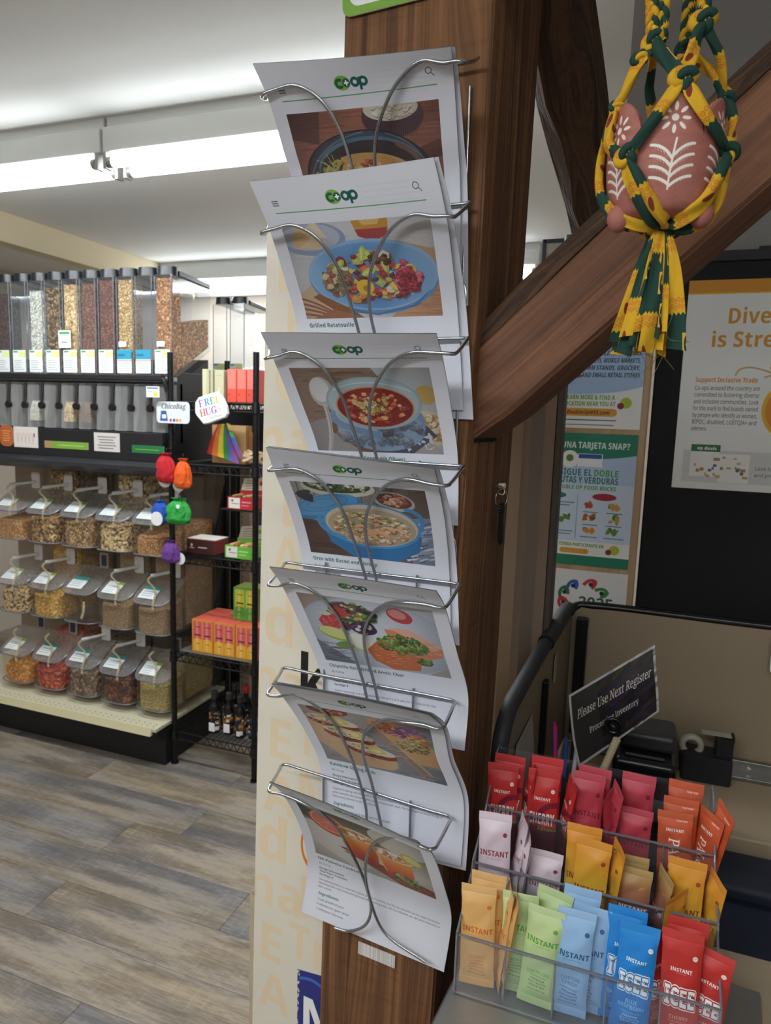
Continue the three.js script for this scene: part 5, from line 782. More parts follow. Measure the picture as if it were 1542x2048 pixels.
    const pos = [], uv = [], A = [], Bk = [], o = (nu + 1) * (nv + 1), at = (j, i) => j * (nu + 1) + i;
    for (const G of [rowsF, rowsB]) for (let j = 0; j <= nv; j++) for (let i = 0; i <= nu; i++) { pos.push(...G[j][i].toArray()); uv.push(i / nu, 1 - lerp(v0, v1, j / nv)); }
    for (let j = 0; j < nv; j++) for (let i = 0; i < nu; i++) { const a = at(j, i), b = at(j, i + 1), c = at(j + 1, i + 1), d = at(j + 1, i); A.push(a, d, c, a, c, b); Bk.push(o + a, o + c, o + d, o + a, o + b, o + c); }
    for (let i = 0; i < nu; i++) { Bk.push(at(0, i), at(0, i + 1), o + at(0, i + 1), at(0, i), o + at(0, i + 1), o + at(0, i)); Bk.push(at(nv, i + 1), at(nv, i), o + at(nv, i), at(nv, i + 1), o + at(nv, i), o + at(nv, i + 1)); }
    const g = new THREE.BufferGeometry(); g.setAttribute('position', new THREE.Float32BufferAttribute(pos, 3)); g.setAttribute('uv', new THREE.Float32BufferAttribute(uv, 2)); g.setIndex([...A, ...Bk]); g.addGroup(0, A.length, 0); g.addGroup(A.length, Bk.length, 1); g.computeVertexNormals(); return g;
  };
  let n = 0;
  const ordinal = ['front', 'middle', 'back'];
  // kind, tier, x, top height, depth behind the tier's front panel, length, turn, roll, label, curl
  const pk = (k, tier, x, top, dz, len, turn, roll, label, curl = 0) => {
    const m = new THREE.Group(); m.name = numbered('drink_packet'); scene.add(m); n++;
    for (const [nm, a, b] of [['pouch', 0.075, 0.925], ['top_seal', 0, 0.075], ['bottom_seal', 0.925, 1]]) part(nm, geo(len, 50 + n, curl, a, b), mats[k], m);
    m.rotation.order = 'YXZ'; m.rotation.set(-0.1, turn, roll); m.position.set(x, Math.max(DY + FLOOR[tier] + 0.001, top - len * 0.985), DZ - tier * STEP - dz);
    tag(m, label, 'packet', 'drink mix packets in the clear holder');
  };
  const q = 1.25;
  // front tier
  pk('orange', 0, -0.1275, 1.066, 0.014, 0.116, 0.1, 0.03, 'front pale orange packet lettered ORANGE in the front tier');
  pk('orange', 0, -0.125, 1.082, 0.026, 0.124, 0.08, -0.02, 'blank orange packet rising just behind the packet lettered ORANGE');
  pk('orange', 0, -0.1075, 1.072, 0.03, 0.116, -q, 0.02, 'orange packet turned edge-on beside the packet lettered ORANGE');
  pk('orange', 0, -0.101, 1.07, 0.028, 0.115, -q - 0.1, -0.03, 'orange packet turned edge-on against the divider next to the lime packets');
  pk('lime', 0, -0.0615, 1.058, 0.012, 0.112, -0.05, -0.05, 'front light green LEMON-LIME packet, fully visible with both seals');
  pk('lime', 0, -0.083, 1.066, 0.022, 0.114, 0.06, 0.02, 'light green packet half hidden behind the front LEMON-LIME packet');
  pk('lime', 0, -0.064, 1.074, 0.036, 0.12, -0.1, -0.12, 'light green packet showing only its top corner at the back of its slot');
  pk('cotton', 0, -0.027, 1.07, 0.013, 0.118, 0.0, -0.03, 'front light blue COTTON CANDY packet');
  pk('cotton', 0, -0.0125, 1.072, 0.025, 0.118, -0.05, -0.03, 'light blue packet partly covered by the front COTTON CANDY packet');
  pk('cotton', 0, -0.024, 1.083, 0.037, 0.128, 0.0, -0.03, 'light blue packet of which only the top edge shows behind the COTTON CANDY ones');
  pk('blue', 0, 0.036, 1.073, 0.013, 0.12, 0.02, -0.04, 'front bright blue BLUE RASPBERRY packet');
  pk('blue', 0, 0.025, 1.08, 0.025, 0.126, 0.0, -0.02, 'bright blue packet showing its side print behind the BLUE RASPBERRY packet');
  pk('red', 0, 0.084, 1.078, 0.013, 0.124, -0.02, 0.02, 'front bright red CHERRY packet with the frosted white lettering');
  pk('red', 0, 0.087, 1.086, 0.026, 0.13, 0.0, 0.0, 'bright red packet whose striped seal shows above the front-tier CHERRY packet');
  pk('red', 0, 0.104, 1.062, 0.022, 0.108, -0.25, -0.06, 'bright red packet squeezed between the front-tier CHERRY packet and the side panel');
  pk('red', 0, 0.066, 1.06, 0.03, 0.106, 0.7, 0.08, 'bright red packet turned aside toward the bright blue packets');
  // middle tier
  pk('pink', 1, -0.125, 1.122, 0.014, 0.128, 0.08, 0.03, 'tall pale pink packet in the middle tier nearest the post');
  pk('pink', 1, -0.1065, 1.118, 0.03, 0.124, -q, 0.02, 'pale pink packet turned edge-on beside the tall pale pink one');
  pk('pink', 1, -0.1005, 1.108, 0.026, 0.118, -q - 0.05, -0.05, 'bent pale pink packet edge-on against the middle-tier divider');
  pk('pink', 1, -0.0685, 1.088, 0.016, 0.106, 0.0, -0.02, 'lower pale pink packet standing alone in the second slot of the middle tier');
  pk('yellow', 1, -0.018, 1.116, 0.014, 0.124, -0.03, -0.04, 'front golden yellow packet in the centre slot of the middle tier');
  pk('yellow', 1, -0.0255, 1.124, 0.026, 0.13, 0.0, 0.0, 'golden yellow packet with an orange top edge behind the front yellow one');
  pk('yellow', 1, 0.0035, 1.112, 0.03, 0.122, -q, -0.02, 'golden yellow packet turned edge-on next to the centre slot divider');
  pk('mauve', 1, 0.0305, 1.094, 0.015, 0.11, -0.02, -0.02, 'front brownish mauve packet with white lettering');
  pk('mauve', 1, 0.0285, 1.1, 0.028, 0.114, 0.0, 0.0, 'olive-topped mauve packet peeking out behind the front mauve one');
  pk('mauve', 1, 0.0575, 1.092, 0.03, 0.108, -q, 0.0, 'mauve packet turned edge-on in the slot beside the divider');
  pk('yellow', 1, 0.0855, 1.112, 0.024, 0.122, -0.05, -0.02, 'golden packet with a shadowed top in the end slot of the middle tier');
  pk('yellow', 1, 0.078, 1.084, 0.012, 0.098, 0.9, 0.02, 'golden packet curled sideways in front of the end slot packet', 1);
  pk('yellow', 1, 0.1085, 1.102, 0.03, 0.114, -q, -0.03, 'golden packet turned edge-on against the holder side panel');
  // back tier
  pk('cherry', 2, -0.1305, 1.151, 0.014, 0.124, 0.05, 0.03, 'front cherry lime packet nearest the post in the back tier');
  pk('cherry', 2, -0.128, 1.158, 0.026, 0.13, 0.0, 0.0, 'red packet top showing behind the cherry packet nearest the post');
  pk('cherry', 2, -0.1085, 1.152, 0.034, 0.124, -q, 0.0, 'red packet turned edge-on between the two cherry packets');
  pk('cherry', 2, -0.0815, 1.153, 0.014, 0.126, 0.0, 0.0, 'cherry lime packet whose full CHERRY lettering shows in the back tier');
  pk('cherry', 2, -0.08, 1.164, 0.028, 0.134, 0.0, 0.0, 'red packet top raised behind the fully lettered cherry packet');
  pk('cherry', 2, -0.058, 1.145, 0.03, 0.116, -q, -0.04, 'red packet turned edge-on beside the raspberry packets');
  pk('rasp', 2, -0.028, 1.16, 0.016, 0.13, 0.0, -0.01, 'tall raspberry red packet with dark lettering in the back tier centre');
  pk('rasp', 2, -0.024, 1.163, 0.028, 0.132, 0.0, -0.03, 'raspberry packet edge showing behind the tall centre one');
  pk('rasp', 2, -0.005, 1.15, 0.034, 0.12, -q, -0.1, 'raspberry packet turned edge-on beside the centre slot');
  pk('rasp', 2, 0.0295, 1.128, 0.014, 0.11, 0.0, -0.02, 'low raspberry packet standing in front of a taller folded one');
  pk('rasp', 2, 0.03, 1.162, 0.034, 0.138, 0.0, -0.02, 'tall folded raspberry packet behind the low raspberry packet');
  pk('rasp', 2, 0.0105, 1.14, 0.03, 0.114, q, 0.06, 'raspberry packet turned edge-on beside the low raspberry packet');
  pk('palo', 2, 0.0805, 1.134, 0.014, 0.116, 0.0, 0.04, 'front rust orange packet with upright PAL lettering');
  pk('palo', 2, 0.0825, 1.146, 0.026, 0.122, 0.0, 0.0, 'second rust orange packet behind the one lettered PAL');
  pk('palo', 2, 0.085, 1.162, 0.038, 0.134, 0.0, -0.02, 'rearmost and tallest rust orange packet above the one lettered PAL');
  pk('palo', 2, 0.1035, 1.142, 0.022, 0.118, -1.0, -0.05, 'rust orange packet turned sideways next to the holder side panel');
  pk('palo', 2, 0.111, 1.156, 0.032, 0.126, -1.2, -0.16, 'rust orange packet with a bent top sticking out beside the holder side');
}
// ---------------------------------------------------------------- bulk food gondola
const GX0 = -3.3, GX1 = -1.9, GW = GX1 - GX0, GC = (GX0 + GX1) / 2;
{
  const t = thing('bulk_gondola', 'long black bulk food shelving unit with a tan base deck and black sign panel', 'shelving', [GC, 0, -2.65]);
  const Z = (z) => z + 2.65;
  part('kick_plate', box(GW, 0.165, 0.46, 0, 0, Z(-2.66), 0.003), M.black, t);
  part('base_deck', box(GW + 0.004, 0.016, 0.54, 0, 0.184, Z(-2.635), 0.002), M.deck, t);
  part('price_rail', prismX([[Z(-2.352), 0.168], [Z(-2.362), 0.202], [Z(-2.37), 0.202], [Z(-2.37), 0.168]], GW - 0.02, -0.01, 0.0012), std(0xd9d0a8, 0.45), t);
  const holes = []; const r = rng(3); for (let i = 0; i < 90; i++) holes.push(new THREE.CylinderGeometry(0.003, 0.003, 0.0006, 6).translate(-GW / 2 + 0.04 + (i % 45) * 0.031, 0.2003, Z(-2.385 - Math.floor(i / 45) * 0.02)));
  part('deck_perforation', merge(holes), std(0x4a4636, 0.9), t);
  part('end_bracket', prismX([[Z(-2.372), 0.165], [Z(-2.372), 0.183], [Z(-2.9), 0.183], [Z(-2.9), 0.1], [Z(-2.42), 0.12]], 0.02, GW / 2 - 0.012, 0.001), M.black, t);
  for (let i = 0; i < 2; i++) part('shelf_bracket', prismX([[Z(-2.52), 0.575 + i * 0.36], [Z(-2.52), 0.6 + i * 0.36], [Z(-2.93), 0.6 + i * 0.36], [Z(-2.93), 0.5 + i * 0.36]], 0.012, GW / 2 + 0.006, 0.001), M.black, t);
  for (let i = 0; i < 3; i++) part('bin_guard', prismX([[Z(-2.80), 0.24 + i * 0.36], [Z(-2.93), 0.24 + i * 0.36], [Z(-2.93), 0.52 + i * 0.36], [Z(-2.90), 0.52 + i * 0.36]], 0.012, GW / 2 + 0.006, 0.001), M.black, t);
  part('back_panel', box(GW, 1.4, 0.02, 0, 0.1, Z(-2.95), 0.002), M.taupe, t);
  const slots = []; for (let i = 0; i < 50; i++) slots.push(plain(0.004, 0.014, 0.002, -0.015, 0.1 + i * 0.025, 0.0152));
  const ut = thing('slotted_upright', 'taupe slotted steel upright between the bulk bins and the wire shelf', 'upright', [GX1 + 0.105, 0, -2.94]); part('channel', box(0.055, 1.36, 0.03, 0, 0, 0, 0.002), M.taupe, ut); part('slot', merge(slots), M.black, ut).userData.kind = 'stuff';
  part('sign_panel', box(GW, 0.124, 0.02, 0, 1.37, Z(-2.448), 0.002), M.black, t); part('back_board', box(GW, 0.26, 0.02, 0, 1.45, Z(-2.572), 0.002), M.black, t);
  part('end_board', box(0.012, 0.4, 0.4, GW / 2 - 0.006, 1.36, Z(-2.7), 0.002), M.black, t);
  part('lip_shelf', prismX([[Z(-2.40), 1.352], [Z(-2.4), 1.335], [Z(-2.44), 1.31], [Z(-2.9), 1.31], [Z(-2.9), 1.37], [Z(-2.44), 1.37]], GW, 0, 0.002), std(0x2c2d30, 0.3), t);
  part('dispenser_bar', merge([box(GW, 0.024, 0.03, 0, 1.716, Z(-2.452), 0.004), tube([[GW / 2 - 0.01, 1.73, Z(-2.45)], [GW / 2 + 0.005, 1.715, Z(-2.45)], [GW / 2 + 0.012, 1.67, Z(-2.46)]], 0.01, 12, 8)]), M.black, t);
  part('dispenser_tray', prismX([[Z(-2.585), 1.72], [Z(-2.585), 1.68], [Z(-2.79), 1.69], [Z(-2.79), 1.83]], GW - 0.02, 0, 0.001), M.black, t);
}
// signs along the black panel
{
  const sg = (w, h, x, y, draw, label) => flat('hanging_sign', w, h, x, y, -2.4375, printed(canvasTex(256, Math.round(256 * h / w), draw)), label, 'sign');
  const lines = (g, w, h, n, col, x0 = 0.14, x1 = 0.86, y0 = 0.2, y1 = 0.8) => { g.fillStyle = col; for (let i = 0; i < n; i++) { const y = h * lerp(y0, y1, i / Math.max(1, n - 1)), a = w * (x0 + 0.04 * (i % 3)), b = w * (x1 - 0.05 * ((i * 2) % 3)); g.fillRect(a, y, b - a, Math.max(2, h * 0.045)); } };
  const o = flat('hanging_sign', 0.085, 0.098, -2.777, 1.452, -2.4375, printed(canvasTex(220, 256, (g, w, h) => { g.fillStyle = '#b4602c'; g.fillRect(0, 0, w, h); lines(g, w, h, 5, '#d9965c', 0.2, 0.8, 0.25, 0.7); })), 'brown orange rounded sign at the edge of the view on the black panel', 'sign'); o.geometry = card(0.085, 0.098, 0.0012, 0.036);
  sg(0.146, 0.095, -2.659, 1.45, (g, w, h) => { g.fillStyle = '#dcd4cc'; g.fillRect(0, 0, w, h); g.strokeStyle = '#c9a898'; g.lineWidth = 5; for (let i = 0; i < 5; i++) { g.beginPath(); g.moveTo(30 + i * 40, h * 0.3); g.lineTo(44 + i * 40, h * 0.75); g.lineTo(56 + i * 40, h * 0.3); g.stroke(); } g.fillStyle = '#5a4a44'; g.fillRect(210, 50, 14, 30); }, 'pale sign with thin scribbled letters on the black panel');
  sg(0.252, 0.032, -2.422, 1.423, (g, w, h) => { g.fillStyle = '#79a33a'; g.fillRect(0, 0, w, h); g.fillStyle = '#a88a5c'; g.fillRect(0, 0, 44, h); lines(g, w, h, 1, '#d8e4a8', 0.3, 0.9, 0.5, 0.5); }, 'light green strip sign with a brown end on the black panel');
  sg(0.14, 0.082, -2.193, 1.446, (g, w, h) => { g.fillStyle = '#cfc9c4'; g.fillRect(0, 0, w, h); lines(g, w, h, 5, '#5a5652'); }, 'light grey sign of five text lines on the black panel');
  sg(0.168, 0.033, -1.974, 1.424, (g, w, h) => { g.fillStyle = '#1f6f3c'; g.fillRect(0, 0, w, h); lines(g, w, h, 1, '#b8d44a', 0.1, 0.85, 0.5, 0.5); }, 'dark green strip sign on the black panel next to the wire shelf');
}
// textures of loose food
const pieces = (cols, s0, s1, seed, n = 900, bg = cols[0], ratio = 0.7) => canvasTex(256, 256, (g, w, h) => { const r = rng(seed); g.fillStyle = bg; g.fillRect(0, 0, w, h); for (let i = 0; i < n; i++) { const x = r() * w, y = r() * h, s = s0 + (s1 - s0) * r(), a = r() * 3, c = cols[Math.floor(r() * cols.length)]; g.fillStyle = 'rgba(30,18,8,.45)'; g.beginPath(); g.ellipse(x + 1, y + 1.6, s + 1, s * ratio + 1, a, 0, 6.3); g.fill(); g.fillStyle = c; g.beginPath(); g.ellipse(x, y, s, s * ratio, a, 0, 6.3); g.fill(); g.fillStyle = 'rgba(255,240,215,.2)'; g.beginPath(); g.ellipse(x - s * 0.2, y - s * 0.25, s * 0.45, s * 0.3, a, 0, 6.3); g.fill(); } });
const foodMat = (t) => std(0xffffff, 0.75, { map: t, bumpMap: t, bumpScale: 0.004 });
const FM = {
  chocolate: foodMat(pieces(['#3a2420', '#2c1a18', '#4a302a'], 9, 14, 1)), white: foodMat(pieces(['#e8e6d6', '#d8d8c4', '#f0eee2'], 7, 11, 2, 900, '#b8b8a4')), trail: foodMat(pieces(['#7a5a34', '#4a3422', '#a88450', '#33261c'], 7, 13, 3)),
  almond: foodMat(pieces(['#d8b47c', '#c49c60', '#e8cc9c'], 9, 15, 4, 800, '#8a6434')), cocoa: foodMat(pieces(['#6e4634', '#5a3628', '#845640'], 6, 11, 5)), coffee: foodMat(pieces(['#6a3c2a', '#512c20', '#7c4a34'], 7, 11, 6)), oats: foodMat(pieces(['#d8b478', '#c89c5c', '#ecd09c', '#b88648'], 4, 8, 7, 1500)),
  granola: foodMat(pieces(['#c48a52', '#a86c38', '#dca870', '#8a5428'], 5, 11, 8, 1200)), nutmix: foodMat(pieces(['#c8a064', '#6a4a2c', '#e0c48c', '#3c2a20', '#a87844'], 8, 17, 9, 520)), walnut: foodMat(pieces(['#b08a5c', '#8c6840', '#cdb080', '#6e4e30'], 8, 15, 10, 520)), cashew: foodMat(pieces(['#e0c08c', '#cca468', '#eed6aa', '#5a4a30'], 9, 17, 11, 420)),
  peanut: foodMat(pieces(['#c68c54', '#a8703c', '#d8a870'], 7, 12, 12, 800)), crisps: foodMat(pieces(['#d8a84c', '#c8923c', '#e8c070'], 8, 16, 13, 500)), fruit: foodMat(pieces(['#b03a34', '#c4503c', '#8c2a2c', '#d0744c'], 12, 26, 14, 260)), dates: foodMat(pieces(['#6a3a26', '#4a2a1e', '#8a5030', '#35201a'], 12, 24, 15, 260)),
  fig: foodMat(pieces(['#8a7460', '#6c5646', '#b09a80', '#584438'], 12, 22, 16, 260)), sugar: foodMat(pieces(['#d2b184', '#c4a272', '#e0c094'], 2, 3, 17, 4000)), yeast: foodMat(pieces(['#f0d884', '#e4c870', '#f8e49c'], 2, 3.4, 18, 3600)), mango: foodMat(pieces(['#d08a3c', '#b8702c', '#e0a458'], 12, 26, 19, 240)),
};
const labelTex = canvasTex(128, 160, (g, w, h) => { g.fillStyle = '#e6eae8'; g.fillRect(0, 0, w, h); g.fillStyle = '#dde89a'; g.fillRect(58, 8, 70, 44); g.fillStyle = '#4f9a6a'; g.fillRect(6, 6, 44, 12); g.fillStyle = '#8f9a98'; for (const y of [74, 88, 104, 122, 138]) g.fillRect(12, y, 96 - (y % 3) * 12, 4); });
const labelTex2 = canvasTex(128, 160, (g, w, h) => { g.fillStyle = '#e8eaea'; g.fillRect(0, 0, w, h); g.fillStyle = '#2f93b0'; g.fillRect(0, 0, w, 66); g.fillStyle = '#1c6f8c'; g.fillRect(8, 28, 60, 16); g.fillStyle = '#d8645a'; g.fillRect(0, 72, w, 6); g.fillStyle = '#8f9a98'; for (const y of [92, 108, 128, 142]) g.fillRect(12, y, 92, 4); });
const LB = [printed(labelTex, 0.5), printed(labelTex2, 0.5)];
const capGrey = std(0x24282d, 0.3), leverMat = std(0x101012, 0.4);
function dispenser(x, z, name, label, mat, fill, kind, sideFill, pour) {
  const W = 0.092, t = thing(name, label, 'dispenser', [x, 1.498, z], 0, 'clear gravity dispensers along the top of the bulk shelving');
  const prof = [[0, 0.66], [-0.28, 0.645], [-0.28, 0.37], [-0.03, 0.235], [0, 0.235]];
  part('hopper', prismX(prof, W, 0, 0.004), M.tower, t);
  part('cap', merge([new THREE.CylinderGeometry(0.043, 0.0445, 0.036, 28).scale(1, 1, 0.8).translate(0, 0.676, -0.034), prismX([[-0.06, 0.66], [-0.06, 0.682], [-0.284, 0.668], [-0.284, 0.646]], W - 0.006, 0, 0.003)]), capGrey, t);
  if (mat) part('food', metricUV(prismX([[-0.006, 0.24], [-0.006, 0.235 + fill], [-0.066, 0.235 + fill - 0.01], [-0.07, 0.29], [-0.03, 0.25]], W - 0.012, 0, 0.003), 5), mat, t);
  if (mat && sideFill) part('side_food', metricUV(prismX([[-0.072, 0.275], [-0.072, 0.42], [-0.14, 0.48], [-0.27, 0.51], [-0.27, 0.385]], W - 0.012, 0, 0.003), 5), mat, t);
  const lb = part('price_label', card(0.078, 0.1, 0.001, 0.004).translate(-0.004, 0.3, 0.003), LB[kind], t);
  part('front_rib', merge([rod([-W / 2 + 0.004, 0.24, 0.001], [-W / 2 + 0.004, 0.655, 0.001], 0.002, 6), rod([W / 2 - 0.004, 0.24, 0.001], [W / 2 - 0.004, 0.655, 0.001], 0.002, 6)]), M.edge, t);
  part('collar', box(W - 0.006, 0.022, 0.05, 0, 0.214, -0.012, 0.006), phys({ color: 0xb9bcc0, transmission: 0.5, roughness: 0.25, thickness: 0 }), t);
  part('chute', prismX([[0.02, 0.205], [0.03, 0.19], [0.036, 0.0], [-0.03, 0.0], [-0.05, 0.1], [-0.05, 0.205]], W * 0.74, -0.004, 0.004), M.chute, t);
  if (pour) part('chute_food', metricUV(prismX([[0.008, 0.12], [0.026, 0.075], [0.026, 0.03], [-0.02, 0.03], [-0.04, 0.12]], W * 0.62, -0.004, 0.003), 9), pour, t);
  part('lever', merge([new THREE.CylinderGeometry(0.016, 0.016, 0.014, 16).rotateX(Math.PI / 2).translate(-W / 2 + 0.004, 0.1, 0.04), rod([-W / 2 + 0.004, 0.1, 0.042], [-W / 2 + 0.004, 0.2, 0.03], 0.006, 8)]), leverMat, t);
  return t;
}
{
  const list = [['chocolate', 0.37, 0, 'dispenser of dark chocolate pieces at the edge of the view'], [null, 0, 0, 'empty clear dispenser between the dark chocolate and the white beans'], ['white', 0.38, 0, 'dispenser filled with white pieces'], ['trail', 0.39, 0, 'dispenser of mixed dark and golden seeds'], ['almond', 0.4, 0, 'dispenser of pale golden cereal with a small white tag on its front'], ['cocoa', 0.4, 0, 'dispenser of matte brown cocoa cereal beside the pale golden one'], ['coffee', 0.41, 0, 'dispenser of reddish brown pieces beside the blue-labelled oats'], ['oats', 0.41, 1, 'dispenser of golden oats with a blue topped label'], [null, 0, 1, 'empty clear dispenser with a blue topped label'], ['granola', 0.41, 0, 'end dispenser of granola whose sloped side shows above the wire shelf']];
  list.forEach(([f, h, k, label], i) => dispenser(-2.829 + i * 0.1002, -2.49, 'gravity_dispenser', label, f && FM[f], h, k, i === 9, [2, 4, 5].includes(i) ? FM[f] : null));
  const tag1 = thing('price_tag', 'small white price tag with a green top fixed on the pale golden dispenser', 'tag', [-2.452, 1.856, -2.479]);
  part('card', card(0.07, 0.077, 0.0015, 0.002).translate(0, 0.0385, 0), printed(canvasTex(90, 100, (g) => { g.fillStyle = '#eceeec'; g.fillRect(0, 0, 90, 100); g.fillStyle = '#3f9a5c'; g.fillRect(6, 8, 76, 14); g.fillStyle = '#8a8f90'; g.fillRect(24, 64, 40, 8); })), tag1); part('clip', box(0.02, 0.012, 0.006, 0, 0.07, -0.004), M.edge, tag1);
  for (const [i, x] of [[0, -2.141], [1, -1.94]]) flat('price_tag', 0.04, 0.022, x, 1.872, -2.4885, M.white, i ? 'tiny white tag above the label of the end granola dispenser' : 'tiny white tag above the blue label of the oats dispenser', 'tag');
  const rear = thing('rear_shelving', 'dark shelving behind the bulk bins that carries the two distant dispensers', 'shelving', [-2.4, 0, -3.36]); part('body', box(0.95, 1.44, 0.3, 0, 0, 0, 0.004), M.black, rear); part('top_rail', box(0.95, 0.055, 0.05, 0, 1.44, 0.1, 0.004), M.charcoal, rear);
  dispenser(-2.13, -3.22, 'gravity_dispenser', 'distant empty dispenser seen behind the wire shelf, the nearer of two', null, 0, 0); dispenser(-2.025, -3.22, 'gravity_dispenser', 'distant empty dispenser beside the cardboard display, end one of two', null, 0, 0);
}
// scoop bins
const dShape = (w, d, off = 0) => { const s = new THREE.Shape(), hw = w / 2 - off, n = 14; s.moveTo(-hw, d); for (let i = 0; i <= n; i++) { const a = Math.PI - i / n * Math.PI, c = Math.cos(a), sn = Math.sin(a); s.lineTo(Math.sign(c) * Math.pow(Math.abs(c), 0.55) * hw, off - 0.0 + 0.06 - Math.pow(Math.abs(sn), 0.8) * (0.06 - off)); } s.lineTo(hw, d); s.closePath(); return s; };
const shear = (g, y0, k, from) => { const p = g.attributes.position; for (let i = 0; i < p.count; i++) if (p.getY(i) > from) p.setY(i, p.getY(i) + Math.max(0, -p.getZ(i)) * k); g.computeVertexNormals(); return g; };
const dBlock = (w, d, h, off, y) => new THREE.ExtrudeGeometry(dShape(w, d, off), { depth: h, bevelEnabled: true, bevelSize: 0.002, bevelThickness: 0.002, bevelOffset: -0.002, bevelSegments: 1 }).rotateX(-Math.PI / 2).translate(0, y, 0);
const BG = { body: shear(dBlock(0.188, 0.15, 0.136, 0, 0.002), 0, 0.62, 0.1), tower: prismX([[-0.145, 0.002], [-0.145, 0.345], [-0.4, 0.345], [-0.4, 0.002]], 0.186, 0, 0.006), lid: shear(dBlock(0.192, 0.155, 0.006, -0.002, 0.139), 0, 0.62, 0), rim: shear(tube([...Array(19)].map((_, i) => { const a = Math.PI - i / 18 * Math.PI, c = Math.cos(a), s = Math.sin(a); return [Math.sign(c) * Math.pow(Math.abs(c), 0.55) * 0.097, 0.141, -(0.06 - Math.pow(s, 0.8) * 0.064)]; }), 0.0035, 40, 7), 0, 0.62, 0), foot: shear(tube([...Array(19)].map((_, i) => { const a = Math.PI - i / 18 * Math.PI, c = Math.cos(a), s = Math.sin(a); return [Math.sign(c) * Math.pow(Math.abs(c), 0.55) * 0.094, 0.004, -(0.06 - Math.pow(s, 0.8) * 0.062)]; }), 0.003, 40, 6), 0, 0, 9) };
const lidLabel = [canvasTex(128, 96, (g) => { g.fillStyle = '#e4eae8'; g.fillRect(0, 0, 128, 96); g.fillStyle = '#8fb84a'; g.fillRect(84, 0, 44, 22); g.fillStyle = '#a8b2b0'; for (const y of [34, 50, 66, 80]) g.fillRect(10, y, 70, 4); }), canvasTex(128, 96, (g) => { g.fillStyle = '#dde2e2'; g.fillRect(0, 0, 128, 96); g.fillStyle = '#3f8f8c'; g.fillRect(0, 0, 128, 26); g.fillStyle = '#9aa4a4'; for (const y of [40, 56, 72]) g.fillRect(12, y, 86, 5); })].map((m) => printed(m, 0.45));
const plateMat = std(0xc9c4bf, 0.4), handleMat = std(0xcfcfcc, 0.35), cordMat = std(0xd9cda6, 0.6), plateDark = std(0x8a8683, 0.4);
function scoopBin(c, row, f, level, back, label, o = {}) {
  const t = thing('scoop_bin', label, 'bin', [-2.812 + c * 0.2045, 0.2 + [0.755, 0.395, 0.038][row], -2.44], 0, 'scoop bins in three rows under the dispensers');
  part('body', BG.body, M.bin, t); part('tower', BG.tower, M.bin, t); const lid = part('lid', BG.lid, M.binLid, t); part('lid_rim', BG.rim, M.edge, lid); part('foot_rim', BG.foot, M.edge, t);
  if (f) {
    const g = dBlock(0.176, 0.14, level, 0.006, 0.004), p = g.attributes.position; for (let i = 0; i < p.count; i++) if (p.getY(i) > level * 0.8) p.setY(i, p.getY(i) + (fbm(p.getX(i) * 30 + c * 9, p.getZ(i) * 30 + row * 5, 3, 2) - 0.5) * 0.03 - p.getZ(i) * 0.25);
    g.computeVertexNormals(); part('food', metricUV(g, 7, 7, c * 0.3, row * 0.37), FM[f], t);
  }
  if (back) part('tower_food', metricUV(box(0.172, back, 0.22, 0, 0.006, -0.27, 0.01), 7, 7, c * 0.4, row * 0.2), FM[f], t);
  const lb = part('lid_label', card(0.088, 0.075, 0.0012, 0.004), lidLabel[o.teal ? 1 : 0], lid); lb.rotation.x = -Math.PI / 2 + Math.atan(0.62); lb.position.set(-0.028, 0.139 + 0.0085 + 0.053 * 0.62, -0.053);
  if (o.plate !== 0) { const pl = part('scoop_plate', card(0.052, 0.078, 0.004, 0.009).translate(0.048, 0.278, -0.1435), o.open ? plateDark : plateMat, t); if (o.open) part('plate_window', card(0.03, 0.052, 0.001, 0.005).translate(0.048, 0.278, -0.139), M.charcoal, pl); }
  if (!o.open) part('scoop_handle', merge([rod([0.046, 0.27, -0.138], [0.0, 0.262, -0.075], 0.0075, 10), rod([0.0, 0.262, -0.075], [-0.018, 0.259, -0.05], 0.009, 10)]), handleMat, t);
  if (o.cord !== 0) { // coiled cord drawn as a helix along its own path
    const P = (o.drop ? [[0.056, 0.11, 0.004], [0.06, 0.07, 0.012], [0.048, 0.03, 0.014]] : [[-0.012, 0.262, -0.052], [-0.026, 0.24, -0.04], [0.004, 0.205, -0.045], [0.02, 0.18, -0.03], [0.028, 0.152, -0.004], [0.036, 0.118, 0.008]]).map((p) => V(...p)), cv = new THREE.CatmullRomCurve3(P), pts = [];
    for (let i = 0; i <= 110; i++) { const s = i / 110, p = cv.getPointAt(s), a = s * (o.drop ? 9 : 20) * 6.283; pts.push([p.x + Math.cos(a) * 0.0042, p.y + Math.sin(a) * 0.0025, p.z + Math.sin(a) * 0.0042]); }
    part('coiled_cord', tube(pts, 0.0022, 150, 5), cordMat, t);
  }
  return t;
}
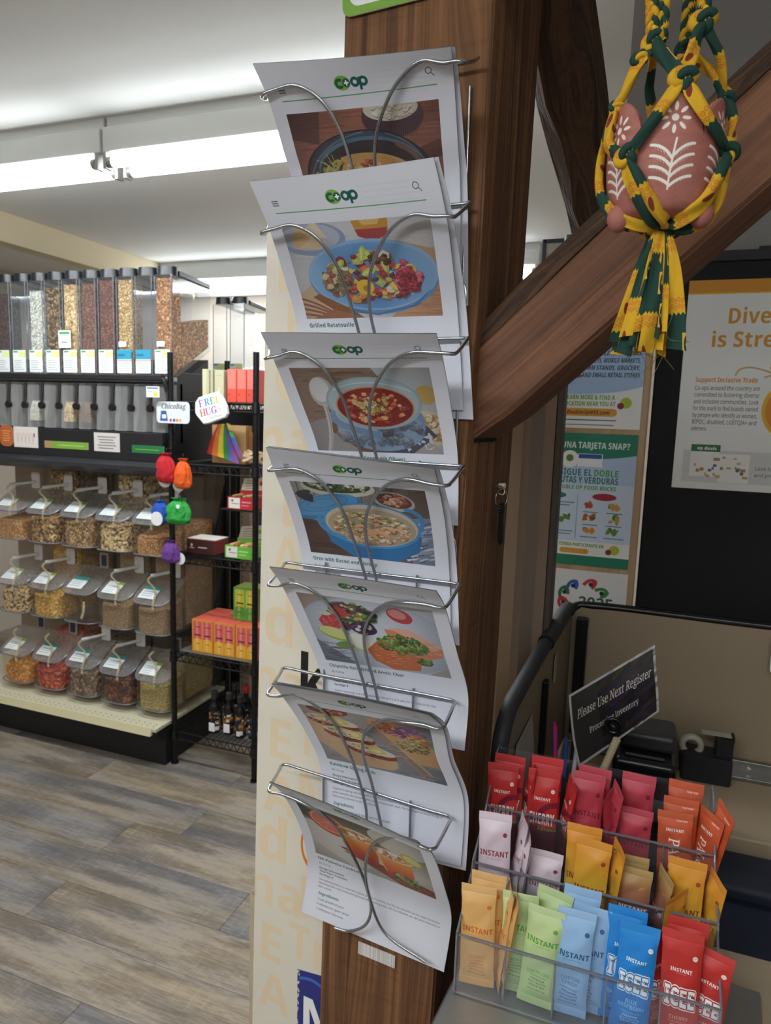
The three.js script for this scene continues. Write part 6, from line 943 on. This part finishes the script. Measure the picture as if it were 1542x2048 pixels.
{
  const rows = ['upper row', 'middle row', 'bottom row'], slot = ['at the view edge', 'fourth from the wire shelf', 'third from the wire shelf', 'second from the wire shelf', 'by the wire shelf'];
  const list = [
    [['peanut', 0.07, 0.1], ['nutmix', 0.105, 0.334], ['walnut', 0.105, 0.14], ['cashew', 0.1, 0.334], ['peanut', 0.06, 0.12]],
    [['cashew', 0.09, 0.16], ['crisps', 0.09, 0.332], [null, 0, 0, { open: 1, drop: 1, teal: 1 }], ['sugar', 0.1, 0.33], ['sugar', 0.1, 0.33, { teal: 1 }]],
    [['mango', 0.06, 0.1, { open: 1 }], ['fruit', 0.075, 0.25, { open: 1, teal: 1 }], ['fig', 0.1, 0.2, { teal: 1 }], ['dates', 0.1, 0.16, { teal: 1 }], ['yeast', 0.11, 0.2, { open: 1 }]],
  ];
  const words = [['reddish peanuts', 'dark and pale nut mix', 'walnut pieces', 'pale cashew mix', 'a low heap of peanuts'], ['pale nuts', 'golden crisps', 'nothing, cord dangling,', 'brown sugar', 'fine tan sugar'], ['orange dried fruit', 'red dried fruit', 'brown dried figs', 'dark dried dates', 'yellow flakes']];
  list.forEach((row, r) => row.forEach(([f, l, b, o], c) => scoopBin(c, r, f, l, b, `bin of ${words[r][c]} in the ${rows[r]}, ${slot[c]}`, o)));
}
// ---------------------------------------------------------------- black wire shelf unit
const RX0 = -1.879, RX1 = -1.465, RZ0 = -2.47, RZ1 = -2.9, SH = [1.63, 1.368, 0.972, 0.522, 0.152];
{
  const t = thing('wire_shelf_unit', 'narrow black wire shelving unit at the end of the bulk bins', 'shelving', [(RX0 + RX1) / 2, 0, (RZ0 + RZ1) / 2]);
  const hx = (RX1 - RX0) / 2, hz = (RZ0 - RZ1) / 2;
  for (const sx of [-1, 1]) for (const sz of [-1, 1]) { const p = part('post', new THREE.CylinderGeometry(0.0127, 0.0127, 1.82, 14).translate(sx * hx, 0.925, sz * hz), M.blackMetal, t); const rg = []; for (let i = 0; i < 64; i++) rg.push(new THREE.CylinderGeometry(0.0131, 0.0131, 0.003, 10).translate(sx * hx, 0.1 + i * 0.0268, sz * hz)); part('groove_ring', merge(rg), M.blackGloss, p); part('foot', merge([new THREE.CylinderGeometry(0.009, 0.009, 0.012, 10).translate(sx * hx, 0.009, sz * hz), new THREE.CylinderGeometry(0.016, 0.018, 0.006, 14).translate(sx * hx, 0.003, sz * hz)]), M.blackGloss, p); }
  for (const y of SH) {
    const g = [], r = 0.0034, y2 = y - 0.034;
    for (const s of [-1, 1]) { g.push(rod([-hx, y, s * hz], [hx, y, s * hz], r), rod([-hx, y2, s * hz], [hx, y2, s * hz], r), rod([s * hx, y, -hz], [s * hx, y, hz], r), rod([s * hx, y2, -hz], [s * hx, y2, hz], r));
      for (let i = 0; i < 12; i++) { const a = -hx + i * 2 * hx / 12, m = a + hx / 12; g.push(rod([a, y, s * hz], [m, y2, s * hz], 0.002, 5), rod([m, y2, s * hz], [m + hx / 12, y, s * hz], 0.002, 5)); const b = -hz + i * 2 * hz / 12, q = b + hz / 12; g.push(rod([s * hx, y, b], [s * hx, y2, q], 0.002, 5), rod([s * hx, y2, q], [s * hx, y, q + hz / 12], 0.002, 5)); } }
    const sh = part('wire_shelf', merge(g), std(0x1c1c1f, 0.35, { metalness: 0.5 }), t);
    const d = []; for (let i = 1; i < 18; i++) { const x = -hx + i * 2 * hx / 18; d.push(rod([x, y + 0.003, -hz], [x, y + 0.003, hz], 0.0016, 5)); } for (const z of [-0.5, 0, 0.5]) d.push(rod([-hx, y, z * hz], [hx, y, z * hz], 0.002, 5));
    part('deck_wires', merge(d), M.blackMetal, sh);
    for (const sx of [-1, 1]) for (const sz of [-1, 1]) part('collar', new THREE.CylinderGeometry(0.0165, 0.019, 0.044, 12).translate(sx * hx, y - 0.016, sz * hz), M.blackGloss, sh);
  }
  part('liner', box(0.38, 0.004, 0.4, 0, 0.528, 0, 0.001), std(0x6a655c, 0.5), t, 'clear grey shelf liner');
}
// things on the wire shelf
const boxPrint = (w, h, draw) => printed(canvasTex(w, h, draw), 0.5);
function carton(name, label, cat, w, h, d, x, y, z, face, side, group, turn = 0) {
  const t = thing(name, label, cat, [x, y, z], turn, group); part('carton', box(w, h, d, 0, 0, 0, 0.002), side, t);
  part('printed_front', card(w - 0.002, h - 0.002, 0.0006, 0.002).translate(0, h / 2, d / 2), face, t); return t;
}
{
  const s0 = SH[0] + 0.005, s1 = SH[1] + 0.005, s2 = SH[2] + 0.005, s3 = 0.533, s4 = SH[4] + 0.005;
  const tanF = boxPrint(100, 256, (g) => { g.fillStyle = '#b8b491'; g.fillRect(0, 0, 100, 256); g.fillStyle = '#c8c4a0'; g.fillRect(0, 0, 40, 256); g.fillStyle = '#33332c'; for (let y = 10; y < 250; y += 14) g.fillRect(64, y, 16, 8); g.fillStyle = '#d8c83a'; g.fillRect(6, 236, 36, 14); }), tanS = std(0xaaa888, 0.6);
  carton('tan_carton', 'slim tan carton with a dark print column on the top wire shelf', 'box', 0.052, 0.135, 0.12, -1.715, s0, -2.56, tanF, tanS, 'tan cartons on the top wire shelf');
  carton('tan_carton', 'plain tan carton on the top wire shelf next to the coral cartons', 'box', 0.046, 0.132, 0.12, -1.662, s0, -2.565, boxPrint(64, 128, (g) => { g.fillStyle = '#c2be9c'; g.fillRect(0, 0, 64, 128); g.fillStyle = '#a8a484'; g.fillRect(10, 20, 44, 3); }), tanS, 'tan cartons on the top wire shelf');
  const cor = boxPrint(64, 160, (g) => { g.fillStyle = '#e86a5c'; g.fillRect(0, 0, 64, 160); g.fillStyle = '#f07a6c'; g.fillRect(6, 4, 50, 90); g.fillStyle = '#d8503e'; g.fillRect(0, 96, 64, 64); g.fillStyle = '#a83a30'; g.fillRect(10, 118, 12, 10); }), corS = std(0xdc5c4c, 0.5);
  ['next to the tan cartons', 'in the middle of three', 'beside the front shelf post'].forEach((w, i) => carton('coral_carton', `bright coral carton on the top wire shelf, ${w}`, 'box', 0.044, 0.136, 0.1, -1.604 + i * 0.0465, s0, -2.56, cor, corS, 'coral cartons on the top wire shelf'));
  // second shelf
  const bb = thing('dark_carton', 'tall black carton standing at the back of the second wire shelf', 'box', [-1.655, s1, -2.78]); part('carton', box(0.32, 0.235, 0.1, 0, 0, 0, 0.003), std(0x22252a, 0.6), bb); part('white_print', merge([plain(0.016, 0.06, 0.001, 0.105, 0.12, 0.0505), plain(0.014, 0.014, 0.001, 0.105, 0.08, 0.0505)]), M.white, bb);
  const fl = carton('craft_carton', 'tan craft display carton leaning behind the rainbow flag', 'box', 0.17, 0.165, 0.05, -1.66, s1, -2.6, boxPrint(128, 128, (g) => { g.fillStyle = '#c29a68'; g.fillRect(0, 0, 128, 128); g.strokeStyle = '#8a6438'; g.lineWidth = 6; g.beginPath(); g.moveTo(0, 40); g.lineTo(50, 70); g.moveTo(0, 60); g.lineTo(40, 82); g.stroke(); }), std(0xb08a58, 0.7));
  const flag = thing('rainbow_flag', 'folded rainbow striped flag hanging in front of the craft carton', 'flag', [-1.655, s1 + 0.004, -2.545]);
  const stripes = canvasTex(128, 128, (g) => { ['#d23a38', '#e8863a', '#e8d23c', '#3f9a4c', '#5a6cb0', '#7a4c86'].forEach((c, i) => { g.fillStyle = c; g.fillRect(i * 21.4, 0, 22, 128); }); g.save(); g.translate(70, 110); g.rotate(-1.57); g.fillStyle = 'rgba(30,60,30,.5)'; g.font = '14px sans-serif'; g.fillText('FLAG', 0, 0); g.restore(); });
  part('flag_cloth', sheetGeo([[-0.04, 0.165, 0.014, 0.168, 0, 0.004], [-0.066, 0.1, 0.044, 0.085, 0.012, 0.008], [-0.092, 0.04, 0.075, 0.0, 0.006, 0.012]], { thick: 0.004, fit: true, bulge: (u) => 0.006 * Math.sin(u * 9) }), [printed(stripes, 0.8), printed(stripes, 0.8)], flag);
  part('folded_edge', sheetGeo([[0.012, 0.172, 0.026, 0.168, 0.016, 0.01], [0.044, 0.09, 0.062, 0.086, 0.02, 0.014], [0.072, 0.03, 0.092, 0.03, 0.016, 0.01]], { thick: 0.004, fit: true, nu: 4 }), [printed(canvasTex(32, 128, (g) => { ['#e8d23c', '#4fb06a', '#3f6cc8', '#7a54b0', '#8a4c8c'].forEach((c, i) => { g.fillStyle = c; g.fillRect(0, i * 26, 32, 26); }); }), 0.8), M.white], flag);
  const hug = thing('hanging_plush_sign', 'white plush speech bubble lettered FREE HUGS hanging on the wire shelf', 'plush sign', [-1.656, 1.543, -2.445], -0.03);
  const hs = new THREE.Shape(); [[-0.075, 0.085], [-0.06, 0.105], [0.028, 0.13], [0.046, 0.116], [0.058, 0.105], [0.075, 0.075], [0.08, 0.045], [0.07, 0.03], [-0.015, 0.002], [-0.035, 0.0], [-0.07, 0.035], [-0.075, 0.045]].forEach((p, i) => (i ? hs.lineTo(...p) : hs.moveTo(...p)));
  const hg = frontUV(new THREE.ExtrudeGeometry(hs, { depth: 0.006, bevelEnabled: true, bevelSize: 0.006, bevelThickness: 0.007, bevelOffset: -0.004, bevelSegments: 4 }));
  part('cushion', hg, printed(canvasTex(256, 210, (g, w, h) => { g.fillStyle = '#eef0f2'; g.fillRect(0, 0, w, h); g.save(); g.translate(36, 106); g.rotate(-0.24); g.font = 'bold 64px serif'; [['F', '#7a4ca8'], ['R', '#3f78c8'], ['E', '#3f9a5c'], ['E', '#e0b040']].forEach(([c, k], i) => { g.fillStyle = k; g.fillText(c, i * 45, 0); }); [['H', '#c85a3c'], ['U', '#b04a8a'], ['G', '#8a4cb0'], ['S', '#d8b8d8']].forEach(([c, k], i) => { g.fillStyle = k; g.fillText(c, -6 + i * 46, 60); }); g.fillStyle = '#555'; g.font = '20px serif'; g.fillText('USA Proud', 60, 86); g.restore(); }), 0.9), hug); part('hanging_loop', tube([[0.03, 0.125, 0], [0.032, 0.15, -0.005], [0.03, 0.125, -0.006]], 0.001, 12, 5), M.white, hug);
  const wood = thing('wood_chip_pile', 'bundle of pale wood chips beside the rainbow flag on the second wire shelf', 'wood bundle', [-1.53, s1, -2.56]); { const r = rng(6), g = []; for (let i = 0; i < 26; i++) g.push(box(0.05 + r() * 0.02, 0.011, 0.016, 0, 0, 0, 0.003).rotateZ((r() - 0.5) * 0.8).rotateY(r() * 3).translate((r() - 0.5) * 0.05, 0.006 + r() * 0.045, (r() - 0.5) * 0.06)); part('chips', merge(g), std(0xd8c09a, 0.7), wood).userData.kind = 'stuff'; const bp = part('brown_paper', sheetGeo([[-0.06, 0.14, -0.03, 0.15, -0.03, -0.03], [-0.045, 0.07, 0.0, 0.08, -0.026, -0.03], [-0.02, 0.0, 0.045, 0.0, -0.03, -0.03]], { thick: 0.003, fit: true }), [std(0x8a5a2c, 0.7), std(0x8a5a2c, 0.7)], wood); }
  // third shelf
  const brown = carton('bar_carton', 'low dark brown bar carton with a white top on the third wire shelf', 'box', 0.145, 0.062, 0.11, -1.758, s2, -2.56, boxPrint(192, 80, (g) => { g.fillStyle = '#46231f'; g.fillRect(0, 0, 192, 80); g.fillStyle = '#d8c8c0'; g.beginPath(); g.ellipse(34, 32, 8, 10, 0, 0, 6.3); g.fill(); g.fillRect(20, 46, 32, 5); g.fillRect(78, 40, 62, 7); }), std(0x7a2a2c, 0.5)); part('white_lid', box(0.14, 0.004, 0.1, 0, 0.062, -0.004, 0.001), M.offwhite, brown);
  const tray = (x, y, z, col, colS, name, label) => { const t = thing(name, label, 'box', [x, y, z]); const W = 0.13; part('tray', merge([plain(W, 0.004, 0.1), plain(W, 0.052, 0.004, 0, 0, 0.048), plain(0.004, 0.052, 0.1, -W / 2), plain(0.004, 0.052, 0.1, W / 2), plain(W, 0.07, 0.004, 0, 0, -0.048)]), std(colS, 0.5), t);
    part('printed_front', card(W, 0.052, 0.0008, 0.001).translate(0, 0.026, 0.0505), boxPrint(160, 64, (g) => { g.fillStyle = col; g.fillRect(0, 0, 160, 64); g.fillStyle = '#e4e0d4'; g.fillRect(6, 4, 68, 56); g.fillStyle = '#4a463e'; g.fillRect(24, 34, 44, 3); g.beginPath(); g.arc(28, 20, 6, 0, 6.3); g.fill(); g.fillStyle = 'rgba(255,255,255,.5)'; g.fillRect(84, 22, 56, 7); g.fillRect(84, 40, 44, 5); }), t);
    part('lid_flap', sheetGeo([[-0.045, 0.122, 0.066, 0.135, -0.048, -0.05], [-0.06, 0.07, 0.064, 0.075, -0.046, -0.046]], { thick: 0.002, fit: true }), [boxPrint(128, 96, (g) => { g.fillStyle = '#cfc8b4'; g.fillRect(0, 0, 128, 96); g.fillStyle = col; g.fillRect(92, 30, 30, 30); g.fillStyle = '#6a645a'; for (const yy of [20, 40, 60, 78]) g.fillRect(18, yy, 60, 4); }), std(colS, 0.5)], t);
    const r = rng(9); for (let i = 0; i < 5; i++) part('snack_bar', box(0.02, 0.05, 0.07, -0.05 + i * 0.025, 0.006, -0.004, 0.005).rotateZ((r() - 0.5) * 0.1), std([0xc89a5c, 0x8a5a34, 0xd8b47c][i % 3], 0.4), t); return t; };
  tray(-1.565, s2, -2.55, '#6ab83a', 0x7cc04a, 'snack_carton', 'open green and white bar carton on the third wire shelf');
  const sub = thing('small_shelf', 'small black bracket shelf between the second and third wire shelves', 'shelf', [-1.57, 1.176, -2.58]); part('board', box(0.2, 0.008, 0.12, 0, 0, 0, 0.002), M.black, sub); for (const x of [-0.09, 0.075]) part('strut', rod([x, 0.002, -0.05], [x + 0.0, -0.2, -0.06], 0.003, 6), M.blackMetal, sub); for (const x of [-0.095, 0.095]) part('side_arm', rod([x, 0.004, -0.055], [x, 0.16, -0.06], 0.003, 6), M.blackMetal, sub);
  tray(-1.565, 1.186, -2.57, '#c02a38', 0xb82a34, 'snack_carton', 'open red and white bar carton on the small bracket shelf');
  // fourth shelf
  const can = (a, b, d) => boxPrint(128, 176, (g) => { g.fillStyle = d; g.fillRect(0, 0, 128, 176); for (const x of [8, 68]) { g.fillStyle = a; g.fillRect(x, 8, 52, 160); g.fillStyle = b; g.beginPath(); g.moveTo(x, 112); g.quadraticCurveTo(x + 20, 92, x + 52, 108); g.lineTo(x + 52, 168); g.lineTo(x, 168); g.fill(); g.fillStyle = 'rgba(255,220,200,.35)'; g.fillRect(x + 16, 8, 14, 160); g.fillStyle = 'rgba(40,20,30,.75)'; g.fillRect(x + 8, 80, 38, 8); g.fillRect(x + 12, 36, 30, 4); g.fillRect(x + 16, 130, 22, 3); } });
  const cf = can('#dd5a62', '#eeb03c', '#e0a02a');
  ['nearest the bulk bins', 'in the middle', 'beside the shelf post'].forEach((w, i) => carton('can_carton', `pink and orange drink can carton on the fourth wire shelf, ${w}`, 'box', 0.109, 0.148, 0.2, -1.748 + i * 0.1115, s3, -2.6, cf, std(0xd8604c, 0.5), 'pink and orange can cartons on the fourth wire shelf'));
  carton('can_carton', 'green and yellow drink can carton resting on top of the pink and orange cartons', 'box', 0.118, 0.148, 0.1, -1.575, s3 + 0.149, -2.62, can('#c8c83a', '#5aa83c', '#5cb04a'), std(0x8aa03a, 0.5));
  const flatp = thing('flat_carton', 'flat tan carton lying on the pink and orange cartons behind the green one', 'box', [-1.66, s3 + 0.149, -2.66]); part('carton', box(0.05, 0.012, 0.08, 0, 0, 0, 0.002), std(0xa8986c, 0.6), flatp);
  // bottles on the lowest shelf
  const bp = [[0, 0], [0.023, 0], [0.025, 0.006], [0.025, 0.115], [0.02, 0.132], [0.013, 0.142], [0.013, 0.16], [0.016, 0.162], [0.016, 0.19], [0.012, 0.196], [0, 0.196]].map((p) => new THREE.Vector2(...p));
  const wrap = canvasTex(256, 128, (g) => { const r = rng(18); g.fillStyle = '#1a1c20'; g.fillRect(0, 0, 256, 128); for (let i = 0; i < 60; i++) { g.fillStyle = ['#b87a2c', '#3a5a8c', '#d8d4cc', '#7a4a24'][Math.floor(r() * 4)]; g.fillRect(r() * 256, r() * 128, 8 + r() * 24, 4 + r() * 14); } g.fillStyle = '#e8e4dc'; g.fillRect(10, 96, 50, 24); g.fillRect(140, 96, 50, 24); });
  const wrapM = printed(wrap, 0.3);
  [[-1.705, -2.53, 'with white label, nearest the bulk bins'], [-1.64, -2.545, 'with white label, second along'], [-1.575, -2.535, 'with an orange print, third along the front'], [-1.515, -2.55, 'half hidden by the shelf post'], [-1.61, -2.64, 'with the red cap in the second row'], [-1.55, -2.65, 'in the second row behind the orange print'], [-1.675, -2.65, 'in the second row near the slotted upright']].forEach(([x, z, w], i) => {
    const t = thing('dark_bottle', `dark bottle on the lowest wire shelf ${w}`, 'bottle', [x, s4, z], i * 1.3, 'dark bottles on the lowest wire shelf'); part('body', new THREE.LatheGeometry(bp.slice(0, 7), 24), M.blackGloss, t); part('wrap_label', new THREE.CylinderGeometry(0.0255, 0.0255, 0.1, 24, 1, true).translate(0, 0.06, 0), wrapM, t); part('cap', new THREE.LatheGeometry(bp.slice(7).concat([]), 20), i === 4 ? std(0xb82a30, 0.4) : std(0x2a2b2e, 0.4), t);
    if (i < 2) part('white_label', box(0.03, 0.04, 0.002, 0, 0.012, 0.0255, 0.001).rotateY(-i * 1.3 + (i ? 0.1 : 0)), M.white, t);
  });
}
// clip strip of little bags at the shelf post
{
  const z = -2.425, strip = thing('clip_strip', 'narrow black clip strip with a printed header card hanging by the front shelf post', 'clip strip', [-1.842, 0.93, z - 0.012]);
  part('strip', merge([plain(0.008, 0.63, 0.003, -0.022, 0, -0.012), ...[0.1, 0.19, 0.29, 0.42, 0.5].map((y) => box(0.016, 0.006, 0.006, -0.022, y, -0.009, 0.001))]), M.black, strip);
  part('header_card', card(0.165, 0.09, 0.002, 0.02).translate(0, 0.655, 0.0), printed(canvasTex(256, 140, (g, w, h) => { g.fillStyle = '#d8dcde'; g.fillRect(0, 0, w, h); g.fillStyle = '#4a4e54'; g.font = 'italic bold 46px serif'; g.fillText('ChicoBag', 34, 46, 190); g.fillStyle = '#2a5aa0'; g.beginPath(); g.moveTo(36, 60); g.lineTo(76, 60); g.lineTo(88, 126); g.lineTo(26, 126); g.fill(); g.fillStyle = '#dfe6ee'; g.fillRect(42, 84, 32, 26); for (const [x, c] of [[110, '#c83a3a'], [136, '#3a5a9a'], [160, '#e0782c'], [184, '#e0b040']]) { g.fillStyle = c; g.beginPath(); g.arc(x, 120, 10, 0, 6.3); g.fill(); } }), 0.5), strip);
  const bag = (x, y, w, h, col, label, tags, lean = 0) => {
    const t = thing('hanging_bag', label, 'bag', [x, y, z + 0.006], 0, 'small stuffed bags on the clip strip');
    const g = new THREE.CylinderGeometry(1, 1, 1, 72, 40, true).translate(0, 0.5, 0), p = g.attributes.position, sd = Math.round(x * -100) % 7, kn = [[0, 0.02], [0.015, 0.5], [0.06, 0.82], [0.2, 1.0], [0.5, 0.97], [0.72, 0.8], [0.84, 0.56], [0.9, 0.36], [0.93, 0.34], [0.97, 0.5], [1, 0.56]];
    for (let i = 0; i < p.count; i++) { const Y = p.getY(i), a = Math.atan2(p.getX(i), p.getZ(i)); let k = 0; while (k < kn.length - 2 && Y > kn[k + 1][0]) k++; const f = (Y - kn[k][0]) / (kn[k + 1][0] - kn[k][0]), R = lerp(kn[k][1], kn[k + 1][1], f), gather = Math.max(0, Y - 0.25) / 0.75, c = Math.cos(a), sn = Math.sin(a);
      const n = R * (1 + (0.02 + 0.17 * gather) * Math.sin(a * 9 + sd + Math.sin(a * 2 + sd) * 1.5) + 0.3 * (fbm(sn * 2 + 9 + sd, Y * 4 + c * 2, 7, 3) - 0.5)), corner = Y < 0.3 ? 1 + 0.14 * Math.abs(sn) * (0.3 - Y) / 0.3 : 1;
      p.setXYZ(i, sn * n * corner * w / 2 + lean * 0.15 * (Y - 0.5) * w, Y * h, c * n * w * 0.33); }
    g.computeVertexNormals(); part('cloth', g, new THREE.MeshPhysicalMaterial({ color: col, roughness: 0.8, sheen: 0.3, sheenColor: new THREE.Color(0x444444) }), t);
    part('drawstring', merge([new THREE.TorusGeometry(w * 0.16, 0.0022, 6, 18).rotateX(1.4).translate(0, h * 0.96, 0), tube([[0, h, 0], [0.004, h + 0.022, -0.004], [0.002, h + 0.012, 0.004]], 0.0015, 10, 5)]), M.black, t);
    tags.forEach(([tx, ty, r, zz]) => part('paper_tag', disc(r, 0.002, 28).translate(tx, ty, zz ?? w * 0.36), M.white, t));
  };
  bag(-1.867, 1.287, 0.09, 0.128, 0xb81420, 'bright red stuffed bag, topmost on the clip strip', [[-0.028, 0.012, 0.034, -0.026]], -0.5);
  bag(-1.784, 1.268, 0.076, 0.128, 0xe05a10, 'orange stuffed bag hanging beside the red one', [[-0.036, 0.014, 0.03, -0.02]], 0.2);
  bag(-1.9, 1.112, 0.076, 0.1, 0x1850b0, 'blue stuffed bag with a white tag in front', [[0.002, 0.024, 0.03]], 0);
  bag(-1.806, 1.116, 0.112, 0.112, 0x2a9a3c, 'green stuffed bag with wide corners beside the blue one', [[0.026, 0.082, 0.009]], 0.2);
  bag(-1.85, 0.945, 0.08, 0.098, 0x6a3a8c, 'purple stuffed bag, lowest on the clip strip', [[0.04, 0.02, 0.026, -0.01]], 0.1);
  const pt = flat('hanging_price_tag', 0.066, 0.045, -1.922, 1.668, -2.41, printed(canvasTex(128, 90, (g) => { g.fillStyle = '#e6e8e8'; g.fillRect(0, 0, 128, 90); g.fillStyle = '#5a6a8a'; g.fillRect(8, 8, 110, 12); g.fillStyle = '#e8d04a'; g.fillRect(70, 48, 46, 34); g.fillStyle = '#9a9a9a'; g.fillRect(12, 40, 46, 6); })), 'white and yellow price tag on the shelf rail above the clip strip', 'tag');
}
scene.traverse((o) => { if (o.isMesh) o.castShadow = o.receiveShadow = true; if (o.isLight && !o.isRectAreaLight) o.castShadow = true; });
renderer.render(scene, camera);
